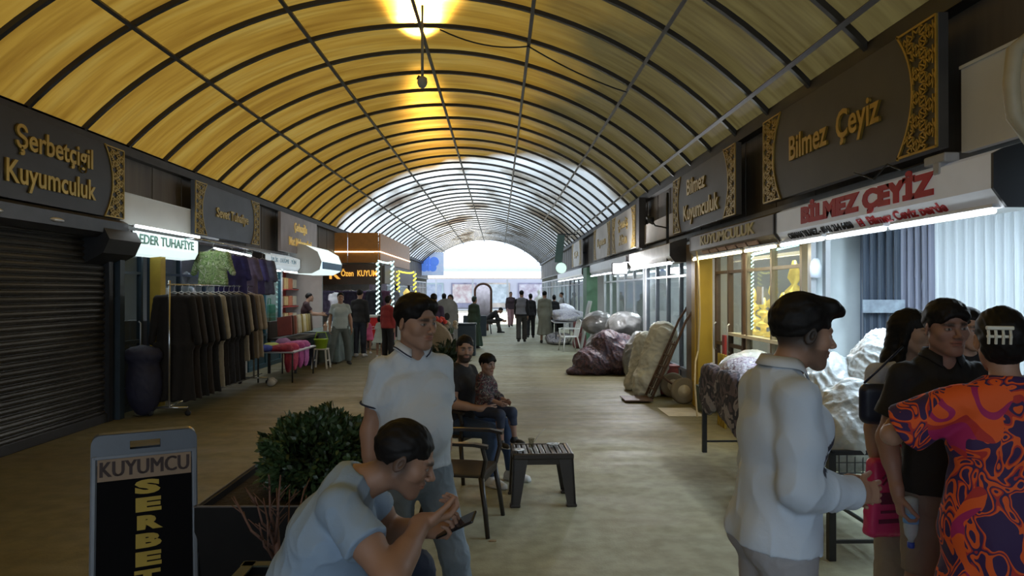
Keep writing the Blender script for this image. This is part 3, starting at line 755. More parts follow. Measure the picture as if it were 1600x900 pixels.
# the street beyond the far end
b = MB(); b.box((0, 90, -.2), (90, 74, .3)); tag(b.build('ground', mat('pavement', (.55,.53,.50), rough=.8)), kind='structure')
# ------------------------------------------------------------------ materials shared by the shops
m_gold = mat('gold_letters', (.44, .29, .06), rough=.35, metal=.6, var=.15)
m_black = mat('matt_black', (.012, .012, .014), rough=.6, var=.3)
m_alu = mat('aluminium', (.55, .56, .58), rough=.35, metal=.7, var=.05)
m_tube = mat('tube_white', (1,1,1), emit=(.86,.94,1.0), es=9.0)
m_tubey = mat('tube_warm', (1,1,1), emit=(1.0,.86,.50), es=8.0)
m_red = mat('red_letters', (.45, .012, .02), rough=.5)
def glass_mat(name, tint=(.85,.9,.9)):
    if name in _M: return _M[name]
    m = bpy.data.materials.new(name); m.use_nodes = True; n = m.node_tree.nodes; l = m.node_tree.links; n.clear(); _M[name] = m
    o = n.new('ShaderNodeOutputMaterial'); t = n.new('ShaderNodeBsdfTransparent'); t.inputs[0].default_value = (*tint, 1); g = n.new('ShaderNodeBsdfGlossy'); g.inputs['Roughness'].default_value = .03
    lw = n.new('ShaderNodeLayerWeight'); pw = n.new('ShaderNodeMath'); pw.operation = 'POWER'; l.new(lw.outputs['Facing'], pw.inputs[0]); pw.inputs[1].default_value = 4; f = n.new('ShaderNodeMath'); f.operation = 'MULTIPLY_ADD'; l.new(pw.outputs[0], f.inputs[0]); f.inputs[1].default_value = .35; f.inputs[2].default_value = .03; x = n.new('ShaderNodeMixShader'); l.new(f.outputs[0], x.inputs[0]); l.new(t.outputs[0], x.inputs[1]); l.new(g.outputs[0], x.inputs[2]); l.new(x.outputs[0], o.inputs[0]); return m
m_glass = glass_mat('shop_glass')
def sidev(side): return (XL, 1) if side == 'left' else (XR, -1)
def trot(side): return (R(90), 0, R(90)) if side == 'left' else (R(90), 0, R(-90))

# ------------------------------------------------------------------ carved name boards
def lattice(b, L, H, end, put):
    """gold star lattice at one end of a board; put(u, v) -> point"""
    lim = lambda v: .28+.19*(2*v/H-1)**2
    inside = lambda p: .015 < p[1] < H-.015 and .015 < p[0] < lim(p[1])-.01
    segs = []; s = .165
    for i in range(-1, 5):
        for j in range(-1, 8):
            cx = .08+i*s*.9; cy = .06+j*s+(s/2 if i % 2 else 0)
            P = [(cx+.062*cos(k*pi/6), cy+.062*sin(k*pi/6)) for k in range(12)]; Q = [(cx+.040*cos((k+.5)*pi/3), cy+.040*sin((k+.5)*pi/3)) for k in range(6)]; T = [(cx+.088*cos(k*pi/3), cy+.088*sin(k*pi/3)) for k in range(6)]
            for k in range(6): segs += [(Q[k], T[k]), (Q[k-1], T[k]), (T[k], (cx+.10*cos(k*pi/3+.35), cy+.10*sin(k*pi/3+.35))), (Q[k], (cx+.085*cos((k+.5)*pi/3), cy+.085*sin((k+.5)*pi/3)))]
    for p, q in segs:
        if inside(p) and inside(q): b.bar(put(*p), put(*q), .011, .012, up=(1,0,0))
    n = 16; c = [(lim(H*i/n), H*i/n) for i in range(n+1)]
    for p, q in zip(c, c[1:]): b.bar(put(*p), put(*q), .018, .014, up=(1,0,0))
    for p, q in (((.01,.01), (.01,H-.01)), ((.01,.012), (lim(0),.012)), ((.01,H-.012), (lim(H),H-.012))): b.bar(put(*p), put(*q), .016, .014, up=(1,0,0))

def board(side, Ya, Yb, z0, z1, lines, label, size=.26, col=(.040,.038,.040), x=.16, gold=m_gold, ends=True, spec=.5):
    X, s = sidev(side); X = X+s*x; L, H = Yb-Ya, z1-z0
    root = empty('name_board', (X, (Ya+Yb)/2, z0), 0, label, 'sign', 'carved name boards')
    b = MB(); b.box((0, 0, H/2), (.07, L, H), bev=.004); b.build('board', mat('board_%d' % (col[0]*1000), col, rough=.45, var=.2, scale=2), root)
    b = MB()
    for yy in (-L*.3, L*.3): b.box((-s*.135, yy, H*.5), (.21, .05, .05))
    b.build('bracket', m_dark, root)
    if ends:
        for e in (0, 1):
            b = MB()
            put = (lambda u, v: (s*.042, -L/2+u, v)) if e == 0 else (lambda u, v: (s*.042, L/2-u, v))
            lattice(b, L, H, e, put); b.build('star_lattice', gold, root)
    k = len(lines)
    for i, (txt, w, dy) in enumerate(lines):
        text_obj('lettering', txt, size, gold, root, (s*.04, dy, H/2+(k-1)*.19-i*.38), trot(side), ext=.016, bold=.006, width=w)
    return root

board('left', 6.55, 9.66, 2.72, 3.66, [('Şerbetçigil', 1.40, .10), ('Kuyumculuk', 1.62, .04)], 'black name board with two lines of dull gold letters above the closed shutter', .34, (.014,.013,.014))
board('left', 11.9, 15.05, 2.72, 3.62, [('Sevet Tuhafiye', 1.6, .1)], 'blue-grey name board with one line of gold letters above the green blouse', .24, (.07,.08,.10))
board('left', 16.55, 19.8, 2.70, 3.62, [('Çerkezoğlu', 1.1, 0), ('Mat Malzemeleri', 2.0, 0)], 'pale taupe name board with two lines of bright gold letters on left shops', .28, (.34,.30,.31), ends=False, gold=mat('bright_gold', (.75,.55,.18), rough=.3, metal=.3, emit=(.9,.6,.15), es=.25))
board('right', 4.6, 7.67, 2.70, 3.60, [('Bilmez  Çeyiz', 1.66, 0)], 'large dark name board in gold above the white lightbox of the curtain shop', .33, (.050,.045,.040))
board('right', 8.58, 11.67, 2.69, 3.58, [('Bilmez', .95, .2), ('Kuyumculuk', 1.75, 0)], 'dark name board with two gold lines above the jeweller', .33, (.075,.065,.055))
board('right', 14.95, 18.0, 2.69, 3.60, [('Şeramiş', 1.2, 0), ('Altın', 1.0, 0)], 'pale name board with two gold lines beside the brown post above the floodlight', .33, (.42,.38,.34))  # this and the next two boards: floodlight glare put into their pale colour
board('right', 18.4, 21.5, 2.69, 3.60, [('Kuyumcu', 1.5, 0)], 'glare-whitened name board just beyond the floodlight', .30, (.50,.46,.42))
board('right', 25.0, 28.0, 2.69, 3.60, [('Çeyiz', 1.2, 0)], 'farthest pale name board on the right-hand shops', .30, (.6,.55,.5))
b = MB(); b.box((0,0,0), (.05, 3.4, .42)); b.box((.0,0,.215), (.07, 3.4, .012)); o = b.build('white_panel', m_white, loc=(XL+.10, 11.45+.0-.05, 2.90)); tag(o, 'plain off-white panel between the two dark boards on the left', 'panel')
b = MB(); b.box((0,0,0), (.05, 1.6, .55)); b.box((0,0,.28), (.08,1.6,.02)); o = b.build('white_panel', m_white, loc=(XR-.05, 3.75, 2.93)); tag(o, 'white ribbed panel next to the big board at upper right corner', 'panel')
b = MB(); b.box((0,0,0), (.05, 3.1, .40)); o = b.build('white_panel', mat('grime_white', (.40,.37,.33), rough=.6, var=.25, scale=1), loc=(XR-.05, 13.3, 2.92)); tag(o, 'grimy pale panel beside the jeweller board, behind the pipe lamp', 'panel')
b = MB(); b.box((0,0,0), (.14, .30, 1.05)); o = b.build('board_post', m_soot, loc=(XR-.12, 14.75, 3.18)); tag(o, 'dark upright post standing at the end of the pale board', 'post')

# ------------------------------------------------------------------ lightboxes / shutter housings
def lightbox(side, Ya, Yb, label, face, cap, prof=None, tube=None, x=.28, ztop=2.54, name='lightbox', tubes=((.0,1.0),), under=None, lamp=0, lampcol=(.85,.93,1)):
    X, s = sidev(side); root = empty(name, (X, (Ya+Yb)/2, 2.2), 0, label, 'lightbox'); L = Yb-Ya
    zt = ztop-2.2; prof = prof or [(0, .03), (s*(x-.08), .03), (s*x, .14), (s*x, zt), (s*(x-.06), zt+.03), (0, zt+.095)]
    b = MB(); b.prism(prof, -L/2, L/2, 'Y'); b.build('casing', face, root)
    for e in (-1, 1):
        b = MB(); c = [(p[0]*1.01, p[1]) for p in prof]; b.prism(c, e*L/2, e*(L/2+.02), 'Y'); b.build('end_cap', cap, root)
    if tube:
        for i, (a, c) in enumerate(tubes):
            ya, yb = -L/2+L*a+.03, -L/2+L*c-.03; g = MB(); g.box((s*(x-.05), (ya+yb)/2, .045), (.05, yb-ya, .02)); f = g.build('tube_fitting', m_alu, root)
            t = MB(); t.tube([(s*(x-.035), ya, .015), (s*(x-.035), yb, .015)], .018, 10); t.build('tube', tube, f, True)
    if lamp:
        ld = bpy.data.lights.new('tube_light', 'AREA'); ld.shape = 'RECTANGLE'; ld.size = .06; ld.size_y = L*.9; ld.energy = lamp; ld.color = lampcol
        lo = bpy.data.objects.new('tube_light', ld); C.objects.link(lo); lo.parent = root; lo.location = (s*(x-.035), 0, -.012); lo.rotation_euler = (0, 0, 0)
    return root

m_face = mat('lightbox_face', (.70,.72,.76), rough=.35, var=.03, emit=(.80,.88,1.0), es=.10)
lb = lightbox('right', 3.98, 7.1, 'white shop lightbox with red and black lettering over the curtain shop', m_face, mat('endcap', (.02,.022,.028), rough=.4), tube=m_tube, tubes=((0,.36), (.37,.68), (.69,1.0)), lamp=62, lampcol=(.66,.83,1))
s = -1; fx = -.28-.006
text_obj('lettering', 'BİLMEZ ÇEYİZ', .19, m_red, lb, (fx, -.02, .245), trot('right'), ext=.004, bold=.012, width=2.02)
sl = math.atan2(.08, .11)
SLR = Matrix(((0,-.588,-.809),(-1,0,0),(0,.809,-.588))).to_euler()
text_obj('lettering', 'OSMAN YILMEZ - 0541 214 6480', .085, m_black, lb, (-.245, .72, .087), SLR, ext=.004, bold=.003, width=1.25)
text_obj('lettering', 'Bilmez Çeyiz perde', .10, m_red, lb, (-.245, -.62, .090), SLR, ext=.004, bold=.003, width=.95)
b = MB(); b.tube([(-.250-.026*sin(t*pi/2+pi/4), -.04+.045*cos(t*pi/2+pi/4), .090+.036*sin(t*pi/2+pi/4)) for t in range(4)], .006, 6, closed=True); b.tube([(-.250-.009*sin(t*pi/4), -.04+.016*cos(t*pi/4), .090+.013*sin(t*pi/4)) for t in range(8)], .005, 6, closed=True); b.build('camera_logo', m_red, lb)
# a small junction and wires on top of it
b = MB(); b.box((0,0,0), (.10,.22,.06), bev=.01); b.box((-.02,-.02,-.06), (.06,.07,.08), bev=.01); o = b.build('junction_box', mat('grey_plastic', (.35,.35,.36), rough=.5), loc=(XR-.24, 4.5, 2.60)); tag(o, 'small grey junction box on top of the red-lettered lightbox', 'box')
b = MB(); b.tube([(XR-.2, 4.6, 2.63), (XR-.27, 4.9, 2.60), (XR-.26, 5.1, 2.68), (XR-.25, 5.3, 2.60), (XR-.25, 5.6, 2.70)], .006, 6); tag(b.build('cable', m_black), 'thin black cable looping along the top of the red-lettered lightbox', 'cable')

lb2 = lightbox('right', 7.2, 10.35, 'brown shop lightbox with yellow letters and a warm tube over the jeweller', mat('brown_face', (.20,.165,.125), rough=.4, var=.1), mat('brown_cap', (.07,.055,.045), rough=.5), tube=m_tubey, tubes=((0,.3), (.33,.99)), lamp=16, lampcol=(1,.84,.5))
text_obj('lettering', 'KUYUMCULUK', .17, mat('yellow_paint', (.55,.45,.14), rough=.5), lb2, (fx, 0, .245), trot('right'), ext=.004, bold=.006, width=2.1)
for i in range(6):
    b = MB(); b.box((-.262, -.95+i*.36, .09), (.012, .30, .055), rot=(0, R(-36), 0)); b.build('sticker', mat('dull_sticker', (.34,.30,.22) if i % 2 else (.22,.12,.10), rough=.5), lb2)
lb3 = lightbox('right', 11.6, 15.2, 'white shutter box with a lamp on it beside the brown jeweller lightbox', mat('dusty_white', (.60,.58,.54), rough=.5), mat('brown_cap2', (.06,.05,.045), rough=.5), tube=m_tube, tubes=((0,.5), (.5,1)), lamp=14)
lb4 = lightbox('right', 15.6, 21.85, 'long white shutter box beyond the floodlight', m_face, m_soot, tube=m_tube, tubes=((0,.3), (.33,.63), (.66,1)), lamp=18)
lb5 = lightbox('right', 24, 34, 'far white shutter box over the tables of white linen', m_face, m_soot, tube=m_tube, tubes=((0,.3), (.33,.63), (.66,1)), lamp=14)
m_lit = mat('lit_face', (.8,.85,.85), rough=.4, emit=(.78,.95,.95), es=1.5)
lbl = lightbox('left', 9.75, 11.85, 'glowing white lightbox with tube on top over the dark glass door', m_lit, m_black, prof=[(0,-.02), (.22,0), (.27,.10), (.27,.30), (.2,.32), (0,.34)], lamp=0)
lbl.location.z = 2.28
text_obj('lettering', 'EDER TUHAFİYE', .19, mat('pale_teal', (.22,.42,.36), rough=.5), lbl, (.274, .0, .20), trot('left'), ext=.004, bold=.004, width=1.75)
g = MB(); g.box((.26, .0, .37), (.05, 2.0, .03)); f = g.build('tube_fitting', m_alu, lbl)
for a in (-.52, .52): t = MB(); t.tube([(.30, a-.5, .37), (.30, a+.5, .37)], .02, 10); t.build('tube', m_tube, f, True)
ld = bpy.data.lights.new('tube_light', 'AREA'); ld.shape = 'RECTANGLE'; ld.size = .06; ld.size_y = 2; ld.energy = 10; ld.color = (.85,.95,1); lo = bpy.data.objects.new('tube_light', ld); C.objects.link(lo); lo.parent = lbl; lo.location = (.33, 0, .38); lo.rotation_euler = (0, R(-60), 0)
lbm = lightbox('left', 15.2, 17.85, 'white lightbox with faint lettering under the taupe board', mat('lit_soft', (.75,.8,.82), rough=.4, emit=(.75,.9,1), es=.55), m_soot, tube=m_tube, tubes=((.05,.45), (.55,.95)), lamp=16)
text_obj('lettering', 'İPLİK - DÜĞME - YÜN', .14, mat('pale_blue', (.35,.5,.6), rough=.5), lbm, (.286, 0, .25), trot('left'), ext=.003, width=1.9)
lbn = lightbox('left', 17.9, 20.2, 'bright white curved awning box in front of the orange kiosk', m_lit, m_white, prof=[(0,0), (.55,0), (.75,.10), (.80,.30), (.70,.55), (.4,.72), (0,.80)], lamp=10)
b = MB(); b.prism([(.80,.12), (.82,.12), (.82,.30), (.80,.30)], -1.05, 1.05, 'Y'); b.build('blue_stripe', mat('blue_band', (.06,.16,.35), rough=.4), lbn)

# ------------------------------------------------------------------ roller shutter of the closed shop on the left
root = empty('roller_shutter', (XL, 5.9, 0), 0, 'closed dark ribbed roller shutter under the black name board', 'shutter')
b = MB(); z = .02; vs = []; n = 0; ya, yb = -3.9, 3.62; prof = []
while z < 2.46:
    for (dx, dz) in ((.0, 0), (.022, .012), (.030, .034), (.022, .056), (.0, .066), (-.004, .075)): prof.append((dx, z+dz))
    z += .080
for (dx, zz) in prof: vs += [(dx, ya, zz), (dx, yb, zz)]
b.add(vs, [(2*i, 2*i+1, 2*i+3, 2*i+2) for i in range(len(prof)-1)]); b.box((-.03, (ya+yb)/2, 1.25), (.02, yb-ya, 2.5))
b.build('curtain', mat('shutter_steel', (.062,.058,.052), rough=.38, metal=.5, var=.35, scale=1.2, stretch=(1,.6,2)), root)
b = MB(); b.box((.03, (ya+yb)/2, .06), (.07, yb-ya, .12), bev=.008); b.build('bottom_bar', m_dark, root)
for y in (ya-.04, yb+.05): b = MB(); b.box((.02, y, 1.25), (.12, .10, 2.5)); b.build('guide_rail', m_dark, root)
b = MB(); b.prism([(-.1,2.44), (.18,2.44), (.27,2.50), (.27,2.66), (.2,2.70), (-.1,2.70)], ya-.1, yb+.12, 'Y'); b.build('housing', mat('housing_black', (.025,.025,.027), rough=.35, var=.3), root)
for y in (2.2, 1.2, .3): 
    b = MB(); b.sphere((.27, y, 2.56), .06, sc=(.5, 2.2, .5)); b.build('lamp_shell', m_alu, root, True)
b = MB(); b.prism([(0,2.10), (.26,2.24), (.34,2.42), (.25,2.60), (0,2.62)], 3.15, 3.95, 'Y'); b.build('awning_bracket', m_black, root)
b = MB(); b.box((XL+.06, 9.74, 1.3), (.16, .12, 2.62)); tag(b.build('column_1', mat('blue_black', (.03,.045,.06), rough=.4)), kind='structure')

# ------------------------------------------------------------------ shop fronts: frame, glass, riser; shelves with goods behind
def shopfront(side, Ya, Yb, label, fm, nm=3, z1=2.36, riser=.35, door=None, x=.12, glassm=m_glass):
    X, s = sidev(side); root = empty('glazed_shopfront', (X-s*x, (Ya+Yb)/2, 0), 0, label, 'shop front'); L = Yb-Ya
    xs = [-L/2+L*i/nm for i in range(nm+1)]
    b = MB()
    for i, y in enumerate(xs): b.box((0, min(max(y, -L/2+.03), L/2-.03), z1/2), (.07, .055, z1))
    b.box((0, 0, z1+.03), (.08, L, .07)); b.box((0, 0, .05), (.08, L, .10)); b.box((0,0,riser), (.08, L, .05)); b.box((0,0,2.02), (.06, L, .04))
    b.build('frame', fm, root)
    for i in range(nm):
        ym = (xs[i]+xs[i+1])/2; g = MB(); g.box((0, ym, (riser+z1)/2), (.008, L/nm-.05, z1-riser-.03)); g.build('pane', glassm, root)
        if door is None or i not in door: g = MB(); g.box((0, ym, riser/2), (.03, L/nm-.06, riser-.05)); g.build('riser_panel', fm, root)
        else:
            g = MB(); g.box((0, ym, riser/2), (.03, L/nm-.06, riser-.05)); g.box((.0, ym, 1.0), (.05, L/nm-.08, .05)); dd = g.build('door', fm, root)
            h = MB(); h.tube([(s*.05, ym+L/nm*.32, .9), (s*.08, ym+L/nm*.32, .93), (s*.08, ym+L/nm*.32, 1.27), (s*.05, ym+L/nm*.32, 1.3)], .012, 8); h.build('handle', m_alu, dd, True)
    return root
m_bluef = mat('blue_frame', (.03,.05,.075), rough=.35, var=.15)
m_brownf = mat('brown_frame', (.075,.045,.030), rough=.4, var=.2)
shopfront('left', 9.85, 10.75, 'dark blue glazed door beside the end of the closed shutter', m_bluef, 1, door=(0,), riser=.32)
shopfront('left', 11.0, 15.05, 'dark blue framed shop window behind the rack of coats', m_bluef, 4)
b = MB(); b.box((0,0,1.2), (.16,.16,2.4)); tag(b.build('column_2', mat('yellow_post', (.48,.33,.04), rough=.5, var=.1), loc=(XL+.08, 10.86, 0)), kind='structure')
shopfront('left', 15.25, 17.5, 'blue framed window with green bags behind it under the taupe board', mat('teal_frame', (.03,.10,.14), rough=.4), 2, riser=.75)
shopfront('left', 32.1, 41.9, 'pale shop front half way along the left side', m_alu, 5); shopfront('left', 42.1, 52, 'farthest shop front along the left side', m_alu, 5)
shopfront('right', 7.35, 9.05, 'jeweller window filled with lit gold beside the curtain shop', mat('window_steel', (.30,.26,.20), rough=.4, metal=.5), 2, riser=.95)
shopfront('right', 9.15, 10.35, 'brown framed jeweller door beside the yellow pillar', m_brownf, 2, door=(0,1), riser=.25)
b = MB(); b.box((0,0,1.25), (.22,.36,2.5)); b.box((-.115,0,1.25), (.01,.10,2.5)); tag(b.build('column_3', mat('yellow_wall', (.50,.33,.03), rough=.5, var=.12, scale=2), loc=(XR+.0, 10.72, 0)), kind='structure')
b = MB(); b.box((0,0,1.25), (.30,.30,2.5)); tag(b.build('column_4', mat('brown_wall', (.16,.12,.075), rough=.6, var=.15, scale=2), loc=(XR+.08, 11.2, 0)), kind='structure')
shopfront('right', 11.45, 15.2, 'grey framed shop front behind the bundled sacks', mat('grey_frame', (.10,.11,.13), rough=.4), 4, riser=.4)
shopfront('right', 15.5, 21.4, 'bright shop front directly behind the floodlight', m_alu, 5)
b = MB(); b.box((0,0,1.25), (.34,.9,2.5)); tag(b.build('column_5', mat('green_wall', (.10,.22,.13), rough=.5, var=.15), loc=(XR-.2, 22.4, 0)), kind='structure')
shopfront('right', 23.2, 31.9, 'grey shop front behind the tables of white linen', mat('grey_frame', (.1,.1,.1)), 5); shopfront('right', 32.1, 41.9, 'pale shop front beyond the linen tables', m_alu, 5); shopfront('right', 42.1, 52, 'farthest shop front along the right side', m_alu, 5)

# small pieces around the jeweller's door
b = MB(); b.box((0,0,0), (.03,.10,.26)); [b.box((-.017,0,.08-.08*i), (.006,.07,.055)) for i in range(3)]; tag(b.build('notice_strip', mat('red_notice', (.35,.03,.03), rough=.5), loc=(XR-.18, 9.08, 1.05)), 'narrow red notice strip fixed low between the jeweller door and window', 'notice')
b = MB()
for i in range(7): b.box((0, -.13+i*.045, .47), (.025, .02, .94), rot=(R(8*(i % 2)), 0, 0))
b.box((.012, 0, .75), (.02,.34,.03)); b.box((.012,0,.08), (.02,.34,.03)); tag(b.build('folding_gate', mat('gate_yellow', (.5,.36,.05), rough=.4), loc=(XR-.22, 9.05, 0)), 'yellow slatted folding gate leaning below the red notice strip', 'gate')
b = MB(); b.tube([(XR-.30, 9.95, 2.32), (XR-.26, 9.98, 2.1), (XR-.25, 9.95, 1.4), (XR-.27, 9.97, .9), (XR-.33, 9.90, .75), (XR-.38, 9.75, .45), (XR-.36,9.7,.012)], .014, 8); tag(b.build('cable', mat('cream_cable', (.50,.40,.24), rough=.5)), 'cream cable hanging down in front of the jeweller door', 'cable')
b = MB(); b.box((0,0,0), (.02,.16,.20)); tag(b.build('paper_notice', mat('paper', (.75,.75,.75), rough=.7), loc=(XR-.135, 7.95, 1.70)), 'small white paper notice taped inside the jeweller window', 'notice')
# ------------------------------------------------------------------ the far end: street, canopy and shops across it
m_far = mat('far_plaster_hazed', (.62,.60,.66), rough=.8, var=.1, scale=.3)  # lightened so the colour stands in for haze at the far end
root = empty('shop_building', (2, 72, 0), 0, 'long low arcade building across the street beyond the far end', 'building')
b = MB(); b.box((0,2,1.9), (60,4,3.8)); b.build('wall', m_far, root)
mcn = bpy.data.materials.new('awning_cloth'); mcn.use_nodes = True; nn = mcn.node_tree.nodes; nn.clear(); _o = nn.new('ShaderNodeOutputMaterial'); _t = nn.new('ShaderNodeBsdfTranslucent'); _t.inputs[0].default_value = (.9,.9,.9,1); _d = nn.new('ShaderNodeBsdfDiffuse'); _d.inputs[0].default_value = (.9,.9,.9,1); _x = nn.new('ShaderNodeMixShader'); _x.inputs[0].default_value = .4
mcn.node_tree.links.new(_t.outputs[0], _x.inputs[1]); mcn.node_tree.links.new(_d.outputs[0], _x.inputs[2]); mcn.node_tree.links.new(_x.outputs[0], _o.inputs[0])
vs = []
for i in range(61):
    for (yy, zz) in ((-3.1+.03*(i % 2), 3.05), (-3.1, 3.35), (-3.0, 3.95), (-1.6, 4.20)): vs.append((-30+i, yy, zz))
b = MB(); b.add(vs, [(i*4+k, i*4+k+1, i*4+k+5, i*4+k+4) for i in range(60) for k in range(3)]); b.build('canopy', mcn, root, fix=False)
b = MB(); b.box((0,-3.1,3.0), (60,.06,.10)); b.build('canopy_edge', mat('peach_edge', (.75,.55,.42), rough=.5), root)
cols = [(.35,.32,.42),(.50,.42,.50),(.30,.36,.42),(.55,.25,.34),(.62,.62,.66),(.42,.50,.50),(.30,.28,.36),(.6,.5,.42)]
for i in range(16):
    x = -26+i*3.4; f = MB(); f.box((x, -.08, 1.35), (2.6, .12, 2.5)); w = f.build('window', mat('far_front_%d' % (i % 8), cols[i % 8], rough=.5, var=.35, scale=1.2, stretch=(1,1,.3)), root)
    g = MB(); g.box((x, -.16, 1.5), (2.3, .03, 1.9)); g.build('pane', mat('far_goods_%d' % (i % 4), [(.40,.30,.38),(.52,.55,.62),(.55,.35,.35),(.45,.50,.52)][i % 4], rough=.3, col2=[(.75,.70,.74),(.30,.34,.46),(.80,.75,.70),(.75,.78,.80)][i % 4], scale=2.5), w)
for i, x in enumerate((-6.2, -2.6, .8, 4.6, 8.0)):
    b = MB(); b.box((0,0,1.45), (.16,.16,2.9)); tag(b.build('canopy_post', m_alu, loc=(x, 69.3, 0)), group='posts of the street canopy', label='slim grey post under the white street canopy, %s from the left' % ['first','second','third','fourth','fifth'][i], cat='post')
m_blue = mat('blue_sign', (.10,.22,.75), rough=.4, emit=(.12,.3,1.0), es=.7)
b = MB(); b.box((0,0,0), (2.1,.10,1.6), bev=.03); o = b.build('hanging_sign', mat('pale_blue_sign', (.62,.72,.95), rough=.4, emit=(.5,.65,1), es=.5), loc=(-4.9, 49.0, 3.65)); tag(o, 'pale lit square sign with a blue crest at the left foot of the arch', 'sign')
b = MB(); 
for sx in (-1,1): b.sphere((sx*.38, -.07, .15), .34, sc=(1,.1,1)); b.sphere((sx*.30, -.07, -.28), .26, sc=(1,.1,1))
b.tube([(0,-.08,-.5),(0,-.08,.5)], .09, 8); b.build('crest', m_blue, o)

# ------------------------------------------------------------------ soft goods
def blobs(name, prims, loc, m, label, cat, group=None, res=.02, amp=.02, f=7, seed=0, k=.07, floor=True, ridge=True, parent=None, pinch=None, smooth=1):
    P = np.array([p[0] for p in prims]); Rm = max(max(p[1]) for p in prims)
    F = Field(P.min(0)-Rm-.06, P.max(0)+Rm+.06, res)
    for c, r in prims: F.ell(c, r, k)
    if floor: F.plane((0,0,.003), (0,0,-1))
    V, Q = F.surface(); V = relax(V, Q, smooth); W_ = wrinkle(V, Q, amp, f, seed, (1,1,1), ridge); W_ = wrinkle(W_, Q, amp*.35, f*2.7, seed+9)
    if floor: W_[:,2] = np.maximum(W_[:,2], .002)
    o = mesh_np(name, W_, Q, m, parent); o.location = loc
    return tag(o, label, cat, group)
def pattern(name, cols, scale=8, rough=.8, warp=.6, bump=.3, voronoi=False, stretch=(1,1,1), sheen=0):
    if name in _M: return _M[name]
    m = bpy.data.materials.new(name); m.use_nodes = True; _M[name] = m; n = m.node_tree.nodes; l = m.node_tree.links; b = n['Principled BSDF']
    tc = n.new('ShaderNodeTexCoord'); mp = n.new('ShaderNodeMapping'); mp.inputs['Scale'].default_value = stretch; l.new(tc.outputs['Object'], mp.inputs[0])
    t = n.new('ShaderNodeTexNoise'); t.inputs['Scale'].default_value = scale; t.inputs['Detail'].default_value = 2; t.inputs['Distortion'].default_value = warp*3; l.new(mp.outputs[0], t.inputs['Vector'])
    r = n.new('ShaderNodeValToRGB'); r.color_ramp.interpolation = 'CONSTANT'; l.new(t.outputs['Fac'], r.inputs[0]); cr = r.color_ramp
    while len(cr.elements) < len(cols): cr.elements.new(.5)
    for i, (e, c_) in enumerate(zip(cr.elements, cols)): e.position = 0 if i == 0 else .34+.32*i/len(cols); e.color = (*c_, 1)
    l.new(r.outputs[0], b.inputs['Base Color']); b.inputs['Roughness'].default_value = rough
    nb = n.new('ShaderNodeTexNoise'); nb.inputs['Scale'].default_value = 14; l.new(tc.outputs['Object'], nb.inputs['Vector']); bp = n.new('ShaderNodeBump'); bp.inputs['Strength'].default_value = bump; bp.inputs['Distance'].default_value = .03; l.new(nb.outputs['Fac'], bp.inputs['Height']); l.new(bp.outputs[0], b.inputs['Normal'])
    return m
m_plastic = mat('white_plastic_bag', (.66,.70,.70), rough=.28, var=.12, scale=9, bump=.7, bscale=16, coat=.3)
m_sackw = mat('sack_white', (.50,.49,.41), rough=.5, var=.18, scale=5, bump=.5, bscale=10)
m_sackg = mat('sack_grey', (.17,.17,.17), rough=.35, var=.5, scale=3, bump=.6, bscale=8, coat=.4)
m_dpile = pattern('dark_floral', [(.045,.030,.050),(.10,.045,.055),(.030,.028,.050),(.13,.07,.07),(.05,.03,.04)], 5, .55)
rnd = random.Random(3)

# --- right: sacks on the floor between the green column and the jeweller
def sack_prims(w, d, h, n=5, lean=0, seed=0):
    r_ = random.Random(seed); out = []
    for i in range(n):
        t = (i+.5)/n; out.append(((r_.uniform(-.03,.03)+lean*t*h, r_.uniform(-.02,.02), h*t), (w/2*(1-.12*abs(t-.5)), d/2*(1-.10*abs(t-.5)), h/n*1.15)))
    return out
blobs('cloth_bale', [((-.30,0,.24),(.46,.42,.34)), ((.25,.05,.34),(.45,.5,.42)), ((-.02,.05,.58),(.34,.36,.36)), ((.50,-.1,.28),(.30,.4,.36)), ((-.66,-.1,.06),(.24,.2,.10)), ((.32,.1,.60),(.26,.3,.24))], (2.32, 14.9, 0), m_dpile, 'big dark floral bundle of cloth slumped on the floor beside the white sacks', 'bundle', res=.02, amp=.055, f=6)
blobs('sack', sack_prims(.42,.40,.92,5,.22,1), (2.42, 12.45, 0), m_sackw, 'narrower whitish sack standing between the dark bundle and the tall sack', 'sack', amp=.045, f=8, seed=2)
blobs('sack', sack_prims(.50,.46,1.12,6,.30,2), (2.42, 11.75, 0), m_sackw, 'tall cream sack leaning on the hand truck', 'sack', amp=.045, f=8, seed=4)
for i, (x, y, z, w, d, h, lb_) in enumerate([(2.75,16.0,0,.8,.8,.75,'grey plastic wrapped bundle on the floor behind the dark floral bundle'), (2.55,17.2,0,.8,.8,.8,'lower pale bundle under the farther wrapped duvet'), (2.85,15.9,.66,.85,.8,.62,'shiny grey wrapped duvet lying on top of the grey bundle'), (2.45,17.3,.7,.75,.7,.55,'shiny pale wrapped duvet resting on the farther low bundle'), (2.8,14.0,0,.55,.6,.95,'grey plastic sack close to the wall behind the cream sacks')]):
    blobs('bundle', [((0,0,h*.5),(w/2,d/2,h*.5)),((.12,.05,h*.45),(w*.42,d*.4,h*.42)),((-.15,-.05,h*.4),(w*.36,d*.4,h*.38))], (x,y,z), m_sackg, lb_, 'bundle', res=.028, amp=.05, f=4, seed=20+i)

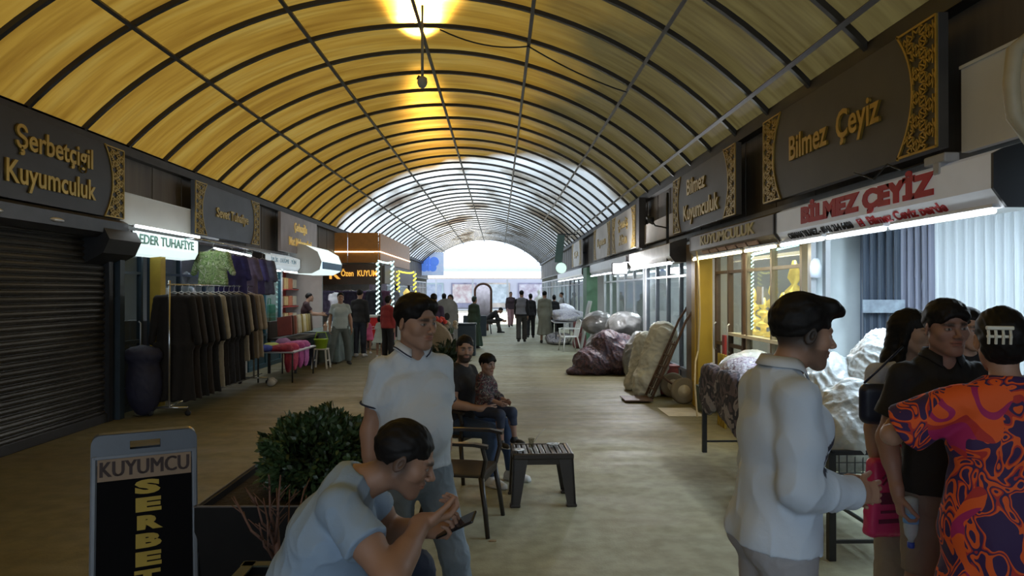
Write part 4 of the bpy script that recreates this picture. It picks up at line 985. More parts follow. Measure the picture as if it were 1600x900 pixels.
# --- hand truck
root = empty('hand_truck', (2.81, 11.22, 0), 0, 'rusty brown hand truck with two rubber wheels beside the yellow pillar', 'hand truck')
m_rust = mat('rusty_steel', (.10,.055,.035), rough=.6, var=.4, scale=8)
b = MB()
for y in (-.22, .22): b.tube([(-.42, y, .06), (-.02, y, .95), (.12, y, 1.28), (.24, y, 1.46)], .020, 8)
for t in (.15, .35, .55, .75, .95): b.tube([(-.42+.40*t, -.22, .06+.89*t), (-.42+.40*t, .22, .06+.89*t)], .014, 6)
for y in (-.08, .08): b.tube([(-.40, y, .10), (-.02, y, .95)], .011, 6)
b.build('frame', m_rust, root, True)
b = MB(); b.box((-.62,0,.035), (.44,.50,.02)); b.build('toe_plate', m_rust, root)
b = MB(); b.tube([(.05,-.30,.20),(.05,.30,.20)], .014, 8); b.tube([(.05,-.2,.20),(-.25,-.2,.42)], .012, 6); b.tube([(.05,.2,.20),(-.25,.2,.42)], .012, 6); b.build('axle', m_rust, root, True)
for y in (-.34, .34):
    b = MB(); b.lathe([(.10,-.045),(.17,-.045),(.20,-.03),(.205,0),(.20,.03),(.17,.045),(.10,.045)], (.05,y,.205), 24, Matrix.Rotation(R(90),3,'X')); w = b.build('wheel', mat('old_rubber', (.17,.14,.095), rough=.8), root, True)
    b = MB(); b.lathe([(.02,-.055),(.045,-.055),(.05,-.048),(.10,-.046),(.10,.046),(.05,.048),(.045,.055),(.02,.055)], (.05,y,.205), 16, Matrix.Rotation(R(90),3,'X')); b.build('rim', mat('rim_cream', (.42,.36,.25), rough=.5), w, True)
for y in (-.22, .22): b = MB(); b.tube([(.24,y,1.46),(.31,y,1.54)], .026, 8); b.build('grip', m_black, root, True)
b = MB()
for i in range(5): b.bar((-.05+i*.05, .30, .03), (.05+i*.07, .46, 1.15), .02, .035)
b.bar((.0,.42,.9),(.3,.42,.95),.02,.03); tag(b.build('folded_stand', mat('pinkish_steel', (.25,.17,.16), rough=.5), loc=(2.55,11.5,0)), 'folded stand of thin metal bars propped behind the hand truck', 'stand')
b = MB(); b.box((0,0,.25), (.32,.30,.46), bev=.03); b.box((0,0,.49), (.34,.32,.03)); tag(b.build('red_bag', mat('dull_red', (.25,.05,.04), rough=.6), loc=(2.84,10.95+.9,0)), 'dull red box on the floor behind the hand truck wheel', 'box')
b = MB(); b.box((0,0,.003), (.50,.7,.004)); tag(b.build('paper_sheet', mat('card', (.55,.50,.42), rough=.8), loc=(2.62, 10.15, 0)), 'flat pale sheet of card lying on the floor in front of the hand truck', 'paper')
b = MB(); b.box((0,0,.17), (.20,.36,.34), bev=.02); b.box((0,0,.35), (.22,.38,.03), bev=.01); tag(b.build('bin', mat('dark_green', (.04,.07,.06), rough=.5), loc=(3.02, 10.25, 0)), 'dark green bin on the floor against the yellow pillar', 'bin')

# --- white linen tables, chairs and leaning boards beyond the sacks
m_linen = pattern('white_linen', [(.75,.75,.80),(.60,.58,.70),(.85,.85,.88),(.50,.48,.62),(.8,.8,.82)], 3, .7)
def trestle(x, y, w, d, h, m, label, group=None):
    root = empty('table', (x, y, 0), 0, label, 'table', group)
    b = MB(); b.box((0,0,h), (w,d,.03), bev=.006); b.build('table_top', m, root)
    for sx in (-1,1):
        for sy in (-1,1): b = MB(); b.tube([(sx*(w/2-.05), sy*(d/2-.05), 0), (sx*(w/2-.05), sy*(d/2-.05), h)], .016, 6); b.build('leg', m_dark, root, True)
    return root
def pile(x, y, z, w, d, h, m, label, cat='pile of linen', seed=0, n=7, res=.028, amp=.02, group=None, name='linen_pile', f=9):
    r_ = random.Random(seed); pr = [((r_.uniform(-.5,.5)*w*.7, r_.uniform(-.5,.5)*d*.7, h*r_.uniform(.25,.6)), (w*r_.uniform(.2,.34), d*r_.uniform(.2,.3), h*r_.uniform(.3,.45))) for _ in range(n)]
    pr.append(((0,0,h*.2), (w*.5, d*.5, h*.28)))
    return blobs(name, pr, (x,y,z), m, label, cat, group, res=res, amp=amp, f=f, seed=seed)
trestle(2.35, 24.0, 1.1, 2.2, .72, m_alu, 'table under white linen beside the green column'); pile(2.35, 24.0, .74, 1.05, 2.1, .42, m_linen, 'heap of folded white and lilac linen on the table beside the green column', seed=5)
trestle(2.35, 27.2, 1.1, 2.4, .72, m_alu, 'second linen table, farther from the green column'); pile(2.35, 27.2, .74, 1.05, 2.3, .55, m_linen, 'heap of white linen on the farther linen table', seed=6)
pile(1.95, 23.4, 0, .7, 1.4, .45, pattern('mixed_linen', [(.3,.3,.35),(.5,.5,.5),(.15,.15,.2),(.55,.5,.45)], 4), 'mixed cloth bundles on the floor under the linen table', seed=8)
for i, (x, y, h, lb_) in enumerate([(2.62,21.4,1.45,'tall pale wrapped board leaning against the green column'), (2.70,20.2,1.05,'shorter wrapped board leaning nearer than the green column')]):
    b = MB(); b.box((0,0,h/2), (.06,.62,h), rot=(0,R(12),0), bev=.02); b.box((-.035,0,h/2), (.01,.5,h*.9), rot=(0,R(12),0)); tag(b.build('wrapped_board', mat('board_grey', (.40,.42,.40), rough=.4, bump=.4), loc=(x,y,.02)), lb_, 'board')
m_wchair = mat('white_resin', (.70,.71,.70), rough=.35, var=.04)
def resin_chair(loc, rz, label, m, group=None, cat='chair'):
    root = empty('plastic_chair', loc, rz, label, cat, group)   # faces +Y locally
    b = MB(); b.box((0,0,.42), (.44,.42,.028), bev=.012); b.box((0,.20,.40), (.42,.03,.05), bev=.01); b.build('seat', m, root)
    for sx in (-1,1):
        b = MB(); b.tube([(sx*.22,.19,.42),(sx*.245,.225,.2),(sx*.265,.25,0)], .022, 8, r2=.017); b.build('leg', m, root, True)
        b = MB(); b.tube([(sx*.20,-.19,.42),(sx*.235,-.235,.2),(sx*.265,-.28,0)], .022, 8, r2=.017); b.build('leg', m, root, True)
        b = MB(); b.tube([(sx*.225,.20,.42),(sx*.25,.23,.55),(sx*.262,.21,.64)], .017, 8)
        b.add(*slab([(sx*.262,.25,.645),(sx*.268,.15,.66),(sx*.268,-.05,.66),(sx*.25,-.20,.66),(sx*.215,-.25,.66)], .055, .022)); b.build('arm', m, root, False)
    b = MB()
    for sx in (-1,1): b.tube([(sx*.205,-.20,.42),(sx*.225,-.25,.66),(sx*.205,-.30,.85)], .020, 8)
    b.add(*slab([(-.205,-.30,.84),(-.12,-.315,.87),(0,-.32,.885),(.12,-.315,.87),(.205,-.30,.84)], .022, .075))
    for i in range(5): x = -.13+i*.065; b.tube([(x,-.205,.43),(x*1.05,-.26,.66),(x,-.312,.85)], .013, 6)
    b.build('backrest', m, root)
    return root
def slab(pts, w, h):
    """flat ribbon of width w (across, horizontal) and height h along a path"""
    vs, fs = [], []; n = len(pts); P = [Vector(p) for p in pts]
    for i, p in enumerate(P):
        t = (P[min(i+1,n-1)]-P[max(0,i-1)]).normalized(); s_ = t.cross(Vector((0,0,1))).normalized()*w/2; u = Vector((0,0,h/2))
        vs += [p-s_-u, p+s_-u, p+s_+u, p-s_+u]
    for i in range(n-1): fs += [(i*4+k, i*4+(k+1)%4, (i+1)*4+(k+1)%4, (i+1)*4+k) for k in range(4)]
    fs += [(3,2,1,0), ((n-1)*4, (n-1)*4+1, (n-1)*4+2, (n-1)*4+3)]
    return vs, fs
resin_chair((2.05, 20.6, 0), R(100), 'white plastic armchair in front of the leaning wrapped boards', m_wchair)
b = MB(); b.box((0,0,.24), (.40,.34,.46), bev=.08); b.box((0,.10,.62), (.36,.10,.40), bev=.05); tag(b.build('cushioned_seat', mat('maroon', (.16,.05,.05), rough=.6), loc=(2.45,21.5,.0)), 'maroon upholstered low seat beside the white plastic armchair', 'seat')

# --- floodlight and pipe lamp on the right
root = empty('floodlight', (2.62, 15.22, 2.24), 0, 'blindingly bright white floodlight hung under the shutter box', 'floodlight')
b = MB(); b.box((0,.06,0), (.34,.10,.26), bev=.02); b.tube([(0,.04,.1),(.10,-.02,.14),(.24,-.06,.14)], .015, 6); b.build('housing', m_black, root)
b = MB(); b.box((0,0,0), (.28,.02,.20)); b.build('lens', mat('flood_lens', (1,1,1), emit=(.95,.98,1), es=160), root)
ld = bpy.data.lights.new('flood', 'POINT'); ld.energy = 230; ld.shadow_soft_size = .12; ld.color = (.95,.97,1); lo = bpy.data.objects.new('flood', ld); C.objects.link(lo); lo.parent = root; lo.location = (0,-.22,0)
root = empty('pipe_lamp', (2.86, 11.9, 2.4), 0, 'dark swan-neck lamp on an upright pipe beside the brown lightbox', 'lamp')
b = MB(); b.tube([(0,0,-.15),(0,0,1.02)], .022, 8); b.tube([(.0,.06,-.1),(.0,.06,.95)], .014, 8); b.build('pipe', m_dark, root, True)
b = MB(); b.tube([(0,0,.42),(-.10,-.02,.44),(-.22,-.03,.46),(-.26,-.03,.52)], .012, 8); b.build('arm', m_dark, root, True)
b = MB(); b.lathe([(.012,.06),(.05,.03),(.09,-.03),(.085,-.035),(.02,.0)], (-.29,-.03,.56), 16, Matrix.Rotation(R(50),3,'Y')); b.build('shade', m_dark, root, True)
root = empty('green_banner', (2.28, 26.5, 0), 0, 'narrow dark green hanging banner with a round light over the far tables', 'banner')
b = MB(); b.box((0,0,3.35), (.28,.08,1.05), rot=(0,R(6),0)); b.build('cloth', mat('banner_green', (.08,.13,.11), rough=.6), root)
b = MB(); b.lathe([(.02,-.04),(.18,-.04),(.20,0),(.18,.04),(.02,.04)], (.05,-.08,2.62), 20, Matrix.Rotation(R(90),3,'X')); b.build('round_light', mat('round_lit', (.7,.9,.8), emit=(.7,1,.85), es=1.2), root)
b = MB(); b.box((.40,0,3.9), (.95,.04,.04)); b.box((.84,0,3.5), (.05,.05,.9)); b.box((.3,0,3.75),(.03,.03,.3)); b.build('bracket', m_dark, root)

# --- jeweller window display
m_goldlit = mat('gold_jewellery_glow', (.85,.60,.16), rough=.25, metal=.5, var=.35, scale=18, emit=(1,.75,.25), es=.9)  # glow put into the gold itself, though the stands are no lamps
b = MB(); b.box((0,0,1.16), (.7,1.9,.04)); b.box((.3,0,.58),(.06,1.9,1.14)); tag(b.build('display_shelf', mat('display_white', (.7,.66,.55)), loc=(XR+.42, 8.75, 0)), 'lit display shelf inside the jeweller window', 'shelf')
for i, (y, h, w) in enumerate([(8.05,.92,.15), (8.36,.55,.14), (8.68,.70,.12), (9.0,.48,.12), (9.35,.60,.10)]):
    b = MB(); b.lathe([(w*.9,0),(w,.03),(w*.3,.06),(w*.3,.12),(w*.95,.15),(w*.9,.20),(w*.25,.24),(w*.25,.30),(w*.75,.33),(w*.7,.37),(w*.2,.42),(w*.5,.47),(w*.45,.5),(.02,.60)], (0,0,0), 18)
    for v in range(len(b.v)): b.v[v] = (b.v[v][0], b.v[v][1], b.v[v][2]*h/.60)
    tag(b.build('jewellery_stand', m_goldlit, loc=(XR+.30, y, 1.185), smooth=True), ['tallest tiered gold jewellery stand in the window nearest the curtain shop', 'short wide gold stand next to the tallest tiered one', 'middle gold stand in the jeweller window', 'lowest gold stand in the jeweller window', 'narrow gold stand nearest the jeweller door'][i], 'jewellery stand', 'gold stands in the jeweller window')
ld = bpy.data.lights.new('window_light', 'AREA'); ld.size = .5; ld.size_y = 1.4; ld.shape = 'RECTANGLE'; ld.energy = 70; ld.color = (1,.88,.6); lo = bpy.data.objects.new('window_light', ld); C.objects.link(lo); lo.location = (XR+.5, 8.6, 2.6)
def rope(pts, label, m, sw=.03, pitch=.09, name='rope_light', parent=None):
    """a strip light wound round a post: a spiral of lit tube"""
    root = empty(name, pts[0], 0, label, 'rope light') if parent is None else parent; P0 = Vector(pts[0]); b = MB(); t_ = MB()
    for a, c in zip(pts, pts[1:]):
        a = Vector(a)-P0; c = Vector(c)-P0; L = (c-a).length; d = (c-a)/L; u = d.orthogonal().normalized(); w = d.cross(u); n = max(6, int(L/pitch*8)); t_.tube([a, c], sw*.7, 6)
        b.tube([a+d*L*i/n+(u*cos(i*pi/4)+w*sin(i*pi/4))*sw for i in range(n+1)], sw*.38, 5)
    t_.build('post', m_alu, root); b.build('lit_strip', m, root); return root
m_ropew = mat('rope_white', (1,1,1), emit=(.55,.95,.90), es=4.0); m_ropey = mat('rope_yellow', (1,1,.3), emit=(.95,.85,.05), es=3.0)
rope([(XR+.15, 8.98, 1.25), (XR+.15, 8.98, 2.22), (XR+.15, 7.6, 2.26)], 'thin lit rope light framing the jeweller window', m_ropew, .014, .05)

# --- curtain shop interior
def curtain(x0, x1, y, z0, z1, m, label, nf, amp=.05, seed=0, side=False):
    n = nf*8; rs = random.Random(seed); ph = [rs.uniform(-.6,.6) for _ in range(nf+2)]; vs = []; rows = 10
    for j in range(rows+1):
        z = z0+(z1-z0)*j/rows; k = 1-.35*j/rows
        for i in range(n+1):
            t = i/n; a = t*nf*2*pi+ph[int(t*nf)]*(1-j/rows); vs.append((x0+(x1-x0)*t+.012*sin(a*2+1), y-amp*k*(.6+.4*sin(a))-.012*sin(a*3), z))
    N = len(vs); vs += [(v[0], v[1]+.006, v[2]) for v in vs]
    fs = [(j*(n+1)+i, j*(n+1)+i+1, (j+1)*(n+1)+i+1, (j+1)*(n+1)+i) for j in range(rows) for i in range(n)]
    fs += [tuple(q+N for q in f[::-1]) for f in fs]
    b = MB(); b.add(vs, fs); return tag(b.build('curtain', m, smooth=True, fix=False), label, 'curtain')
m_cblue = mat('curtain_blue', (.035,.055,.090), rough=.6, var=.3, scale=3, stretch=(1,1,.3), sheen=.3)
m_cgrey = mat('curtain_grey', (.20,.21,.28), rough=.6, var=.25, scale=3, stretch=(3,1,.2), sheen=.3)
m_sheer = mat('curtain_sheer', (.62,.66,.70), rough=.7, var=.06, scale=3, stretch=(3,1,.2))
curtain(3.62, 4.02, 7.02, .35, 2.9, m_cblue, 'dark blue curtain with a pale band nearest the shop front', 5, .06, 1)
curtain(4.03, 4.38, 7.05, .35, 2.9, m_cgrey, 'grey-lilac pleated curtain between the blue and the white ones', 5, .06, 2)
curtain(4.39, 6.6, 7.08, .30, 2.9, m_sheer, 'wide white sheer curtain filling the shop wall', 22, .06, 3)
b = MB(); b.box((0,0,0), (.42,.015,.13)); tag(b.build('curtain_band', mat('band_silver', (.25,.30,.36), rough=.5, var=.3, scale=12), loc=(3.82, 6.93, 1.60)), 'silvery woven band across the dark blue curtain', 'band')
b = MB(); b.tube([(3.4,7.0,2.88),(6.8,7.0,2.88)], .018, 8); tag(b.build('curtain_rail', m_alu), 'steel rail carrying the curtains in the shop', 'rail')
for i, x in enumerate((3.18, 3.30)): b = MB(); b.box((x, 7.10-.06*i, 1.3), (.05,.07,2.6)); tag(b.build('rail_post', m_alu), ['outer aluminium upright at the edge of the curtain shop', 'inner aluminium upright at the edge of the curtain shop'][i], 'post')
b = MB(); b.lathe([(.02,-.10),(.05,-.09),(.055,.02),(.04,.08),(.02,.10)], (0,0,0), 12); tag(b.build('air_freshener', mat('white_blue', (.75,.8,.9), rough=.3), loc=(3.18, 7.02, 1.98), smooth=True), 'small white dispenser fixed at the edge of the curtain shop', 'dispenser')
for i, (x, y) in enumerate(((4.6,5.2),(6.2,5.6))):
    root = empty('ceiling_tube', (x,y,2.90), 0, ['ceiling tube lamp of the curtain shop nearest the front', 'ceiling tube lamp deeper in the curtain shop'][i], 'lamp'); b = MB(); b.box((0,0,.03), (.08,1.3,.05)); b.build('fitting', m_alu, root); b = MB(); b.tube([(0,-.6,-.01),(0,.6,-.01)], .016, 8); b.build('tube', m_tube, root, True)
    ld = bpy.data.lights.new('tube_light', 'AREA'); ld.shape = 'RECTANGLE'; ld.size = .1; ld.size_y = 1.2; ld.energy = 105; ld.color = (.72,.88,1); lo = bpy.data.objects.new('tube_light', ld); C.objects.link(lo); lo.parent = root; lo.location = (0,0,-.04)

# --- wire basket tables with goods (right foreground)
def basket_table(x0, x1, y0, y1, zt, zb, label):
    root = empty('basket_table', ((x0+x1)/2, (y0+y1)/2, 0), 0, label, 'basket table'); w, d = x1-x0, y1-y0; m = m_dark
    for sx in (-1,1):
        for sy in (-1,1): b = MB(); b.box((sx*w/2, sy*d/2, zt/2), (.045,.045,zt)); b.build('leg', m, root)
    b = MB()
    for z in (zb, zt): 
        for s_ in (-1,1): b.box((0, s_*d/2, z), (w,.03,.03)); b.box((s_*w/2, 0, z), (.03,d,.03))
    b.box((0,0,.12), (.02,d,.02)); b.box((0,d/2,.12),(w,.02,.02)); b.box((0,-d/2,.12),(w,.02,.02)); b.build('rails', m, root)
    b = MB()
    for s_ in (-1,1):
        n = int(w/.05); [b.box((-w/2+i*w/n, s_*d/2, (zb+zt)/2), (.006,.006,zt-zb)) for i in range(n+1)]
        n = int(d/.05); [b.box((s_*w/2, -d/2+i*d/n, (zb+zt)/2), (.006,.006,zt-zb)) for i in range(n+1)]
    k = int((zt-zb)/.06)
    for j in range(1,k): z = zb+(zt-zb)*j/k; [b.box((0,s_*d/2,z),(w,.005,.005)) for s_ in (-1,1)]; [b.box((s_*w/2,0,z),(.005,d,.005)) for s_ in (-1,1)]
    n = int(w/.06); [b.box((-w/2+i*w/n,0,zb), (.006,d,.006)) for i in range(n+1)]; n = int(d/.06); [b.box((0,-d/2+i*d/n,zb), (w,.006,.006)) for i in range(n+1)]
    b.build('wire_mesh', mat('wire_grey', (.10,.11,.12), rough=.4, metal=.5), root); return root
basket_table(2.16, 3.0, 4.55, 6.1, .70, .50, 'black wire basket table heaped with white bags in the foreground')
basket_table(2.23, 3.0, 6.3, 7.62, .88, .60, 'black wire basket table with patterned clothes behind the nearest one')
for i, (x, y, z, r, lb_) in enumerate([
    (2.42,4.80,.52,(.26,.26,.30),'big white plastic bag drooping over the front edge of the basket'), (2.50,5.30,.56,(.30,.28,.34),'white plastic bag in the middle of the basket heap'),
    (2.80,5.15,.58,(.24,.30,.42),'tallest crinkled clear bag at the back of the basket'), (2.75,4.72,.52,(.20,.18,.24),'small white bag at the right end of the basket'), (2.45,5.80,.56,(.24,.26,.34),'white bag at the far end of the heaped basket')]):
    blobs('plastic_bag', [((0,0,r[2]),r), ((.08,.06,r[2]*1.3),(r[0]*.7,r[1]*.7,r[2]*.6)), ((-.10,-.05,r[2]*.8),(r[0]*.75,r[1]*.75,r[2]*.7)), ((.02,.0,r[2]*1.8),(r[0]*.35,r[1]*.35,r[2]*.3))], (x,y,z), m_plastic, lb_, 'plastic bag', 'white bags in the near basket', res=.011, amp=.042, f=7.5, seed=40+i)
m_floral = pattern('lilac_floral', [(.62,.60,.66),(.40,.32,.42),(.75,.75,.78),(.28,.22,.30),(.55,.48,.50)], 9, .8)
m_mixdark = pattern('dark_mixed', [(.05,.045,.06),(.14,.11,.13),(.04,.04,.06),(.30,.27,.29),(.08,.07,.09)], 3.5, .8, warp=.25, bump=.15)
blobs('clothes_heap', [((0,0,.12),(.34,.30,.16)), ((-.15,.2,.16),(.22,.25,.14)), ((.12,-.25,.14),(.25,.25,.15))], (2.58,6.72,.80), m_floral, 'heap of lilac floral clothes on top of the second basket', 'clothes', res=.016, amp=.02, f=14, seed=3)
blobs('clothes_heap', [((0,0,.14),(.34,.32,.18)), ((.1,.25,.16),(.22,.25,.16))], (2.62,7.25,.80), m_plastic, 'heap of whitish wrapped clothes at the far end of the second basket', 'clothes', res=.016, amp=.02, f=14, seed=5)
blobs('hanging_cloth', [((0,0,.02),(.045,.36,.20)), ((0,.15,.02),(.045,.30,.24)), ((.03,0,.2),(.07,.38,.08)), ((.0,-.18,-.12),(.04,.20,.20))], (2.21,6.70,.70), m_mixdark, 'dark mixed clothes hanging over the near side of the second basket', 'clothes', res=.012, amp=.012, f=20, ridge=False, floor=False, seed=6)
blobs('hanging_cloth', [((0,0,.0),(.045,.30,.20)), ((0,.12,-.02),(.045,.24,.26)), ((.03,0,.18),(.07,.30,.08))], (2.21,7.30,.72), m_mixdark, 'dark clothes hanging over the far side of the second basket', 'clothes', res=.012, amp=.012, f=20, ridge=False, floor=False, seed=7)
blobs('clothes_heap', [((0,0,.12),(.30,.20,.12)), ((.2,.1,.15),(.25,.20,.14))], (2.66,6.22,.70), m_floral, 'small heap of pale lilac garments between the two baskets', 'clothes', res=.014, amp=.02, f=14, seed=8)

# ------------------------------------------------------------------ left side goods
def coat(name, w, h, m, sleeve=.6, res=.018, seed=0, flare=1.2, coll=True):
    """garment on a hanger, its top at z=0, wide along X"""
    F = Field((-w*.75,-.16,-h-.08), (w*.75,.16,.08), res)
    sx = (1,0,0)
    F.cone((0,0,-.10), (0,0,-h*.5), .055, .062, .04, sx, w*.5/.06*.82); F.cone((0,0,-h*.5), (0,0,-h), .062, .07, .04, sx, w*.5/.06*.82*flare*.9)
    F.cone((-w*.36,0,-.10), (w*.36,0,-.10), .045, .045, .03); F.cone((0,0,-.04), (0,0,-.10), .05, .06, .03, sx, 1.4)
    for s_ in (-1,1): F.cone((s_*w*.40,0,-.11), (s_*w*.56,.01,-sleeve), .060, .050, .012)
    F.plane((0,0,-h), (0,0,-1)); F.ell((0,-.03,0), (.055,.08,.06), .01, sub=True)
    V, Q = F.surface(); V = relax(V, Q, 1); N = normals_of(V, Q); fold = np.sin(V[:,0]*38+seed+np.sin(V[:,2]*3+seed)*1.2)*np.clip(-V[:,2]/h, 0, 1)*.012
    V = V+N*fold[:,None]; V = wrinkle(V, Q, .005, 12, seed)
    return V, Q
def hang(root_name, V, Q, m, loc, rz, label, cat, group, drop=.09):
    root = empty(root_name, loc, rz, label, cat, group); g = mesh_np('garment', V, Q, m, root); g.location = (0,0,-drop)
    b = MB(); b.tube([(-.20,0,-drop-.075),(0,0,-drop+.0),(.20,0,-drop-.075),(-.20,0,-drop-.075)], .006, 6); b.tube([(0,0,-drop),(0,0,-.03),(.018,0,-.005),(.0,0,.018),(-.018,0,.005)], .003, 6); b.build('hanger', m_wchair, root, True); return root
root = empty('clothes_rack', (-4.62, 11.65, 0), 0, 'long chrome rail on castors holding dark coats in front of the haberdashery', 'clothes rack')
m_chrome = mat('chrome', (.6,.62,.64), rough=.2, metal=.9)
RZ = 1.84
b = MB(); b.tube([(0,-1.75,RZ),(0,1.75,RZ)], .015, 10); b.build('rail', m_chrome, root, True)
for y in (-1.70, 1.70):
    b = MB(); b.tube([(0,y,.12),(0,y,RZ+.06)], .016, 10); b.build('post', m_chrome, root, True)
    b = MB(); b.tube([(-.26,y,.12),(.26,y,.12)], .016, 8); f = b.build('foot', m_chrome, root, True)
    for sx in (-1,1): b = MB(); b.lathe([(.01,-.012),(.04,-.012),(.04,.012),(.01,.012)], (sx*.26,y,.045), 14, Matrix.Rotation(R(90),3,'X')); b.tube([(sx*.26,y,.045),(sx*.26,y,.12)], .008, 6); b.build('castor', m_black, f, True)
b = MB(); b.tube([(0,-1.7,.14),(0,1.7,.14)], .012, 8); b.tube([(.15,-1.7,.20),(.15,1.7,.20)], .008, 8); b.build('lower_rail', m_chrome, root, True)
cc = [(.022,.018,.016),(.045,.032,.026),(.018,.018,.020),(.06,.045,.035),(.016,.016,.018),(.34,.30,.22),(.028,.024,.024),(.035,.036,.045),(.05,.05,.06),(.022,.02,.02),(.30,.26,.19),(.030,.022,.022),(.26,.21,.15),(.34,.28,.20)]
cn = ['black','dark brown','black','brown','black','cream lined','charcoal','slate grey','grey','black','beige edged','dark plum','tan','pale tan']
meshes = [coat('c', .60, 1.56, None, .72, seed=1), coat('c', .58, 1.52, None, .70, seed=2), coat('c', .56, 1.22, None, .66, seed=3)]
for i in range(14):
    k = 0 if i < 5 else (1 if i < 10 else 2); V, Q = meshes[k]; y = 10.10+i*.225
    hang('hanging_coat', V, Q, mat('coat_%d' % i, tuple(c_*(.55 if cc[i][0] < .1 else .9) for c_ in cc[i]), rough=.85, var=.15, scale=4, bump=.2), (-4.62, y, RZ-.002), R(random.uniform(-6,6)), '%s long coat, %s on the chrome rail' % (cn[i], ['nearest the camera','second','third','fourth','fifth','sixth','seventh','eighth','ninth','tenth','eleventh','twelfth','last but one','last, farthest from the camera'][i]+('' if i in (0,13) else ' counted from the near end')), 'coat', 'coats on the chrome rail')
blobs('dark_sack', [((0,0,.45),(.24,.22,.45)), ((-.02,0,.85),(.27,.20,.14))], (-4.98, 9.98, 0), mat('navy_cloth', (.022,.022,.045), rough=.7), 'dark navy draped stool or sack beside the first coat', 'sack', res=.02, amp=.015, f=8)
# clothes hung on the awning
Vb, Qb = coat('b', .62, .62, None, .42, seed=5, flare=1.0)
m_grn = pattern('green_print', [(.16,.26,.08),(.30,.38,.18),(.10,.16,.05),(.42,.46,.30)], 9, .8)
hang('hanging_blouse', Vb, Qb, m_grn, (-4.82, 11.95, 2.56), R(-8), 'green patterned blouse hanging from the awning above the coats', 'blouse', 'clothes hung from the awning')
for i, (y, c_, x, lb_) in enumerate([(12.7,(.035,.03,.13),-4.80,'deep purple blouse hanging right beside the green blouse'), (13.3,(.12,.09,.13),-4.80,'dusty mauve blouse hanging after the purple one'), (13.9,(.05,.04,.12),-4.85,'dark violet blouse hanging third from the green one'), (14.5,(.10,.10,.14),-4.85,'grey blouse hanging at the end of the row beside the taupe board')]):
    V, Q = coat('b', .55, .75, None, .45, seed=6+i); hang('hanging_blouse', V, Q, mat('blouse_%d' % i, c_, rough=.8, var=.3, scale=8), (x, y, 2.52), R(10-8*i), lb_, 'blouse', 'clothes hung from the awning')
b = MB(); b.tube([(-4.82,11.5,2.585),(-4.82,14.9,2.54)], .012, 8); b.tube([(-5.25,11.5,2.62),(-4.82,11.5,2.585)], .01, 6); b.tube([(-5.25,14.9,2.6),(-4.82,14.9,2.54)], .01, 6); tag(b.build('hanging_pole', m_chrome, smooth=True), 'thin steel pole under the awning that carries the blouses', 'pole')
b = MB(); b.tube([(-4.98,12.4,2.50),(-4.98,14.2,2.46)], .018, 8); tag(b.build('tube_lamp', m_tube, smooth=True), 'lit tube lamp behind the purple blouses', 'lamp')
ld = bpy.data.lights.new('tube_light', 'AREA'); ld.shape = 'RECTANGLE'; ld.size = .06; ld.size_y = 1.8; ld.energy = 14; ld.color = (.75,.8,1); lo = bpy.data.objects.new('tube_light', ld); C.objects.link(lo); lo.location = (-4.98,13.3,2.42)
# white mannequin torsos in the dark window
for i, (y, lb_) in enumerate([(11.6,'white mannequin bust behind the glass just left of the coats'), (12.6,'white mannequin bust behind the glass above the coats'), (13.9,'white mannequin bust behind the glass near the end of the rail')]):
    b = MB(); b.lathe([(.10,0),(.14,.1),(.11,.25),(.15,.42),(.14,.5),(.05,.56),(.045,.62),(.07,.68),(.06,.76),(.01,.80)], (0,0,0), 14); tag(b.build('mannequin_bust', mat('mannequin_white', (.45,.46,.48), rough=.4), loc=(-5.55,y,1.30), smooth=True), lb_, 'mannequin', 'mannequin busts in the dark window')
b = MB(); b.box((0,0,.65), (.5,4.0,1.28)); tag(b.build('counter', mat('counter_grey', (.10,.10,.12), rough=.6), loc=(-5.70,13.0,0)), 'dark counter behind the haberdashery window', 'counter')
# folding table with pink and red clothes
trestle(-4.28, 14.3, .75, 1.6, .58, m_alu, 'low metal table covered with pink and red clothes')
for i, (y, c1, c2, lb_, x) in enumerate([(13.65,(.30,.02,.03),(.16,.01,.03),'dark red garment hanging over the near end of the clothes table',-4.0), (14.05,(.62,.10,.16),(.35,.02,.08),'coral red garment draped over the clothes table',-4.0), (14.45,(.55,.12,.36),(.30,.03,.16),'magenta garment draped over the clothes table',-4.0), (14.85,(.62,.20,.52),(.36,.08,.28),'pink garment draped at the far end of the clothes table',-4.0)]):
    blobs('draped_garment', [((-.15,0,.02),(.24,.17,.08)), ((0,0,-.18),(.06,.16,.26))], (x-.06,y,.62), mat('drape_%d' % i, c1, col2=c2, rough=.8, scale=6), lb_, 'garment', 'clothes draped on the low table', res=.018, amp=.02, f=12, floor=False, seed=i)
blobs('garment_heap', [((0,0,.05),(.16,.20,.07))], (-4.5,14.0,.62), mat('lime_cloth', (.42,.48,.10), rough=.8), 'lime green folded garment on the low clothes table', 'garment', res=.018, amp=.015)
blobs('garment_heap', [((0,0,.05),(.18,.22,.08))], (-4.5,13.55,.60), mat('royal_cloth', (.03,.05,.25), rough=.8), 'royal blue garment at the near end of the low clothes table', 'garment', res=.018, amp=.015)
blobs('garment_heap', [((0,0,.05),(.16,.20,.12))], (-4.45,14.6,.62), mat('mauve_cloth', (.32,.16,.34), rough=.8), 'mauve garment heaped at the far end of the low clothes table', 'garment', res=.018, amp=.015)
for i, (x, y, lb_) in enumerate([(-4.2,13.1,'pair of pale shoes on the floor under the last coats, nearer one'), (-4.25,13.35,'pale shoe on the floor under the last coats, farther one')]): blobs('shoe_on_floor', [((0,0,.05),(.06,.14,.05)),((0,-.08,.08),(.05,.06,.06))], (x,y,0), mat('pale_shoe', (.35,.34,.30)), lb_, 'shoe', res=.012, amp=.004)
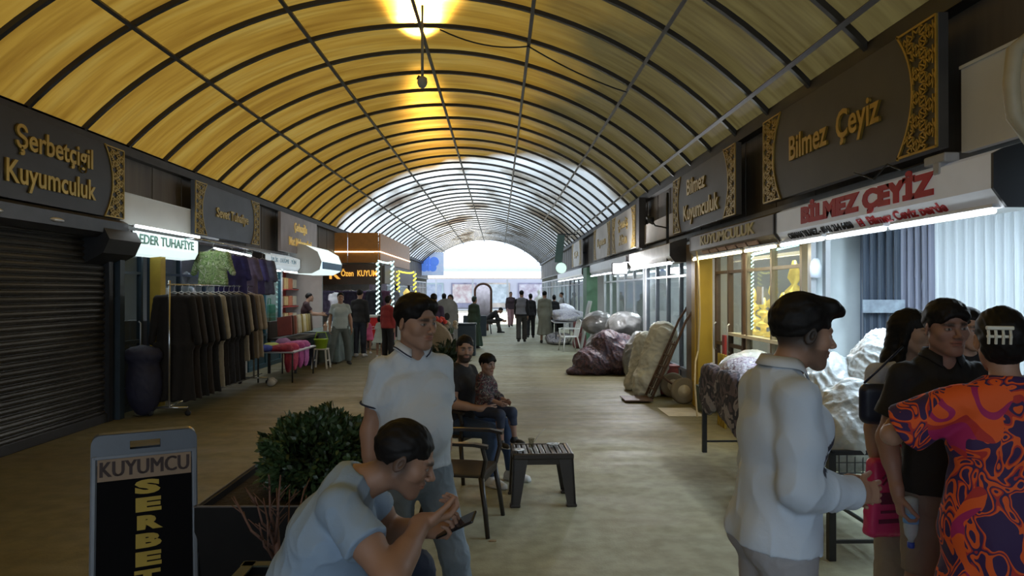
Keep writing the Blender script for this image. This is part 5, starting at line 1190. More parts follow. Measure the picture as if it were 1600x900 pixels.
# folders / albums standing on a stand
root = empty('album_stand', (-4.62, 16.0, 0), 0, 'dark stand with a sloping top holding albums beside the pink clothes', 'stand'); b = MB(); b.box((0,0,.72), (.62,1.9,.05)); b.box((-.28,0,.9), (.04,1.9,.40)); b.build('rack_top', m_soot, root)
for sx in (-1,1):
    for sy in (-1,1): b = MB(); b.box((sx*.28,sy*.9,.35), (.05,.05,.70)); b.build('leg', m_soot, root)
ac = [(.26,.06,.05),(.10,.04,.03),(.30,.10,.06),(.62,.58,.46),(.75,.72,.58),(.50,.40,.12),(.80,.76,.60),(.60,.50,.20),(.36,.30,.12),(.14,.10,.07)]
an = ['brick red','dark brown','rust brown','ivory','cream','khaki','pale cream','sand','olive','dark umber']
for i in range(10):
    b = MB(); b.box((0,0,.21), (.30,.05,.42), bev=.008); b.box((.152,0,.21),(.006,.04,.36)); tag(b.build('album', mat('album_%d' % i, ac[i], rough=.5), loc=(-4.58, 15.14+i*.185, .80)), '%s album standing upright on the dark stand, number %s from the near end' % (an[i], ['one','two','three','four','five','six','seven','eight','nine','ten'][i]), 'album', 'albums on the dark stand'); C.objects[-1].rotation_euler = (R([-18,-15,-20,-12,-16,-10,-17,-13,-19,-15][i]),R(-8),0)
for i, (y, c_, lb_) in enumerate([(15.5,(.02,.03,.14),'navy cloth bag behind the blue framed glass'), (16.0,(.06,.10,.22),'slate blue bag behind the blue framed glass'), (16.6,(.02,.16,.12),'teal green bag behind the blue framed glass'), (17.1,(.02,.20,.12),'emerald bag behind the blue framed glass')]):
    b = MB(); b.box((0,0,.24), (.20,.40,.48), bev=.03); b.tube([(0,-.1,.46),(0,-.08,.62),(0,.08,.62),(0,.1,.46)], .012, 6); tag(b.build('cloth_bag', mat('bag_%d' % i, c_, rough=.6), loc=(-5.55,y,.95)), lb_, 'bag', 'bags behind the framed glass')
b = MB(); b.box((0,0,.46), (.5,2.2,.92)); tag(b.build('counter', mat('counter_white', (.4,.4,.42)), loc=(-5.7,16.4,0)), 'pale low counter behind the blue framed glass', 'counter')
# lit interior of the open shop with shelves
root = empty('shelf_unit', (-6.3, 19.6, 0), 0, 'red and yellow stocked shelf unit inside the open lit shop', 'shelf unit'); b = MB(); b.box((-.2,0,1.25), (.04,3.8,2.5)); [b.box((0,0,z),(.42,3.8,.03)) for z in (.3,.8,1.3,1.8,2.3)]; b.build('carcass', mat('shelf_red', (.45,.06,.05), rough=.6), root)
pal = [(.55,.08,.05),(.62,.45,.20),(.7,.65,.5),(.25,.12,.08),(.6,.2,.1)]
for z in (.3,.8,1.3,1.8):
    for j in range(9):
        b = MB(); b.box((.04,-1.7+j*.42,z+.17), (.26,.34,random.uniform(.22,.34)), bev=.01); b.build('stock_box', mat('stock_%d' % ((j*3+int(z*10)) % 5), pal[(j*3+int(z*10)) % 5], rough=.5), root)
ld = bpy.data.lights.new('shop_light', 'AREA'); ld.size = 1.6; ld.energy = 45; ld.color = (1,.93,.85); lo = bpy.data.objects.new('shop_light', ld); C.objects.link(lo); lo.location = (-5.9,19.5,2.85)
ld = bpy.data.lights.new('shop_light', 'AREA'); ld.size = 1.6; ld.energy = 22; ld.color = (.8,1,.9); lo = bpy.data.objects.new('shop_light', ld); C.objects.link(lo); lo.location = (-6.2,16.4,2.85)
for i, (y, lb_) in enumerate([(15.6,'white shelving inside the blue framed shop')]):
    root = empty('shelf_unit', (-7.2,16.4,0), 0, lb_, 'shelf unit'); b = MB(); b.box((-.2,0,1.3),(.04,2.3,2.6)); [b.box((0,0,z),(.4,2.3,.03)) for z in (.5,1.0,1.5,2.0,2.5)]; b.build('carcass', m_white, root)
    for z in (.5,1.0,1.5,2.0):
        for j in range(6): b = MB(); b.box((.04,-.95+j*.38,z+.15),(.26,.30,random.uniform(.18,.3))); b.build('stock_box', mat('pst_%d' % ((j+int(z*2)) % 4), [(.6,.55,.45),(.5,.25,.25),(.7,.7,.7),(.3,.4,.4)][(j+int(z*2)) % 4]), root)
# goods table with grey-green cloth, white stool, lime basket
root = trestle(-4.35, 18.3, .95, 2.6, .74, m_alu, 'long table with small goods under a grey-green cloth')
b = MB(); b.box((0,0,0), (1.0,2.64,.012)); b.box((.49,0,-.36), (.014,2.6,.72)); b.box((0,-1.31,-.36), (1.0,.014,.72)); tag(b.build('table_cloth', mat('greygreen_cloth', (.13,.17,.16), rough=.85, var=.4, scale=5, bump=.4, bscale=5), loc=(-4.35,18.3,.765)), 'grey-green printed cloth hanging down over the goods table', 'table cloth')
for i in range(9):
    y = 17.2+i*.27; x = -4.2+random.uniform(-.22,.22); h = [.10,.22,.08,.16,.28,.12,.18,.10,.2][i]; b = MB()
    if i % 3 == 0: b.box((0,0,h/2), (.22,.18,h), bev=.01)
    elif i % 3 == 1: b.lathe([(.05,0),(.055,h*.6),(.025,h*.8),(.03,h)], n=12)
    else: b.lathe([(.05,0),(.11,h*.8),(.10,h)], n=14)
    tag(b.build(['carton','bottle','bowl'][i % 3], mat('ware_%d' % (i % 4), [(.75,.75,.7),(.35,.2,.12),(.6,.65,.7),(.25,.3,.3)][i % 4], rough=.3), loc=(x,y,.772)), '%s on the grey-green table, %s' % (['small carton','upright bottle','open bowl'][i % 3], ['at the near end','beside the near carton','second item row','in the middle, near half','in the middle','in the middle, far half','toward the far end','by the last bowl','at the far end'][i]), ['carton','bottle','bowl'][i % 3], 'small goods on the grey-green table')
def stool(loc, label, m, h=.45, s=.30):
    root = empty('plastic_stool', loc, 0, label, 'stool'); b = MB(); b.box((0,0,h-.015), (s,s,.03), bev=.01); b.build('seat', m, root)
    for sx in (-1,1):
        for sy in (-1,1): b = MB(); b.tube([(sx*s*.42,sy*s*.42,h-.03),(sx*s*.56,sy*s*.56,0)], .022, 6); b.build('leg', m, root)
    b = MB(); [b.bar((sx*s*.5,-s*.5,h*.4),(sx*s*.5,s*.5,h*.4),.015,.03) for sx in (-1,1)]; b.build('stretcher', m, root); return root
stool((-4.05,16.1,0), 'white plastic stool under the lime green basket', m_wchair)
b = MB(); b.lathe([(.12,0),(.16,.20),(.17,.21),(.155,.19),(.115,.012)], n=20); o = b.build('basket', mat('lime_plastic', (.35,.55,.03), rough=.4), loc=(-4.05,16.1,.452), smooth=True); tag(o, 'lime green plastic basket standing on the white stool', 'basket'); b = MB(); b.tube([(-.15,0,.2),(-.1,0,.36),(.1,0,.36),(.15,0,.2)], .01, 6); b.build('handle', mat('lime_plastic', (.35,.55,.03)), o)
b = MB(); b.box((0,0,.24), (.45,.5,.48), bev=.01); tag(b.build('carton', mat('navy_box', (.03,.04,.09)), loc=(-4.6,15.6+1.3,0)), 'dark blue box on the floor left of the white stool', 'box')

# --- orange kiosk and its lights
root = empty('kiosk', (-4.55, 27.0, 0), 0, 'orange clad kiosk with a dark fascia of lit letters on the left', 'kiosk')
m_or = mat('orange_panel', (.42,.17,.03), rough=.4, var=.12)
b = MB(); [b.box((x,-3.9,3.35),(.98,.05,.62)) for x in (-.9,.1)]; [b.box((x,-3.9,2.85),(.98,.05,.34)) for x in (-.9,.1)]; b.box((.62,0,3.35),(.05,7.6,.62)); b.box((.62,0,2.85),(.05,7.6,.34)); b.build('cladding', m_or, root)
b = MB(); b.box((-.4,-4.05,2.30), (2.3,.20,.66)); b.box((.72,0,2.30), (.20,7.9,.60)); b.build('fascia', mat('fascia_brown', (.075,.045,.03), rough=.4), root)
b = MB(); b.tube([(-1.4,-3.95,3.04),(.66,-3.95,3.04),(.66,3.8,3.04)], .015, 6); b.build('lit_strip', m_tubey, root)
m_amb = mat('amber_lit', (.9,.45,.08), emit=(1,.5,.08), es=1.4)
text_obj('lettering', 'K', .55, m_amb, root, (-.78,-4.17,2.32), (R(90),0,0), ext=.01, bold=.01)
text_obj('lettering', 'Özen  KUYUM', .27, m_amb, root, (.02,-4.17,2.32), (R(90),0,0), ext=.01, bold=.004, width=1.15)
for x in (-1.45,.62): b = MB(); b.box((x,-3.8,1.3),(.10,.10,2.6)); b.build('post', m_dark, root)
for x, y in ((.62,0),(.62,3.7)): b = MB(); b.box((x,y,1.3),(.10,.10,2.6)); b.build('post', m_dark, root)
b = MB(); b.box((-.4,2.0,1.2),(.1,3.5,2.2)); b.build('back_panel', mat('kiosk_back', (.25,.2,.3)), root)
for i in range(9):
    V, Q = coat('k', .5, .85, None, .42, seed=i, res=.03); c_ = [(.25,.22,.40),(.10,.06,.14),(.35,.30,.35),(.06,.05,.10),(.16,.10,.20),(.30,.26,.28),(.05,.05,.07),(.14,.05,.10),(.22,.22,.26)][i]
    hang('hanging_garment', V, Q, mat('top_%d' % i, c_, rough=.8, var=.4, scale=7), (-5.75+i*.26, 23.6+(i % 3)*.25, 1.90), R(random.uniform(-15,15)), '%s top hanging under the kiosk fascia' % ['violet','dark plum at left','mauve grey','black','purple','dusty','near-black','wine dark','blue grey last'][i], 'top', 'tops hanging under the kiosk fascia')
def frame_lights(x, y, zt, label, m, w=.55):
    root = empty('light_frame', (x,y,0), 0, label, 'rope light')
    for sx in (-1,1): rope([(x+sx*w/2,y,.9),(x+sx*w/2,y,zt)], '', m, .05, .16, parent=root) if False else None
    b = MB(); t_ = MB()
    for sx in (-1,1):
        t_.tube([(sx*w/2,0,0),(sx*w/2,0,zt)], .035, 8); n = int((zt-.8)/.02); b.tube([(sx*w/2+.05*cos(i*.8),.05*sin(i*.8),.8+i*.02) for i in range(n)], .017, 5)
    b2 = MB(); b2.tube([(-w/2,0,zt),(-w*.2,0,zt-.05),(w*.2,0,zt-.08),(w/2,0,zt-.04)], .03, 6)
    t_.build('posts', m_alu, root, True); b.build('lit_spiral', m, root); b2.build('top_strip', m, root); return root
frame_lights(-3.62, 22.4, 2.72, 'pair of posts wound with white rope light in front of the kiosk', m_ropew, .46)
frame_lights(-3.35, 25.5, 2.48, 'frame wound with yellow rope light behind the white one', m_ropey, .60)
b = MB(); b.lathe([(.10,0),(.10,.05),(.03,.1),(.03,.2),(.16,.25),(.18,.45),(.10,.55),(.14,.7),(.02,.85)], n=16); tag(b.build('gold_stand', m_goldlit, loc=(-3.35,25.6,1.0), smooth=True), 'lit gold tiered stand inside the yellow light frame', 'stand')
b = MB(); b.box((0,0,.5),(.6,.5,1.0)); tag(b.build('pedestal', m_white, loc=(-3.35,25.6,0)), 'white pedestal under the lit gold stand', 'pedestal')
root = empty('drinks_cart', (-3.65,21.3,0), 0, 'red drinks cart with white script at the foot of the rope lights', 'cart'); b = MB(); b.box((0,0,.62),(.95,.6,.70),bev=.02); b.build('body', mat('cola_red', (.55,.02,.02), rough=.35), root); b = MB(); b.box((0,0,1.0),(1.0,.66,.06)); b.build('top', m_white, root)
text_obj('lettering', 'Coca-Cola', .22, m_white, root, (0,-.305,.68), (R(90),0,0), ext=.004, shear=.4, width=.78)
for sx in (-1,1):
    for sy in (-1,1): b = MB(); b.lathe([(.02,-.03),(.12,-.03),(.12,.03),(.02,.03)], (sx*.34,sy*.26,.14), 14, Matrix.Rotation(R(90),3,'X')); b.build('wheel', m_black, root)
b = MB(); b.tube([(0,0,0),(0,0,2.4)], .02, 6); 
# middle left distance: cases, boards, arch mirror, plants
b = MB(); b.box((0,0,.42),(.62,.5,.84),bev=.02); b.box((0,0,.86),(.66,.54,.04)); tag(b.build('cabinet', mat('dark_teal', (.02,.035,.05), rough=.4), loc=(-.95,19.3,0)), 'dark teal cabinet on the walkway in front of the green-clad person', 'cabinet')
b = MB(); b.box((0,0,.40),(.9,.5,.80),bev=.02); tag(b.build('cabinet', mat('dark_teal', (.02,.035,.05)), loc=(-.95,27.6,0)), 'dark bench-high case farther back, beside the crouching person', 'cabinet')
root = empty('leaning_panel', (-1.32,17.6,0), 0, 'tall grey rounded panel with dark motif standing on the walkway', 'panel'); b = MB(); pts = [(-.28,0),(.28,0),(.28,1.35)]+[(.28*cos(R(a)),1.35+.22*sin(R(a))) for a in range(15,180,15)]+[(-.28,1.35)]; b.prism(pts, -.03, .03, 'Y'); b.build('panel', mat('panel_grey', (.22,.24,.25), rough=.6, var=.2), root)
b = MB(); [b.sphere((dx,-.035,z),.07,sc=(1,.15,s_)) for dx,z,s_ in ((.02,1.12,1.3),(-.03,.95,1.1),(.03,.8,1),(-.02,.62,1.2),(-.06,.5,1))]; b.build('motif', m_black, root)
root = empty('arch_mirror', (-.72,31.5,0), 0, 'brown carved arch-topped standing mirror in the walkway', 'mirror')
b = MB(); o_ = [(-.36,.35),(-.36,1.75)]+[(-.36*cos(R(a)),1.75+.33*sin(R(a))) for a in range(0,181,15)]+[(.36,1.75),(.36,.35)]; b.tube([(x*1.0,0,z) for x,z in o_], .055, 8); b.box((0,0,.33),(.85,.12,.12)); b.box((0,0,.15),(.5,.3,.3)); b.build('frame', mat('carved_wood', (.11,.045,.025), rough=.5), root, True)
b = MB(); b.prism([(x*.95,z) for x,z in o_], -.015, .015, 'Y'); b.build('mirror_glass', mat('mirror', (.7,.6,.62), rough=.15, metal=.8), root)
def flowers(loc, label, m, n=14, s=.16, seed=0):
    r_ = random.Random(seed); root = empty('flower_bunch', loc, 0, label, 'flowers'); b = MB()
    for _ in range(n): a = r_.uniform(0,6.28); q = r_.uniform(0,1)**.5*s; b.sphere((q*cos(a),q*sin(a),r_.uniform(.0,.14)), .045, 8, 5)
    b.build('blooms', m, root, True); b = MB(); [b.tube([(0,0,-.3),(r_.uniform(-s,s)*.7,r_.uniform(-s,s)*.7,0)], .005, 4) for _ in range(8)]; b.build('stems', mat('stem_green', (.04,.10,.03)), root); return root
m_leafd = mat('dark_leaf', (.018,.035,.012), rough=.55, var=.4, scale=6)
root = empty('wicker_chair', (-1.1,12.2,0), R(30), 'tan round-backed wicker chair behind the standing man', 'chair'); b = MB(); b.lathe([(.02,-.02),(.40,-.05),(.46,-.03),(.46,.03),(.40,.05),(.02,.03)], (0,.25,.80), 26, Matrix.Rotation(R(75),3,'X')); b.build('backrest', mat('wicker_tan', (.22,.17,.11), rough=.7, bump=.5, bscale=60), root, True); b = MB(); b.lathe([(.02,.35),(.32,.36),(.34,.40),(.30,.45),(.02,.46)], n=22); b.build('seat', mat('wicker_tan', (.2,.2,.2)), root, True)
for k in range(4): b = MB(); b.tube([(.22*cos(k*pi/2+.8),.22*sin(k*pi/2+.8),.38),(.28*cos(k*pi/2+.8),.28*sin(k*pi/2+.8),0)], .018, 6); b.build('leg', mat('wicker_tan', (.2,.2,.2)), root, True)
b = MB(); b.box((0,0,.45),(.5,.4,.9)); tag(b.build('pedestal', m_soot, loc=(-1.16,14.2,0)), 'dark stand under the red and white flowers', 'pedestal')
flowers((-1.22,14.0,1.08), 'red artificial flowers behind the standing man', mat('bloom_red', (.55,.05,.04), rough=.6), seed=1); flowers((-.98,14.15,1.02), 'dull white artificial flowers beside the red ones', mat('bloom_white', (.45,.42,.36), rough=.6), 10, .12, 2)

# --- roof hardware
root = empty('hanging_camera', (-.98*1.0, 8.9, 5.0), 0, 'pale camera dome hanging from the roof on a short rod', 'camera'); x, z = at(660,85,8.9); root.location = (x,8.9,0)
b = MB(); b.tube([(0,0,z+.62),(0,0,4.45)], .018, 8); b.build('rod', mat('pale_rod', (.25,.24,.2)), root, True); b = MB(); b.lathe([(.03,.10),(.06,.08),(.065,.02),(.045,-.03),(.01,-.05)], (0,0,4.36), 14); b.build('dome', mat('dome_grey', (.30,.30,.28), rough=.3), root, True); b = MB(); b.tube([(0,0,4.42),(-.06,-.02,4.45)], .03, 8); b.build('bracket', m_black, root, True)
def apex(px, py, Y): x, z = at(px,py,Y); return Vector((x,Y,z))
def sag(a, c, d, n=10): return [a.lerp(c, i/n)-Vector((0,0,d*4*(i/n)*(1-i/n))) for i in range(n+1)]
pa = Vector((-.85, 10.06, CZ+math.sqrt(RR**2-(-.85-CX)**2)-.10)); pb = Vector((.42,10.1,CZ+math.sqrt(RR**2-(.42-CX)**2)-.12)); pc = Vector((1.85,10.2,CZ+math.sqrt(RR**2-(1.85-CX)**2)-.14))
b = MB(); b.tube(sag(pa,pb,.10)+sag(pb,pc,.05)[1:], .011, 6); tag(b.build('cable', m_black), 'black cable sagging across the roof ribs between the purlins', 'cable')
b = MB(); b.tube([(3.12,3.62,3.12),(2.80,3.62,3.10),(2.68,3.61,3.00),(2.655,3.6,2.83),(2.67,3.6,2.66),(2.76,3.6,2.53),(3.10,3.6,2.50)], .04, 10); tag(b.build('conduit', mat('cream_conduit', (.42,.36,.24), rough=.5), smooth=True), 'thick cream hose bulging out from the white panel at the upper right edge', 'hose')

for i, (x, y, e, lb_) in enumerate([(4.3,13.3,90,'ceiling tube inside the grey framed shop behind the sacks'),(4.3,18.5,200,'ceiling tube inside the shop behind the floodlight'),(4.4,27.5,220,'ceiling tube inside the shop behind the linen tables'),(4.4,37,220,'ceiling tube inside the pale shop beyond the linen'),(-6.6,12.5,12,'ceiling tube inside the haberdashery'),(-6.6,37,200,'ceiling tube inside the pale shop half way along the left'),(4.4,9.6,30,'ceiling tube inside the jeweller'),(-6.6,47,200,'ceiling tube inside the farthest left shop'),(4.4,47,200,'ceiling tube inside the farthest right shop')]):
    root = empty('ceiling_tube', (x,y,2.90), 0, lb_, 'lamp'); b = MB(); b.box((0,0,.03), (.08,2.4,.05)); b.build('fitting', m_alu, root); b = MB(); b.tube([(0,-1.1,-.01),(0,1.1,-.01)], .018, 8); b.build('tube', m_tube, root, True)
    ld = bpy.data.lights.new('tube_light', 'AREA'); ld.shape = 'RECTANGLE'; ld.size = .1; ld.size_y = 2.2; ld.energy = e; ld.color = (.9,.96,1); lo = bpy.data.objects.new('tube_light', ld); C.objects.link(lo); lo.parent = root; lo.location = (0,0,-.04)
# ------------------------------------------------------------------ foreground objects
m_resin = mat('dark_resin', (.030,.024,.020), rough=.35, var=.15)
# A-board of the jeweller
root = empty('sandwich_board', (-1.98, 3.98, 0), R(27), 'blue-grey plastic sandwich board with KUYUMCU header and yellow letters', 'sandwich board')
m_bluep = mat('bluegrey_plastic', (.085,.105,.135), rough=.35, var=.1)
def rrect(w, h, r, n=5):
    out = []
    for cx_, cy_, a0 in ((w/2-r, h-r, 0), (-w/2+r, h-r, 90), (-w/2+.02, .02, 180), (w/2-.02, .02, 270)):
        rr_ = r if cy_ > .1 else .02
        for i in range(n+1): a = R(a0+90*i/n); out.append((cx_+rr_*cos(a), cy_+rr_*sin(a)))
    return out
HB = .98; TB = R(11)
for sgn, nm in ((-1, 'front_leaf'), (1, 'rear_leaf')):
    bm = bmesh.new(); W_ = .52; outer = rrect(W_, HB, .05); hole = [(-.075, HB-.085), (.075, HB-.085), (.075, HB-.04), (-.075, HB-.04)]
    vo = [bm.verts.new((x,0,z)) for x,z in outer]; vh = [bm.verts.new((x,0,z)) for x,z in hole]
    eo = [bm.edges.new((vo[i], vo[(i+1)%len(vo)])) for i in range(len(vo))]; eh = [bm.edges.new((vh[i], vh[(i+1)%4])) for i in range(4)]
    r_ = bmesh.ops.triangle_fill(bm, edges=eo+eh, use_beauty=True); fs_ = [g for g in r_['geom'] if isinstance(g, bmesh.types.BMFace)]
    ex = bmesh.ops.extrude_face_region(bm, geom=fs_); bmesh.ops.translate(bm, vec=(0, sgn*.035, 0), verts=[v for v in ex['geom'] if isinstance(v, bmesh.types.BMVert)])
    bmesh.ops.recalc_face_normals(bm, faces=bm.faces[:]); me = bpy.data.meshes.new(nm); bm.to_mesh(me); bm.free()
    leaf = link_mesh(nm, me, m_bluep, root); leaf.rotation_euler = (sgn*TB, 0, 0); leaf.location = (0, sgn*.20, 0)
    if sgn < 0:
        b = MB(); [b.box((x, -.040, HB*.46), (.022,.014,HB*.86), bev=.004) for x in (-.245,.245)]; b.box((0,-.040,HB-.118),(.49,.014,.014)); b.build('frame_edge', mat('bluegrey_edge', (.14,.16,.19), rough=.3), leaf)
        b = MB(); b.box((0,-.038,HB*.44), (.46,.006,HB*.80)); b.build('poster', mat('poster_black', (.004,.004,.005), rough=.8, spec=.08), leaf)
        b = MB(); b.box((0,-.043,HB-.185), (.455,.004,.115)); hp = b.build('header', mat('header_beige', (.24,.17,.11), rough=.6, var=.1), leaf)
        for dx in (-.0035, 0, .0035): text_obj('lettering', 'KUYUMCU', .115, mat('header_brown', (.035,.018,.015), rough=.6), hp, (dx,-.046-abs(dx)*.1,HB-.185), (R(90),0,0), ext=.001, bold=0, width=.43)
        for i, ch in enumerate('SERBETÇİ'):
            text_obj('letter', ch, .092, mat('poster_yellow', (.36,.25,.01), rough=.5), leaf, (.01,-.043,HB-.295-i*.094), (R(90),0,0), ext=.001, bold=.006, width=.125 if ch != 'İ' else .03)
b = MB(); b.tube([(-.2,-.01,HB-.03),(.2,-.01,HB-.03)], .012, 8); b.build('hinge', m_bluep, root)

# planters
m_pl = mat('planter_black', (.006,.0055,.0055), rough=.6, var=.3, spec=.2)
m_soil = mat('soil', (.030,.022,.016), rough=.95, var=.5, scale=20, bump=.8, bscale=30)
def planter(x0, x1, y0, y1, h, label, rim=.02, rm=None):
    root = empty('planter', ((x0+x1)/2, (y0+y1)/2, 0), 0, label, 'planter'); w, d = x1-x0, y1-y0
    b = MB(); t = .03
    for s_ in (-1,1): b.box((0, s_*(d/2-t/2), h/2), (w, t, h)); b.box((s_*(w/2-t/2), 0, h/2), (t, d-2*t, h))
    b.build('box', m_pl, root)
    b = MB()
    for s_ in (-1,1): b.box((0, s_*(d/2-rim/2), h+.004), (w+.01, rim, .008)); b.box((s_*(w/2-rim/2), 0, h+.004), (rim, d+.01, .008))
    b.build('rim', rm or mat('rim_grey', (.10,.085,.075), rough=.4), root); b = MB(); b.box((0,0,h-.06), (w-.06,d-.06,.04)); b.build('soil', m_soil, root); return root
planter(-1.69, -.80, 3.94, 5.15, .55, 'long black planter box holding the round bush', .012)
planter(-1.13, -.50, 2.00, 3.16, .54, 'nearer black planter box with the dry shrub, a man sitting on its edge', .05, mat('rim_worn', (.05,.06,.035), rough=.6))
def leaves(center, rad, n, size, seed, up=.2, shell=.75):
    r_ = np.random.RandomState(seed); vs, fs = [], []
    for i in range(n):
        d = r_.normal(size=3); d /= np.linalg.norm(d); q = (shell+(1-shell)*r_.rand())*(1+.10*sin(d[0]*9+1)*cos(d[2]*7)); p = Vector(center)+Vector((d[0]*rad[0]*q, d[1]*rad[1]*q, d[2]*rad[2]*q))
        if p.z < .52: continue
        o = (Vector(d)+Vector(r_.normal(size=3))*.6+Vector((0,0,up))).normalized(); s_ = o.orthogonal().normalized(); s_.rotate(Matrix.Rotation(r_.rand()*6.28, 3, o)); L = size*(.7+.6*r_.rand()); w = L*.24; nrm = o.cross(s_)
        k = len(vs); vs += [p, p+o*L*.35+s_*w, p+o*L*.75+s_*w*.7, p+o*L+nrm*L*.10, p+o*L*.75-s_*w*.7, p+o*L*.35-s_*w, p+o*L*.5-nrm*w*.35]
        fs += [(k,k+1,k+6),(k+1,k+2,k+6),(k+2,k+3,k+6),(k+3,k+4,k+6),(k+4,k+5,k+6),(k+5,k,k+6)]
    return vs, fs
root = empty('bush', (-1.12, 4.45, .44), 0, 'round dark green leafy bush growing in the long black planter', 'bush')
b = MB(); b.add(*leaves((0,0,.22+.55-.5+.0), (.36,.34,.30), 1, .05, 1)); 
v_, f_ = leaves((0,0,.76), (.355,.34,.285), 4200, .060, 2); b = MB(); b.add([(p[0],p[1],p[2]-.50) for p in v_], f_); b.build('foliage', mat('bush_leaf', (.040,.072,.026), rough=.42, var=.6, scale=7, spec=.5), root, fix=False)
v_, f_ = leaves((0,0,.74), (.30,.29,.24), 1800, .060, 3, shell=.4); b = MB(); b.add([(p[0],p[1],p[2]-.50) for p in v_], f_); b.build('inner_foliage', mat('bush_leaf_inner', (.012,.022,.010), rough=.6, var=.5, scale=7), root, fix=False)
b = MB(); r_ = random.Random(5)
for i in range(26): a = r_.uniform(0,6.28); q = r_.uniform(.1,.30); b.tube([(r_.uniform(-.03,.03),r_.uniform(-.03,.03),-.02), (q*.5*cos(a),q*.5*sin(a),.14), (q*cos(a),q*sin(a),.22+r_.uniform(0,.16))], .009, 5, r2=.003)
b.build('branches', mat('twig_brown', (.05,.03,.02), rough=.8), root)
root = empty('dry_shrub', (-.93, 2.95, .50), 0, 'bare reddish twigs of a dried shrub in the nearer black planter', 'shrub')
b = MB(); r_ = random.Random(11)
b.tube([(0,0,-.02),(.01,0,.12),(.0,.01,.26)], .020, 8, r2=.012)
for i in range(13):
    a = r_.uniform(0,6.28); z0 = r_.uniform(.06,.26); q = r_.uniform(.05,.15); h = r_.uniform(.10,.20); p0_ = Vector((0,0,z0)); p1_ = p0_+Vector((q*cos(a)*.8, q*sin(a)*.6, h*.5)); p2_ = p1_+Vector((q*cos(a+.4)*.5, q*sin(a+.4)*.4, h))
    b.tube([p0_,p1_,p2_], .0075, 6, r2=.003)
    for j in range(3): a2 = a+r_.uniform(-1,1); s0 = p1_.lerp(p2_, r_.uniform(.1,.8)); b.tube([s0, s0+Vector((.05*cos(a2),.04*sin(a2),r_.uniform(.02,.07)))], .0035, 5, r2=.0015)
b.build('twigs', mat('twig_red', (.13,.065,.045), rough=.7, var=.3), root, True)
for i in range(4):
    blobs('dry_leaf', [((0,0,.012),(.028,.02,.010))], (-1.08+.13*i, 2.70+.05*(i % 2), .503), mat('pale_leaf', (.30,.28,.20)), ['pale dry leaf on the soil near the planter corner','pale dry leaf under the bare twigs','curled dry leaf beside the twigs','dry leaf nearest the seated man'][i], 'leaf', 'dry leaves on the planter soil', res=.006, amp=.003, f=40, floor=False, seed=i)
b = MB(); b.box((0,0,.12), (.62,.75,.24), bev=.01); tag(b.build('kerb_block', mat('kerb_grey', (.22,.21,.19), rough=.8), loc=(-.12,2.32,0)), 'low concrete block under the feet of the man with the phone', 'block')

# dark plastic side table with a tea glass
root = empty('plastic_table', (.352, 5.92, 0), R(2), 'low dark plastic table with slatted top standing alone on the floor', 'table')
b = MB(); h = .435; w, d = .50, .42
b.box((0, d/2-.02, h-.03), (w,.04,.05), bev=.012); b.box((0,-d/2+.02,h-.03), (w,.04,.05), bev=.012)
for s_ in (-1,1): b.box((s_*(w/2-.02), 0, h-.03), (.04,d-.03,.05), bev=.012)
for i in range(9): b.box((-.185+i*.0463, 0, h-.018), (.034,d-.05,.016), bev=.004)
b.box((0,-d/2+.015,h-.065),(w-.05,.012,.06)); b.box((0,d/2-.015,h-.065),(w-.05,.012,.06)); b.build('table_top', m_resin, root)
for sx in (-1,1):
    for sy in (-1,1):
        b = MB(); p = [(sx*(w/2-.005), sy*(d/2-.005)), (sx*(w/2-.125), sy*(d/2-.005)), (sx*(w/2-.005), sy*(d/2-.10))]; q = [(sx*(w/2+.015), sy*(d/2+.015)), (sx*(w/2-.055), sy*(d/2+.015)), (sx*(w/2+.015), sy*(d/2-.045))]
        t = .016
        vs = []
        for (c0, c1) in ((0,1),(0,2)):
            nrm = Vector((0,-sy,0)) if c1 == 1 else Vector((-sx,0,0)); k = len(vs)
            A = [Vector((*p[c0],h-.04)), Vector((*p[c1],h-.04)), Vector((*q[c1],0)), Vector((*q[c0],0))]; b.add(A+[v+nrm*t for v in A], [(0,1,2,3),(7,6,5,4),(0,4,5,1),(1,5,6,2),(2,6,7,3),(3,7,4,0)])
        b.box((sx*(w/2-.02), sy*(d/2-.02), .012), (.085,.075,.024), bev=.006); b.build('leg', m_resin, root)
root = empty('tea_glass', (.27, 5.93, .436), 0, 'small clear glass with a thin spoon on the low dark table', 'glass')
b = MB(); b.lathe([(.022,0),(.024,.02),(.020,.04),(.028,.075),(.0265,.075),(.019,.042),(.022,.006)], n=18); b.build('glass', glass_mat('tea_glass_m', (.75,.75,.70)), root, True); b = MB(); b.tube([(0,0,.01),(.06,.0,.10),(.115,0,.155)], .0022, 6); b.build('spoon', m_alu, root, True)
for i, (x, y) in enumerate(((.16,5.80),(.46,6.02))): b = MB(); b.lathe([(.01,0),(.045,.003),(.055,.012),(.050,.012),(.012,.006)], n=18); tag(b.build('saucer', mat('steel_dish', (.5,.5,.48), rough=.2, metal=.8), loc=(x,y,.436), smooth=True), ['small bright metal dish at the near corner of the low table','small bright metal dish at the far side of the low table'][i], 'dish', 'dishes on the low table')
resin_chair((-.27, 5.30, 0), R(-102), 'empty dark plastic armchair beside the standing man in the polo shirt', m_resin)
resin_chair((-.42, 6.72, 0), R(-118), 'dark plastic armchair the bearded man with the child sits on', m_resin)
resin_chair((-.95, 7.7, 0), R(-60), 'dark plastic armchair behind the standing man, mostly hidden', m_resin)
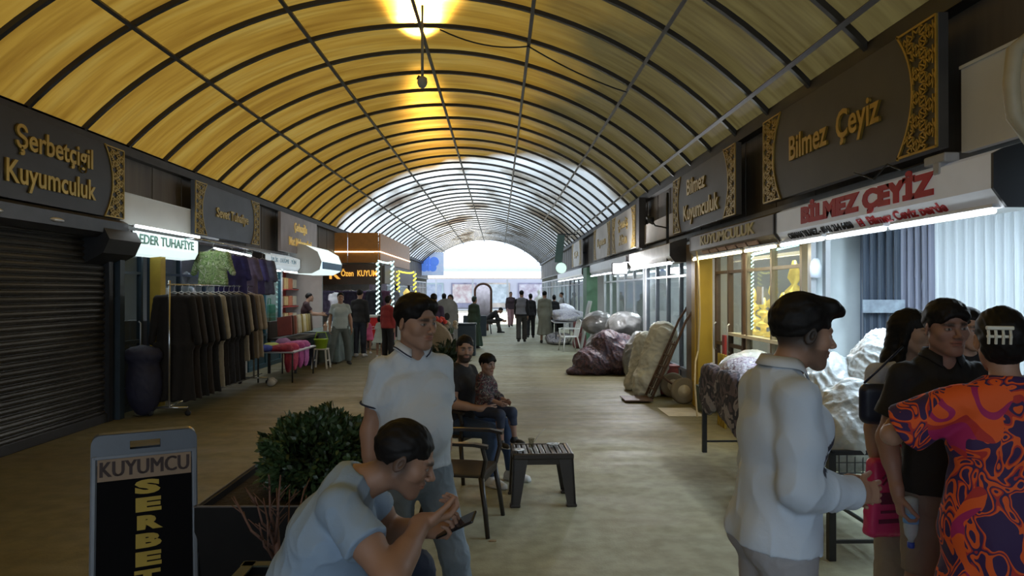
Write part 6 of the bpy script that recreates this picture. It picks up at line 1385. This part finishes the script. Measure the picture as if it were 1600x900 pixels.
# goods between the seated man and the far walkway
b = MB(); b.box((0,0,.32),(.5,.4,.64),bev=.03); tag(b.build('crate', m_soot, loc=(-.95,9.4,0)), 'black crate on the floor behind the bearded man', 'crate')
root = empty('potted_plant', (-.72,9.6,0), 0, 'dark potted plant behind the bearded man', 'plant'); b = MB(); b.lathe([(.12,0),(.17,.28),(.18,.30),(.15,.29)], n=18); b.build('pot', m_soot, root, True)
v_, f_ = leaves((0,0,.72), (.30,.28,.30), 700, .12, 8, shell=.3); b = MB(); b.add(v_, f_); b.build('foliage', m_leafd, root, fix=False); b = MB(); [b.tube([(0,0,.28),(.1*cos(k),.1*sin(k),.7)], .008, 5) for k in range(6)]; b.build('stems', mat('stem_green', (.04,.1,.03)), root)
# small litter on the floor
for i, (px, py) in enumerate(((770,845),(700,820),(812,770))):
    Y = 1925/(py-455); b = MB(); b.box((0,0,.004),(.05,.025,.006),rot=(0,0,i)); tag(b.build('paper_scrap', mat('scrap', (.35,.25,.15), rough=.8), loc=((px-780)*Y/1100,Y,0)), ['brown paper scrap on the floor in front of the empty armchair','paper scrap by the armchair leg','paper scrap on the floor left of the low table'][i], 'litter', 'scraps on the floor')
# ------------------------------------------------------------------ the people
def cloth(name, col, rough=.8, fs=9, bump=.5, **k): return mat(name, col, rough=rough, var=k.pop('var', .08), scale=3, bump=bump, bscale=fs, attr=True, **k)
sk1, sk2, sk3 = (.34,.19,.125), (.38,.22,.15), (.44,.28,.20)
m_denim = cloth('light_denim', (.20,.25,.30), var=.2); m_navy = cloth('navy_denim', (.020,.028,.055), var=.2); m_blackc = cloth('black_cloth', (.010,.010,.012)); m_shoew = mat('shoe_white', (.6,.6,.6), rough=.5); m_shoeb = mat('shoe_black', (.015,.015,.015), rough=.5)
m_poloc = mat('polo_collar', (.50,.53,.56), rough=.8); m_sweatc = mat('sweater_collar', (.52,.55,.58), rough=.8); m_blkc = mat('black_collar', (.010,.010,.012), rough=.8)
m_polo = cloth('polo_cool_lit', (.53,.59,.65)); m_dkst = mat('stripe_dark', (.02,.025,.05), rough=.8)  # the polo's blue is cool light put into white cloth
# 1 standing man in white polo
person('person in a white polo shirt with dark collar stripe and light jeans, standing', (-.40,3.30), -62,
  dict(H=1.725, belly=.085, fat=1.06, sw=.160, head=(22,6,2), neck=10, hair='side', hairline=.010, nose=1.15, fw=1.02, skin=sk1, beard=.12, hs=1.05, hairc=(.018,.012,.010), mus=1.08,
  armR=((.16,-.12,-1),(.05,.22,-1)), armL=((-.10,-.16,-1),(-.02,.05,-1)), legL=((-.24,.14,-1),(-.20,-.06,-1)), legR=((.03,.05,-1),(.0,-.06,-1)), curlR=.5, curlL=.5, coarse_hands=True,
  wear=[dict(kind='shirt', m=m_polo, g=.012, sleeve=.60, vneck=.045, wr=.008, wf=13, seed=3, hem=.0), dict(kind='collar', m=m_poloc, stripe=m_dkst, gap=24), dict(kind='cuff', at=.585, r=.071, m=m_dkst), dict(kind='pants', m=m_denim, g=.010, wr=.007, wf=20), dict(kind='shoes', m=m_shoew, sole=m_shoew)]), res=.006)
# 2 man looking at his phone
m_bluet = cloth('pale_blue_tee', (.27,.37,.50))
r2, J2 = person('person in a pale blue T-shirt sitting bent over a phone in the foreground', (-.70,2.38), 3,
  dict(H=1.76, pz=.645, lean=25, bend=8, neck=28, fat=1.04, sw=.165, belly=.03, head=(0,24,0), hair='short', fade=.75, skin=sk1, beard=.25, hs=1.02, hairc=(.014,.011,.010), mus=1.12, nose=1.05,
  armR=((.15,.17,-.16),(-.20,.075,.085)), armL=((-.1,.12,-.2),(.18,.11,.07)), handR=(-.35,.8,.1), handL=(.35,.9,.05), palmR=(-.35,.1,.9), palmL=(.5,0,.8), curlR=.8, curlL=.8,
  legR=((.22,1,.30),(.05,.25,-1)), legL=((-.22,1,.30),(-.05,.2,-1)),
  wear=[dict(kind='shirt', m=m_bluet, g=.014, sleeve=.55, wr=.009, wf=14, seed=5, hem=.02, flare=.010), dict(kind='pants', m=m_navy, g=.012, wr=.006), dict(kind='shoes', m=m_shoeb, sole=m_shoew)]), res=.005)
wp = J2['wrL']+J2['hdL']*.115+np.array([.005,.0,.022]); M2 = r2.matrix_basis
b = MB(); b.box((0,0,0), (.074,.150,.009), bev=.004); ph = b.build('phone', mat('phone_black', (.01,.01,.012), rough=.15), smooth=False); bpy.context.view_layer.update(); ph.matrix_world = r2.matrix_basis @ Matrix.Translation(Vector(wp)) @ Euler((R(28),R(12),R(-12))).to_matrix().to_4x4(); tag(ph, 'black smartphone held by the man in the pale blue T-shirt', 'phone')
b = MB(); b.box((0,0,.0049), (.066,.138,.0006)); b.build('screen', mat('phone_screen', (.02,.02,.03), rough=.1), ph)
# 3 young man in white sweater
m_sweat = cloth('sweater_cool_lit', (.55,.64,.76)); m_lgrey = cloth('light_grey_cotton', (.33,.33,.35))  # bluish light falling on the white sweater is painted into its colour
def chest_stripes(V, c, J):
    for k in range(2): z = 1.258-k*.042; m = (np.abs(V[:,2]-z-(V[:,1]-.13)*.6) < .014) & (V[:,1] > .035) & (V[:,0] > -.03) & (V[:,0] < .22); c[m] = (.03,.035,.06)
person('person in a white long-sleeved sweater with a quiff haircut, seen in profile at right', (.955,2.42), 4,
  dict(H=1.735, lean=3, bend=2, neck=18, sw=.160, head=(-2,8,0), hair='quiff', fade=.97, beard=.5, skin=sk2, hs=1.03, nose=1.1, mus=1.02, fat=.96,
  armR=((.15,-.07,-1),(-.30,1,-.16)), armL=((-.1,.0,-1),(.5,.8,-.2)), handR=(-.35,1,-.10), palmR=(-1,0,-.2), curlR=.25,
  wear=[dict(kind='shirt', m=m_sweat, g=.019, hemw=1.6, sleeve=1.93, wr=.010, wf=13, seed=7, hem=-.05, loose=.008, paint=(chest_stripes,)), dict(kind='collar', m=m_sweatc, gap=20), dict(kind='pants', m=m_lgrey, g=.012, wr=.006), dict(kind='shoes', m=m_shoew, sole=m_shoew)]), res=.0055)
# 4 youth in black shirt and beige shorts
m_beige = cloth('beige_cotton', (.20,.165,.14), var=.1); m_blacks = cloth('black_shirt', (.009,.009,.011))
r4, J4 = person('person in a black shirt and beige shorts facing the camera, holding a small bottle', (1.95,3.06), -92,
  dict(H=1.705, sw=.178, head=(-4,2,2), hair='mop', skin=(.30,.17,.125), hs=1.03, mus=1.0, fat=.90, curlR=.8,
  armR=((.24,-.10,-1),(.02,.42,-.9)), armL=((-.15,.1,-1),(.2,.9,-.3)), legR=((.05,.02,-1),(.02,-.02,-1)), handR=(-.05,.2,-1), palmR=(-1,.2,0),
  wear=[dict(kind='shirt', m=m_blacks, g=.020, hemw=1.7, sleeve=.66, wr=.007, wf=14, seed=9, hem=-.05, vneck=.05), dict(kind='collar', m=m_blkc, gap=26), dict(kind='pants', m=m_beige, g=.016, to=.90, name='shorts', wide=.01, wr=.006), dict(kind='shoes', m=m_shoew, sole=m_shoew)]), res=.006)
bp_ = r4.matrix_basis @ Vector(J4['wrR']+J4['hdR']*.10+np.array([-.035,.01,0])); root = empty('water_bottle', tuple(bp_), 0, 'small clear blue-capped water bottle held upside down by the youth in black', 'bottle')
b = MB(); b.lathe([(.005,.09),(.028,.085),(.030,.03),(.028,.0),(.030,-.04),(.024,-.075),(.012,-.095),(.011,-.11)], n=18); b.build('bottle_body', mat('pet', (.50,.62,.72), rough=.15, alpha=.55), root, True); b = MB(); b.lathe([(.014,-.105),(.015,-.125),(.013,-.13),(.002,-.13)], n=16); b.build('cap', mat('cap_blue', (.02,.06,.40), rough=.4), root, True)
b = MB(); b.lathe([(.0305,.02),(.0312,.018),(.0312,-.02),(.0305,-.022)], n=18); b.build('label_band', mat('label_blue', (.12,.30,.60)), root, True)
# 5 girl with handbag
m_wtee = cloth('white_tee', (.50,.53,.62)); m_bt = cloth('beige_trousers', (.24,.20,.16))
r5, J5 = person('person with long dark hair, white T-shirt and beige trousers behind the youth in black', (2.09,3.55), -84,
  dict(H=1.655, fem=1, sw=.195, head=(30,6,0), hair='long', skin=(.42,.27,.20), hs=1.02, curlR=.7, armR=((.10,.02,-1),(.02,.14,-1)), armL=((-.12,.2,-1),(.1,.9,-.2)),
  wear=[dict(kind='shirt', m=m_wtee, g=.013, sleeve=.58, wr=.006, seed=12, hem=-.04), dict(kind='pants', m=m_bt, g=.016, wide=.035, wr=.006), dict(kind='shoes', m=m_shoew, sole=m_shoew)]), res=.0065)
hr_ = r5.matrix_basis @ Vector(J5['wrR']+J5['hdR']*.10)
root = empty('shopping_bag', (1.93, 3.42, .545), R(8), 'bright pink shopping bag with dark print hanging from the hand of the long-haired person', 'shopping bag')
m_pink = mat('pink_plastic', (.55,.03,.14), rough=.4, var=.12, scale=4, bump=.4, bscale=7)
F = Field((-.20,-.09,-.02),(.20,.09,.46), .008); F.box((0,0,.20),(.155,.04,.19), rnd=.03); V, Q = F.surface(); V[:,0] *= 1-.18*np.clip(V[:,2]/.4,0,1); V = wrinkle(V, Q, .008, 14, 3); mesh_np('bag_body', V, Q, m_pink, root)
b = MB(); b.tube([(-.07,0,.37),(-.05,0,.44),(0,.0,.475),(.05,0,.44),(.07,0,.37)], .006, 6); b.build('handle', m_pink, root, True)
m_prn = mat('bag_print', (.13,.01,.05), rough=.5)
b = MB(); [b.tube([(x0,-.046,z0),((x0+x1)/2+.01,-.046,(z0+z1)/2+.015),(x1,-.046,z1)], .005, 6) for x0,z0,x1,z1 in ((-.09,.27,-.02,.33),(-.05,.26,.02,.33),(-.09,.30,-.04,.34),(-.02,.28,.05,.34))]; b.box((-.02,-.045,.205),(.16,.004,.055)); b.box((0,-.045,.14),(.20,.004,.012)); b.box((0,-.045,.095),(.22,.004,.020)); b.build('print', m_prn, root)
p = r5.matrix_basis @ Vector(J5['shR']+np.array([.07,.05,-.32])); root = empty('handbag', (1.845,3.40,1.22), R(-20), 'small navy shoulder bag worn by the long-haired person', 'handbag')
m_nv = mat('navy_leather', (.012,.018,.050), rough=.4); F = Field((-.16,-.10,-.20),(.16,.10,.16), .008); F.box((0,0,-.02),(.085,.040,.10), rnd=.04); V, Q = F.surface(); mesh_np('bag_body', relax(V,Q,2), Q, m_nv, root); b = MB(); b.tube([(-.06,0,.08),(.02,.02,.16),(.12,.06,.26)], .006, 6); b.build('strap', m_nv, root, True)
# 6 woman in orange dress, back to the camera
def dress_mat():
    m = bpy.data.materials.new('orange_swirl_dress'); m.use_nodes = True; n = m.node_tree.nodes; l = m.node_tree.links; b = n['Principled BSDF']; b.inputs['Roughness'].default_value = .75
    tc = n.new('ShaderNodeTexCoord')
    def tex(sc, dist, loc, els, det=1.5):
        mp = n.new('ShaderNodeMapping'); mp.inputs['Location'].default_value = loc; mp.inputs['Scale'].default_value = (1,1,.8); l.new(tc.outputs['Object'], mp.inputs[0]); t = n.new('ShaderNodeTexNoise'); t.inputs['Scale'].default_value = sc; t.inputs['Detail'].default_value = det; t.inputs['Distortion'].default_value = dist; l.new(mp.outputs[0], t.inputs['Vector'])
        r = n.new('ShaderNodeValToRGB'); r.color_ramp.interpolation = 'CONSTANT'; l.new(t.outputs['Fac'], r.inputs[0])
        while len(r.color_ramp.elements) < len(els): r.color_ramp.elements.new(.5)
        for e, (p_, c_) in zip(r.color_ramp.elements, els): e.position = p_; e.color = (*c_, 1)
        return r.outputs[0]
    O, P_, D, K, Rd = (.72,.10,.012), (.35,.012,.10), (.035,.012,.075), (.10,.015,.10), (.42,.025,.02)
    base = tex(3.0, .8, (0,0,0), [(0,P_),(.40,Rd),(.47,O),(.54,P_),(.60,O)]); sw = tex(10.5, 1.5, (3,1,5), [(0,D),(.42,O),(.48,Rd),(.515,D),(.57,O),(.64,D)], .4)
    msk = tex(4.6, .8, (9,4,2), [(0,(0,0,0)),(.375,(1,1,1))], .3); mx = n.new('ShaderNodeMix'); mx.data_type = 'RGBA'; l.new(msk, mx.inputs[0]); l.new(base, mx.inputs[6]); l.new(sw, mx.inputs[7]); l.new(mx.outputs[2], b.inputs['Base Color'])
    nb = n.new('ShaderNodeTexNoise'); nb.inputs['Scale'].default_value = 8; l.new(tc.outputs['Object'], nb.inputs['Vector']); bp = n.new('ShaderNodeBump'); bp.inputs['Strength'].default_value = .4; bp.inputs['Distance'].default_value = .02; l.new(nb.outputs['Fac'], bp.inputs['Height']); l.new(bp.outputs[0], b.inputs['Normal']); return m
r6, J6 = person('person in a long orange, magenta and purple patterned dress, seen from behind', (1.815,2.50), 82,
  dict(H=1.685, fem=1, fat=1.18, sw=.180, head=(-12,4,0), hair='bun', skin=sk2, hs=1.04, armL=((-.50,.42,-.45),(.30,1,-.15)), armR=((.30,.25,-.8),(-.2,1,.1)),
  wear=[dict(kind='dress', m=dress_mat(), g=.020, sleeve=.80, hw=.30, len=.10, ratio=1.2), dict(kind='shoes', m=m_shoeb)]), res=.006)
hp_ = r6.matrix_basis @ Vector(J6['hc']+J6['Rh'] @ np.array([-.04,-.128,.015])); b = MB()
for i in range(4): b.tube([(-.033+i*.022,0,.03),(-.035+i*.022,-.014,.0),(-.033+i*.022,-.004,-.028)], .0048, 6)
b.box((0,-.008,.028),(.085,.014,.014),bev=.004); b.box((0,-.004,-.002),(.078,.012,.010),bev=.003); tag(b.build('hair_clip', mat('ivory_clip', (.62,.60,.50), rough=.3), loc=tuple(hp_), rotz=R(-18)), 'ivory claw clip in the dark hair of the person in the orange dress', 'hair clip')
# 7 hidden person between them
person('dark-haired person mostly hidden between the youth in black and orange dress', (2.52,3.75), -100, dict(H=1.66, fem=1, head=(10,4,0), hair='long', skin=sk2, wear=[dict(kind='shirt', m=m_blackc, sleeve=1.9), dict(kind='pants', m=m_blackc), dict(kind='shoes', m=m_shoeb)]), res=.009)
# 8 bearded man on a chair, child on his lap
m_black2 = cloth('dark_tee', (.018,.018,.022)); m_plaid = pattern('dark_plaid', [(.02,.015,.02),(.12,.03,.035),(.03,.03,.04),(.20,.17,.15),(.02,.015,.02)], 14, .8)
person('bearded person in a black T-shirt and blue jeans sitting on a dark plastic chair', (-.36,6.66), -32,
  dict(H=1.77, pz=.52, lean=2, neck=8, sw=.178, head=(-46,4,0), hair='short', fade=.5, beard=.9, skin=sk2, hs=1.03, armR=((.18,.28,-.8),(-.25,1,-.10)), armL=((-.05,.35,-.8),(.25,.9,-.1)), handR=(-.5,1,0), curlR=.5, coarse_hands=True,
  legR=((.10,1,.02),(.02,-.02,-1)), legL=((-.10,1,.02),(.0,.12,-1)), wear=[dict(kind='shirt', m=m_black2, sleeve=.62, wr=.006, hem=.0), dict(kind='pants', m=cloth('blue_jeans', (.030,.055,.11), var=.2), g=.014), dict(kind='shoes', m=m_shoew, sole=m_shoew)]), res=.008)
person('small child in a dark checked shirt sitting on the lap of the bearded person', (-.13,6.46), -38,
  dict(H=1.02, pz=.685, lean=2, hs=1.38, head=(-10,6,0), hair='mop', skin=(.30,.17,.12), sw=.105, armR=((.1,.3,-.8),(-.1,1,-.3)), armL=((-.1,.3,-.8),(.1,1,-.3)), coarse_hands=True, legR=((.15,1,-.05),(.05,.1,-1)), legL=((-.15,1,-.05),(-.02,.1,-1)),
  wear=[dict(kind='shirt', m=m_plaid, g=.010, sleeve=1.6, hem=.0), dict(kind='pants', m=m_navy, g=.009, to=1.5, name='shorts'), dict(kind='shoes', m=m_shoeb, sole=m_shoew)]), cat='child', res=.0075)

# farther people
def walker(label, px, Y, face, top, bottom, cat='person', pose=None, X=None, **k):
    p = dict(H=1.72, hair='short', skin=sk2); p.update(k); X = (px-780)*Y/1100 if X is None else X
    if 'wear' not in p:
        p['wear'] = [dict(kind='shirt', m=top, sleeve=p.pop('slv', .6), g=.018), dict(kind='pants', m=bottom, g=.015, wide=p.pop('wide', .015)), dict(kind='shoes', m=p.pop('shoe', m_shoeb))]
    return person(label, (X,Y), face, p, cat, res=.014 if Y < 20 else .02)
C_ = lambda n, c: mat(n, c, rough=.85, var=.1, attr=True)
walk1 = dict(armR=((.1,-.2,-1),(.05,.15,-1)), armL=((-.1,.25,-1),(-.05,.4,-1)), legR=((.02,.28,-1),(0,-.02,-1)), legL=((-.02,-.22,-1),(0,-.45,-1)))
walker('person in a pale mint T-shirt and grey-green trousers by the goods table', 533, 16.6, -70, C_('mint_tee', (.36,.42,.42)), C_('greygreen', (.10,.12,.115)), H=1.72, hairc=(.05,.03,.025), hair='buzz', wide=.03, armR=((.25,-.1,-1),(.1,.4,-1)), armL=((-.25,.05,-1),(-.1,.1,-1)), legR=((.28,.2,-1),(.18,-.1,-1)), legL=((-.20,-.1,-1),(-.1,-.15,-1)))
walker('person all in black standing right behind the person in the mint T-shirt', 563, 18.8, 80, m_blackc, C_('ink', (.02,.025,.04)), H=1.80, shoe=m_shoew, slv=1.9)
walker('person in a dark maroon top leaning over the stall by the red shelves', 487, 18.9, 20, C_('maroon_top', (.035,.015,.02)), m_blackc, X=-5.22, lean=12, armR=((.1,.5,-.8),(0,1,-.1)), armL=((-.1,.5,-.8),(0,1,0)))
walker('little child in a pink dress holding hands near the drinks cart', 576, 19.8, 85, C_('child_pink', (.55,.10,.22)), C_('child_pink', (.5,.1,.2)), cat='child', H=1.0, hs=1.35, hair='bun', sw=.10, fem=1, wear=[dict(kind='dress', m=C_('child_pink', (.55,.10,.22)), g=.012, hw=.26, len=.38, sleeve=.5), dict(kind='shoes', m=m_shoew)])
walker('little child in a pale mint top and striped skirt beside the child in pink', 594, 18.6, 85, None, None, cat='child', H=1.08, hs=1.32, hair='bun', sw=.105, fem=1, wear=[dict(kind='dress', m=C_('child_mint', (.40,.46,.42)), g=.012, hw=.28, len=.40, sleeve=.6), dict(kind='shoes', m=m_shoew)])
walker('person in a dark red top just left of the polo wearer\'s head', 607, 17.5, 60, C_('red_top', (.28,.03,.03)), m_blackc, fem=1, hair='bun', H=1.64, slv=1.9)
walker('person in a violet-black top behind the head of the polo wearer', 678, 15.6, 90, C_('violet_black', (.035,.02,.05)), m_blackc, H=1.70, slv=1.9)
walker('person in a dark grey jacket standing farther along the left shops', 655, 21.5, 95, C_('greyjack', (.05,.06,.06)), m_blackc, H=1.72, slv=1.9)
walker('person in olive clothes behind the tall grey panel', 704, 19.5, -100, C_('olive', (.06,.06,.04)), C_('olive2', (.05,.05,.04)), H=1.66, slv=1.9, fem=1, hair='long')
walker('person in a grey scarf beside the person in olive', 694, 23, 95, C_('greyscarf', (.10,.10,.11)), m_blackc, H=1.68, fem=1, hair='bun', slv=1.9)
walker('person in a long dark green coat and headscarf beside the dark cabinet', 741, 21.5, 60, None, None, H=1.60, fem=1, hair='bun', hairc=(.03,.05,.04), hairm='scarf_green', wear=[dict(kind='dress', m=C_('green_coat', (.035,.065,.045)), g=.02, hw=.24, len=.10, sleeve=1.9), dict(kind='shoes', m=m_shoeb)])
person('person in dark clothes crouched forward on a low seat half way down the walkway', ((770-780)*29/1100-.2,29), -10, dict(H=1.75, pz=.55, lean=48, bend=8, neck=10, head=(0,40,0), hair='short', skin=sk2, armR=((.1,.3,-.9),(0,1,-.3)), armL=((-.1,.3,-.9),(0,1,-.3)), legR=((.12,1,-.02),(.0,.35,-1)), legL=((-.12,1,-.02),(0,.0,-1)), wear=[dict(kind='shirt', m=m_blackc, sleeve=1.9), dict(kind='pants', m=C_('dusk', (.04,.035,.03))), dict(kind='shoes', m=m_shoeb)]), res=.02)
stool((-.52,29,0), 'low dark stool under the crouching person', m_dark, .44, .34)
walker('person in a grey vest over black sleeves and dark trousers walking away', 815, 23.8, 88, m_blackc, C_('dkbrown', (.05,.045,.04)), H=1.78, slv=1.9, wide=.03, **walk1)
m_vest = C_('vest_grey', (.20,.20,.23)); Jx = bpy.context.scene.objects
vr = [o for o in C.objects if o.get('label', '').startswith('person in a grey vest')][0]
_p = dict(H=1.78); _p.update(walk1); garment(vr, skeleton(_p), _p, dict(kind='vest', m=m_vest, g=.030, sleeve=0, hem=.0), .02, False)
walker('person in a long beige robe walking away down the middle of the hall', 851, 23.6, 85, None, None, H=1.76, hair='short', armR=((.12,.05,-1),(.05,.2,-1)), armL=((-.1,.0,-1),(0,.2,-1)), wear=[dict(kind='dress', m=C_('robe_beige', (.19,.19,.15)), g=.02, hw=.22, len=.30, sleeve=1.9, nf=7), dict(kind='shoes', m=m_shoeb)])
walker('person in black walking between the vest wearer and the robe wearer', 829, 26, 88, m_blackc, m_blackc, H=1.66, slv=1.9, fem=1, hair='bun', **{k_: walk1[k_] for k_ in ('legR','legL')})
walker('person in a dark top and pinkish trousers walking beyond the grey vest', 798, 34, -80, C_('plum', (.05,.03,.04)), C_('rose', (.35,.20,.22)), H=1.72, slv=1.9, **walk1)
walker('person in black carrying a dark bag beside the robe wearer', 866, 25.55, 80, m_blackc, m_blackc, H=1.62, slv=1.9, fem=1, hair='bun')
b = MB(); b.box((0,0,.14),(.26,.12,.28),bev=.03); b.tube([(-.08,0,.26),(0,0,.42),(.08,0,.26)], .012, 6); tag(b.build('tote_bag', m_blackc, loc=(2.19,25.4,.38)), 'black tote bag at the side of the person beside the robe wearer', 'bag')
walker('person in a light grey top standing near the far right shops', 878, 33, 180, C_('ltgrey', (.3,.3,.3)), m_blackc, H=1.70, slv=1.9)
# shop dummies
root = empty('dress_form', ((842-780)*38/1100,38,0), 0, 'white dress form with a flared gown near the far end', 'mannequin'); b = MB(); b.lathe([(.55,0),(.42,.5),(.18,1.0),(.14,1.1),(.20,1.35),(.16,1.45),(.05,1.5),(.05,1.6),(.09,1.70),(.07,1.80),(.01,1.83)], n=22); b.build('gown', mat('gown_white', (.85,.85,.8), rough=.6), root, True); b = MB(); b.tube([(.19,0,1.40),(.30,0,1.15),(.16,-.1,1.0)], .035, 8); b.tube([(-.19,0,1.40),(-.30,0,1.15),(-.16,-.1,1.0)], .035, 8); b.build('arms', mat('gown_white', (.85,.85,.8)), root, True)
root = empty('shop_mannequin', (-4.75,20.6,0), 0, 'headless mannequin in white top and blue jeans outside the lit shop', 'mannequin'); Jm = skeleton(dict(H=1.7)); 
F = Field((-.3,-.2,.75),(.3,.2,1.65), .014); torso(F, Jm, .012); [limb_arm(F, Jm, s_, .012, to=.5, cap=True) for s_ in 'RL']; V, Q = F.surface(); o = mesh_np('white_top', V, Q, mat('mq_white', (.62,.66,.75), rough=.7), root); o.location = (0,0,.25)
F = Field((-.3,-.2,.0),(.3,.2,1.15), .014); F.cone(Jm['p0'], Jm['p1'], .115, .10, .03, (1,0,0), 1.3); [limb_leg(F, Jm, s_, .012, cap=True) for s_ in 'RL']; V, Q = F.surface(); V[:,2] = .45+(V[:,2]-.1)*.62; mesh_np('jeans', V, Q, mat('mq_jeans', (.03,.10,.20), rough=.8), root); b = MB(); b.tube([(0,0,.0),(0,0,.9)], .015, 6); b.lathe([(.02,.02),(.16,.015),(.16,0),(.02,0)], n=18); b.build('stand', m_alu, root)
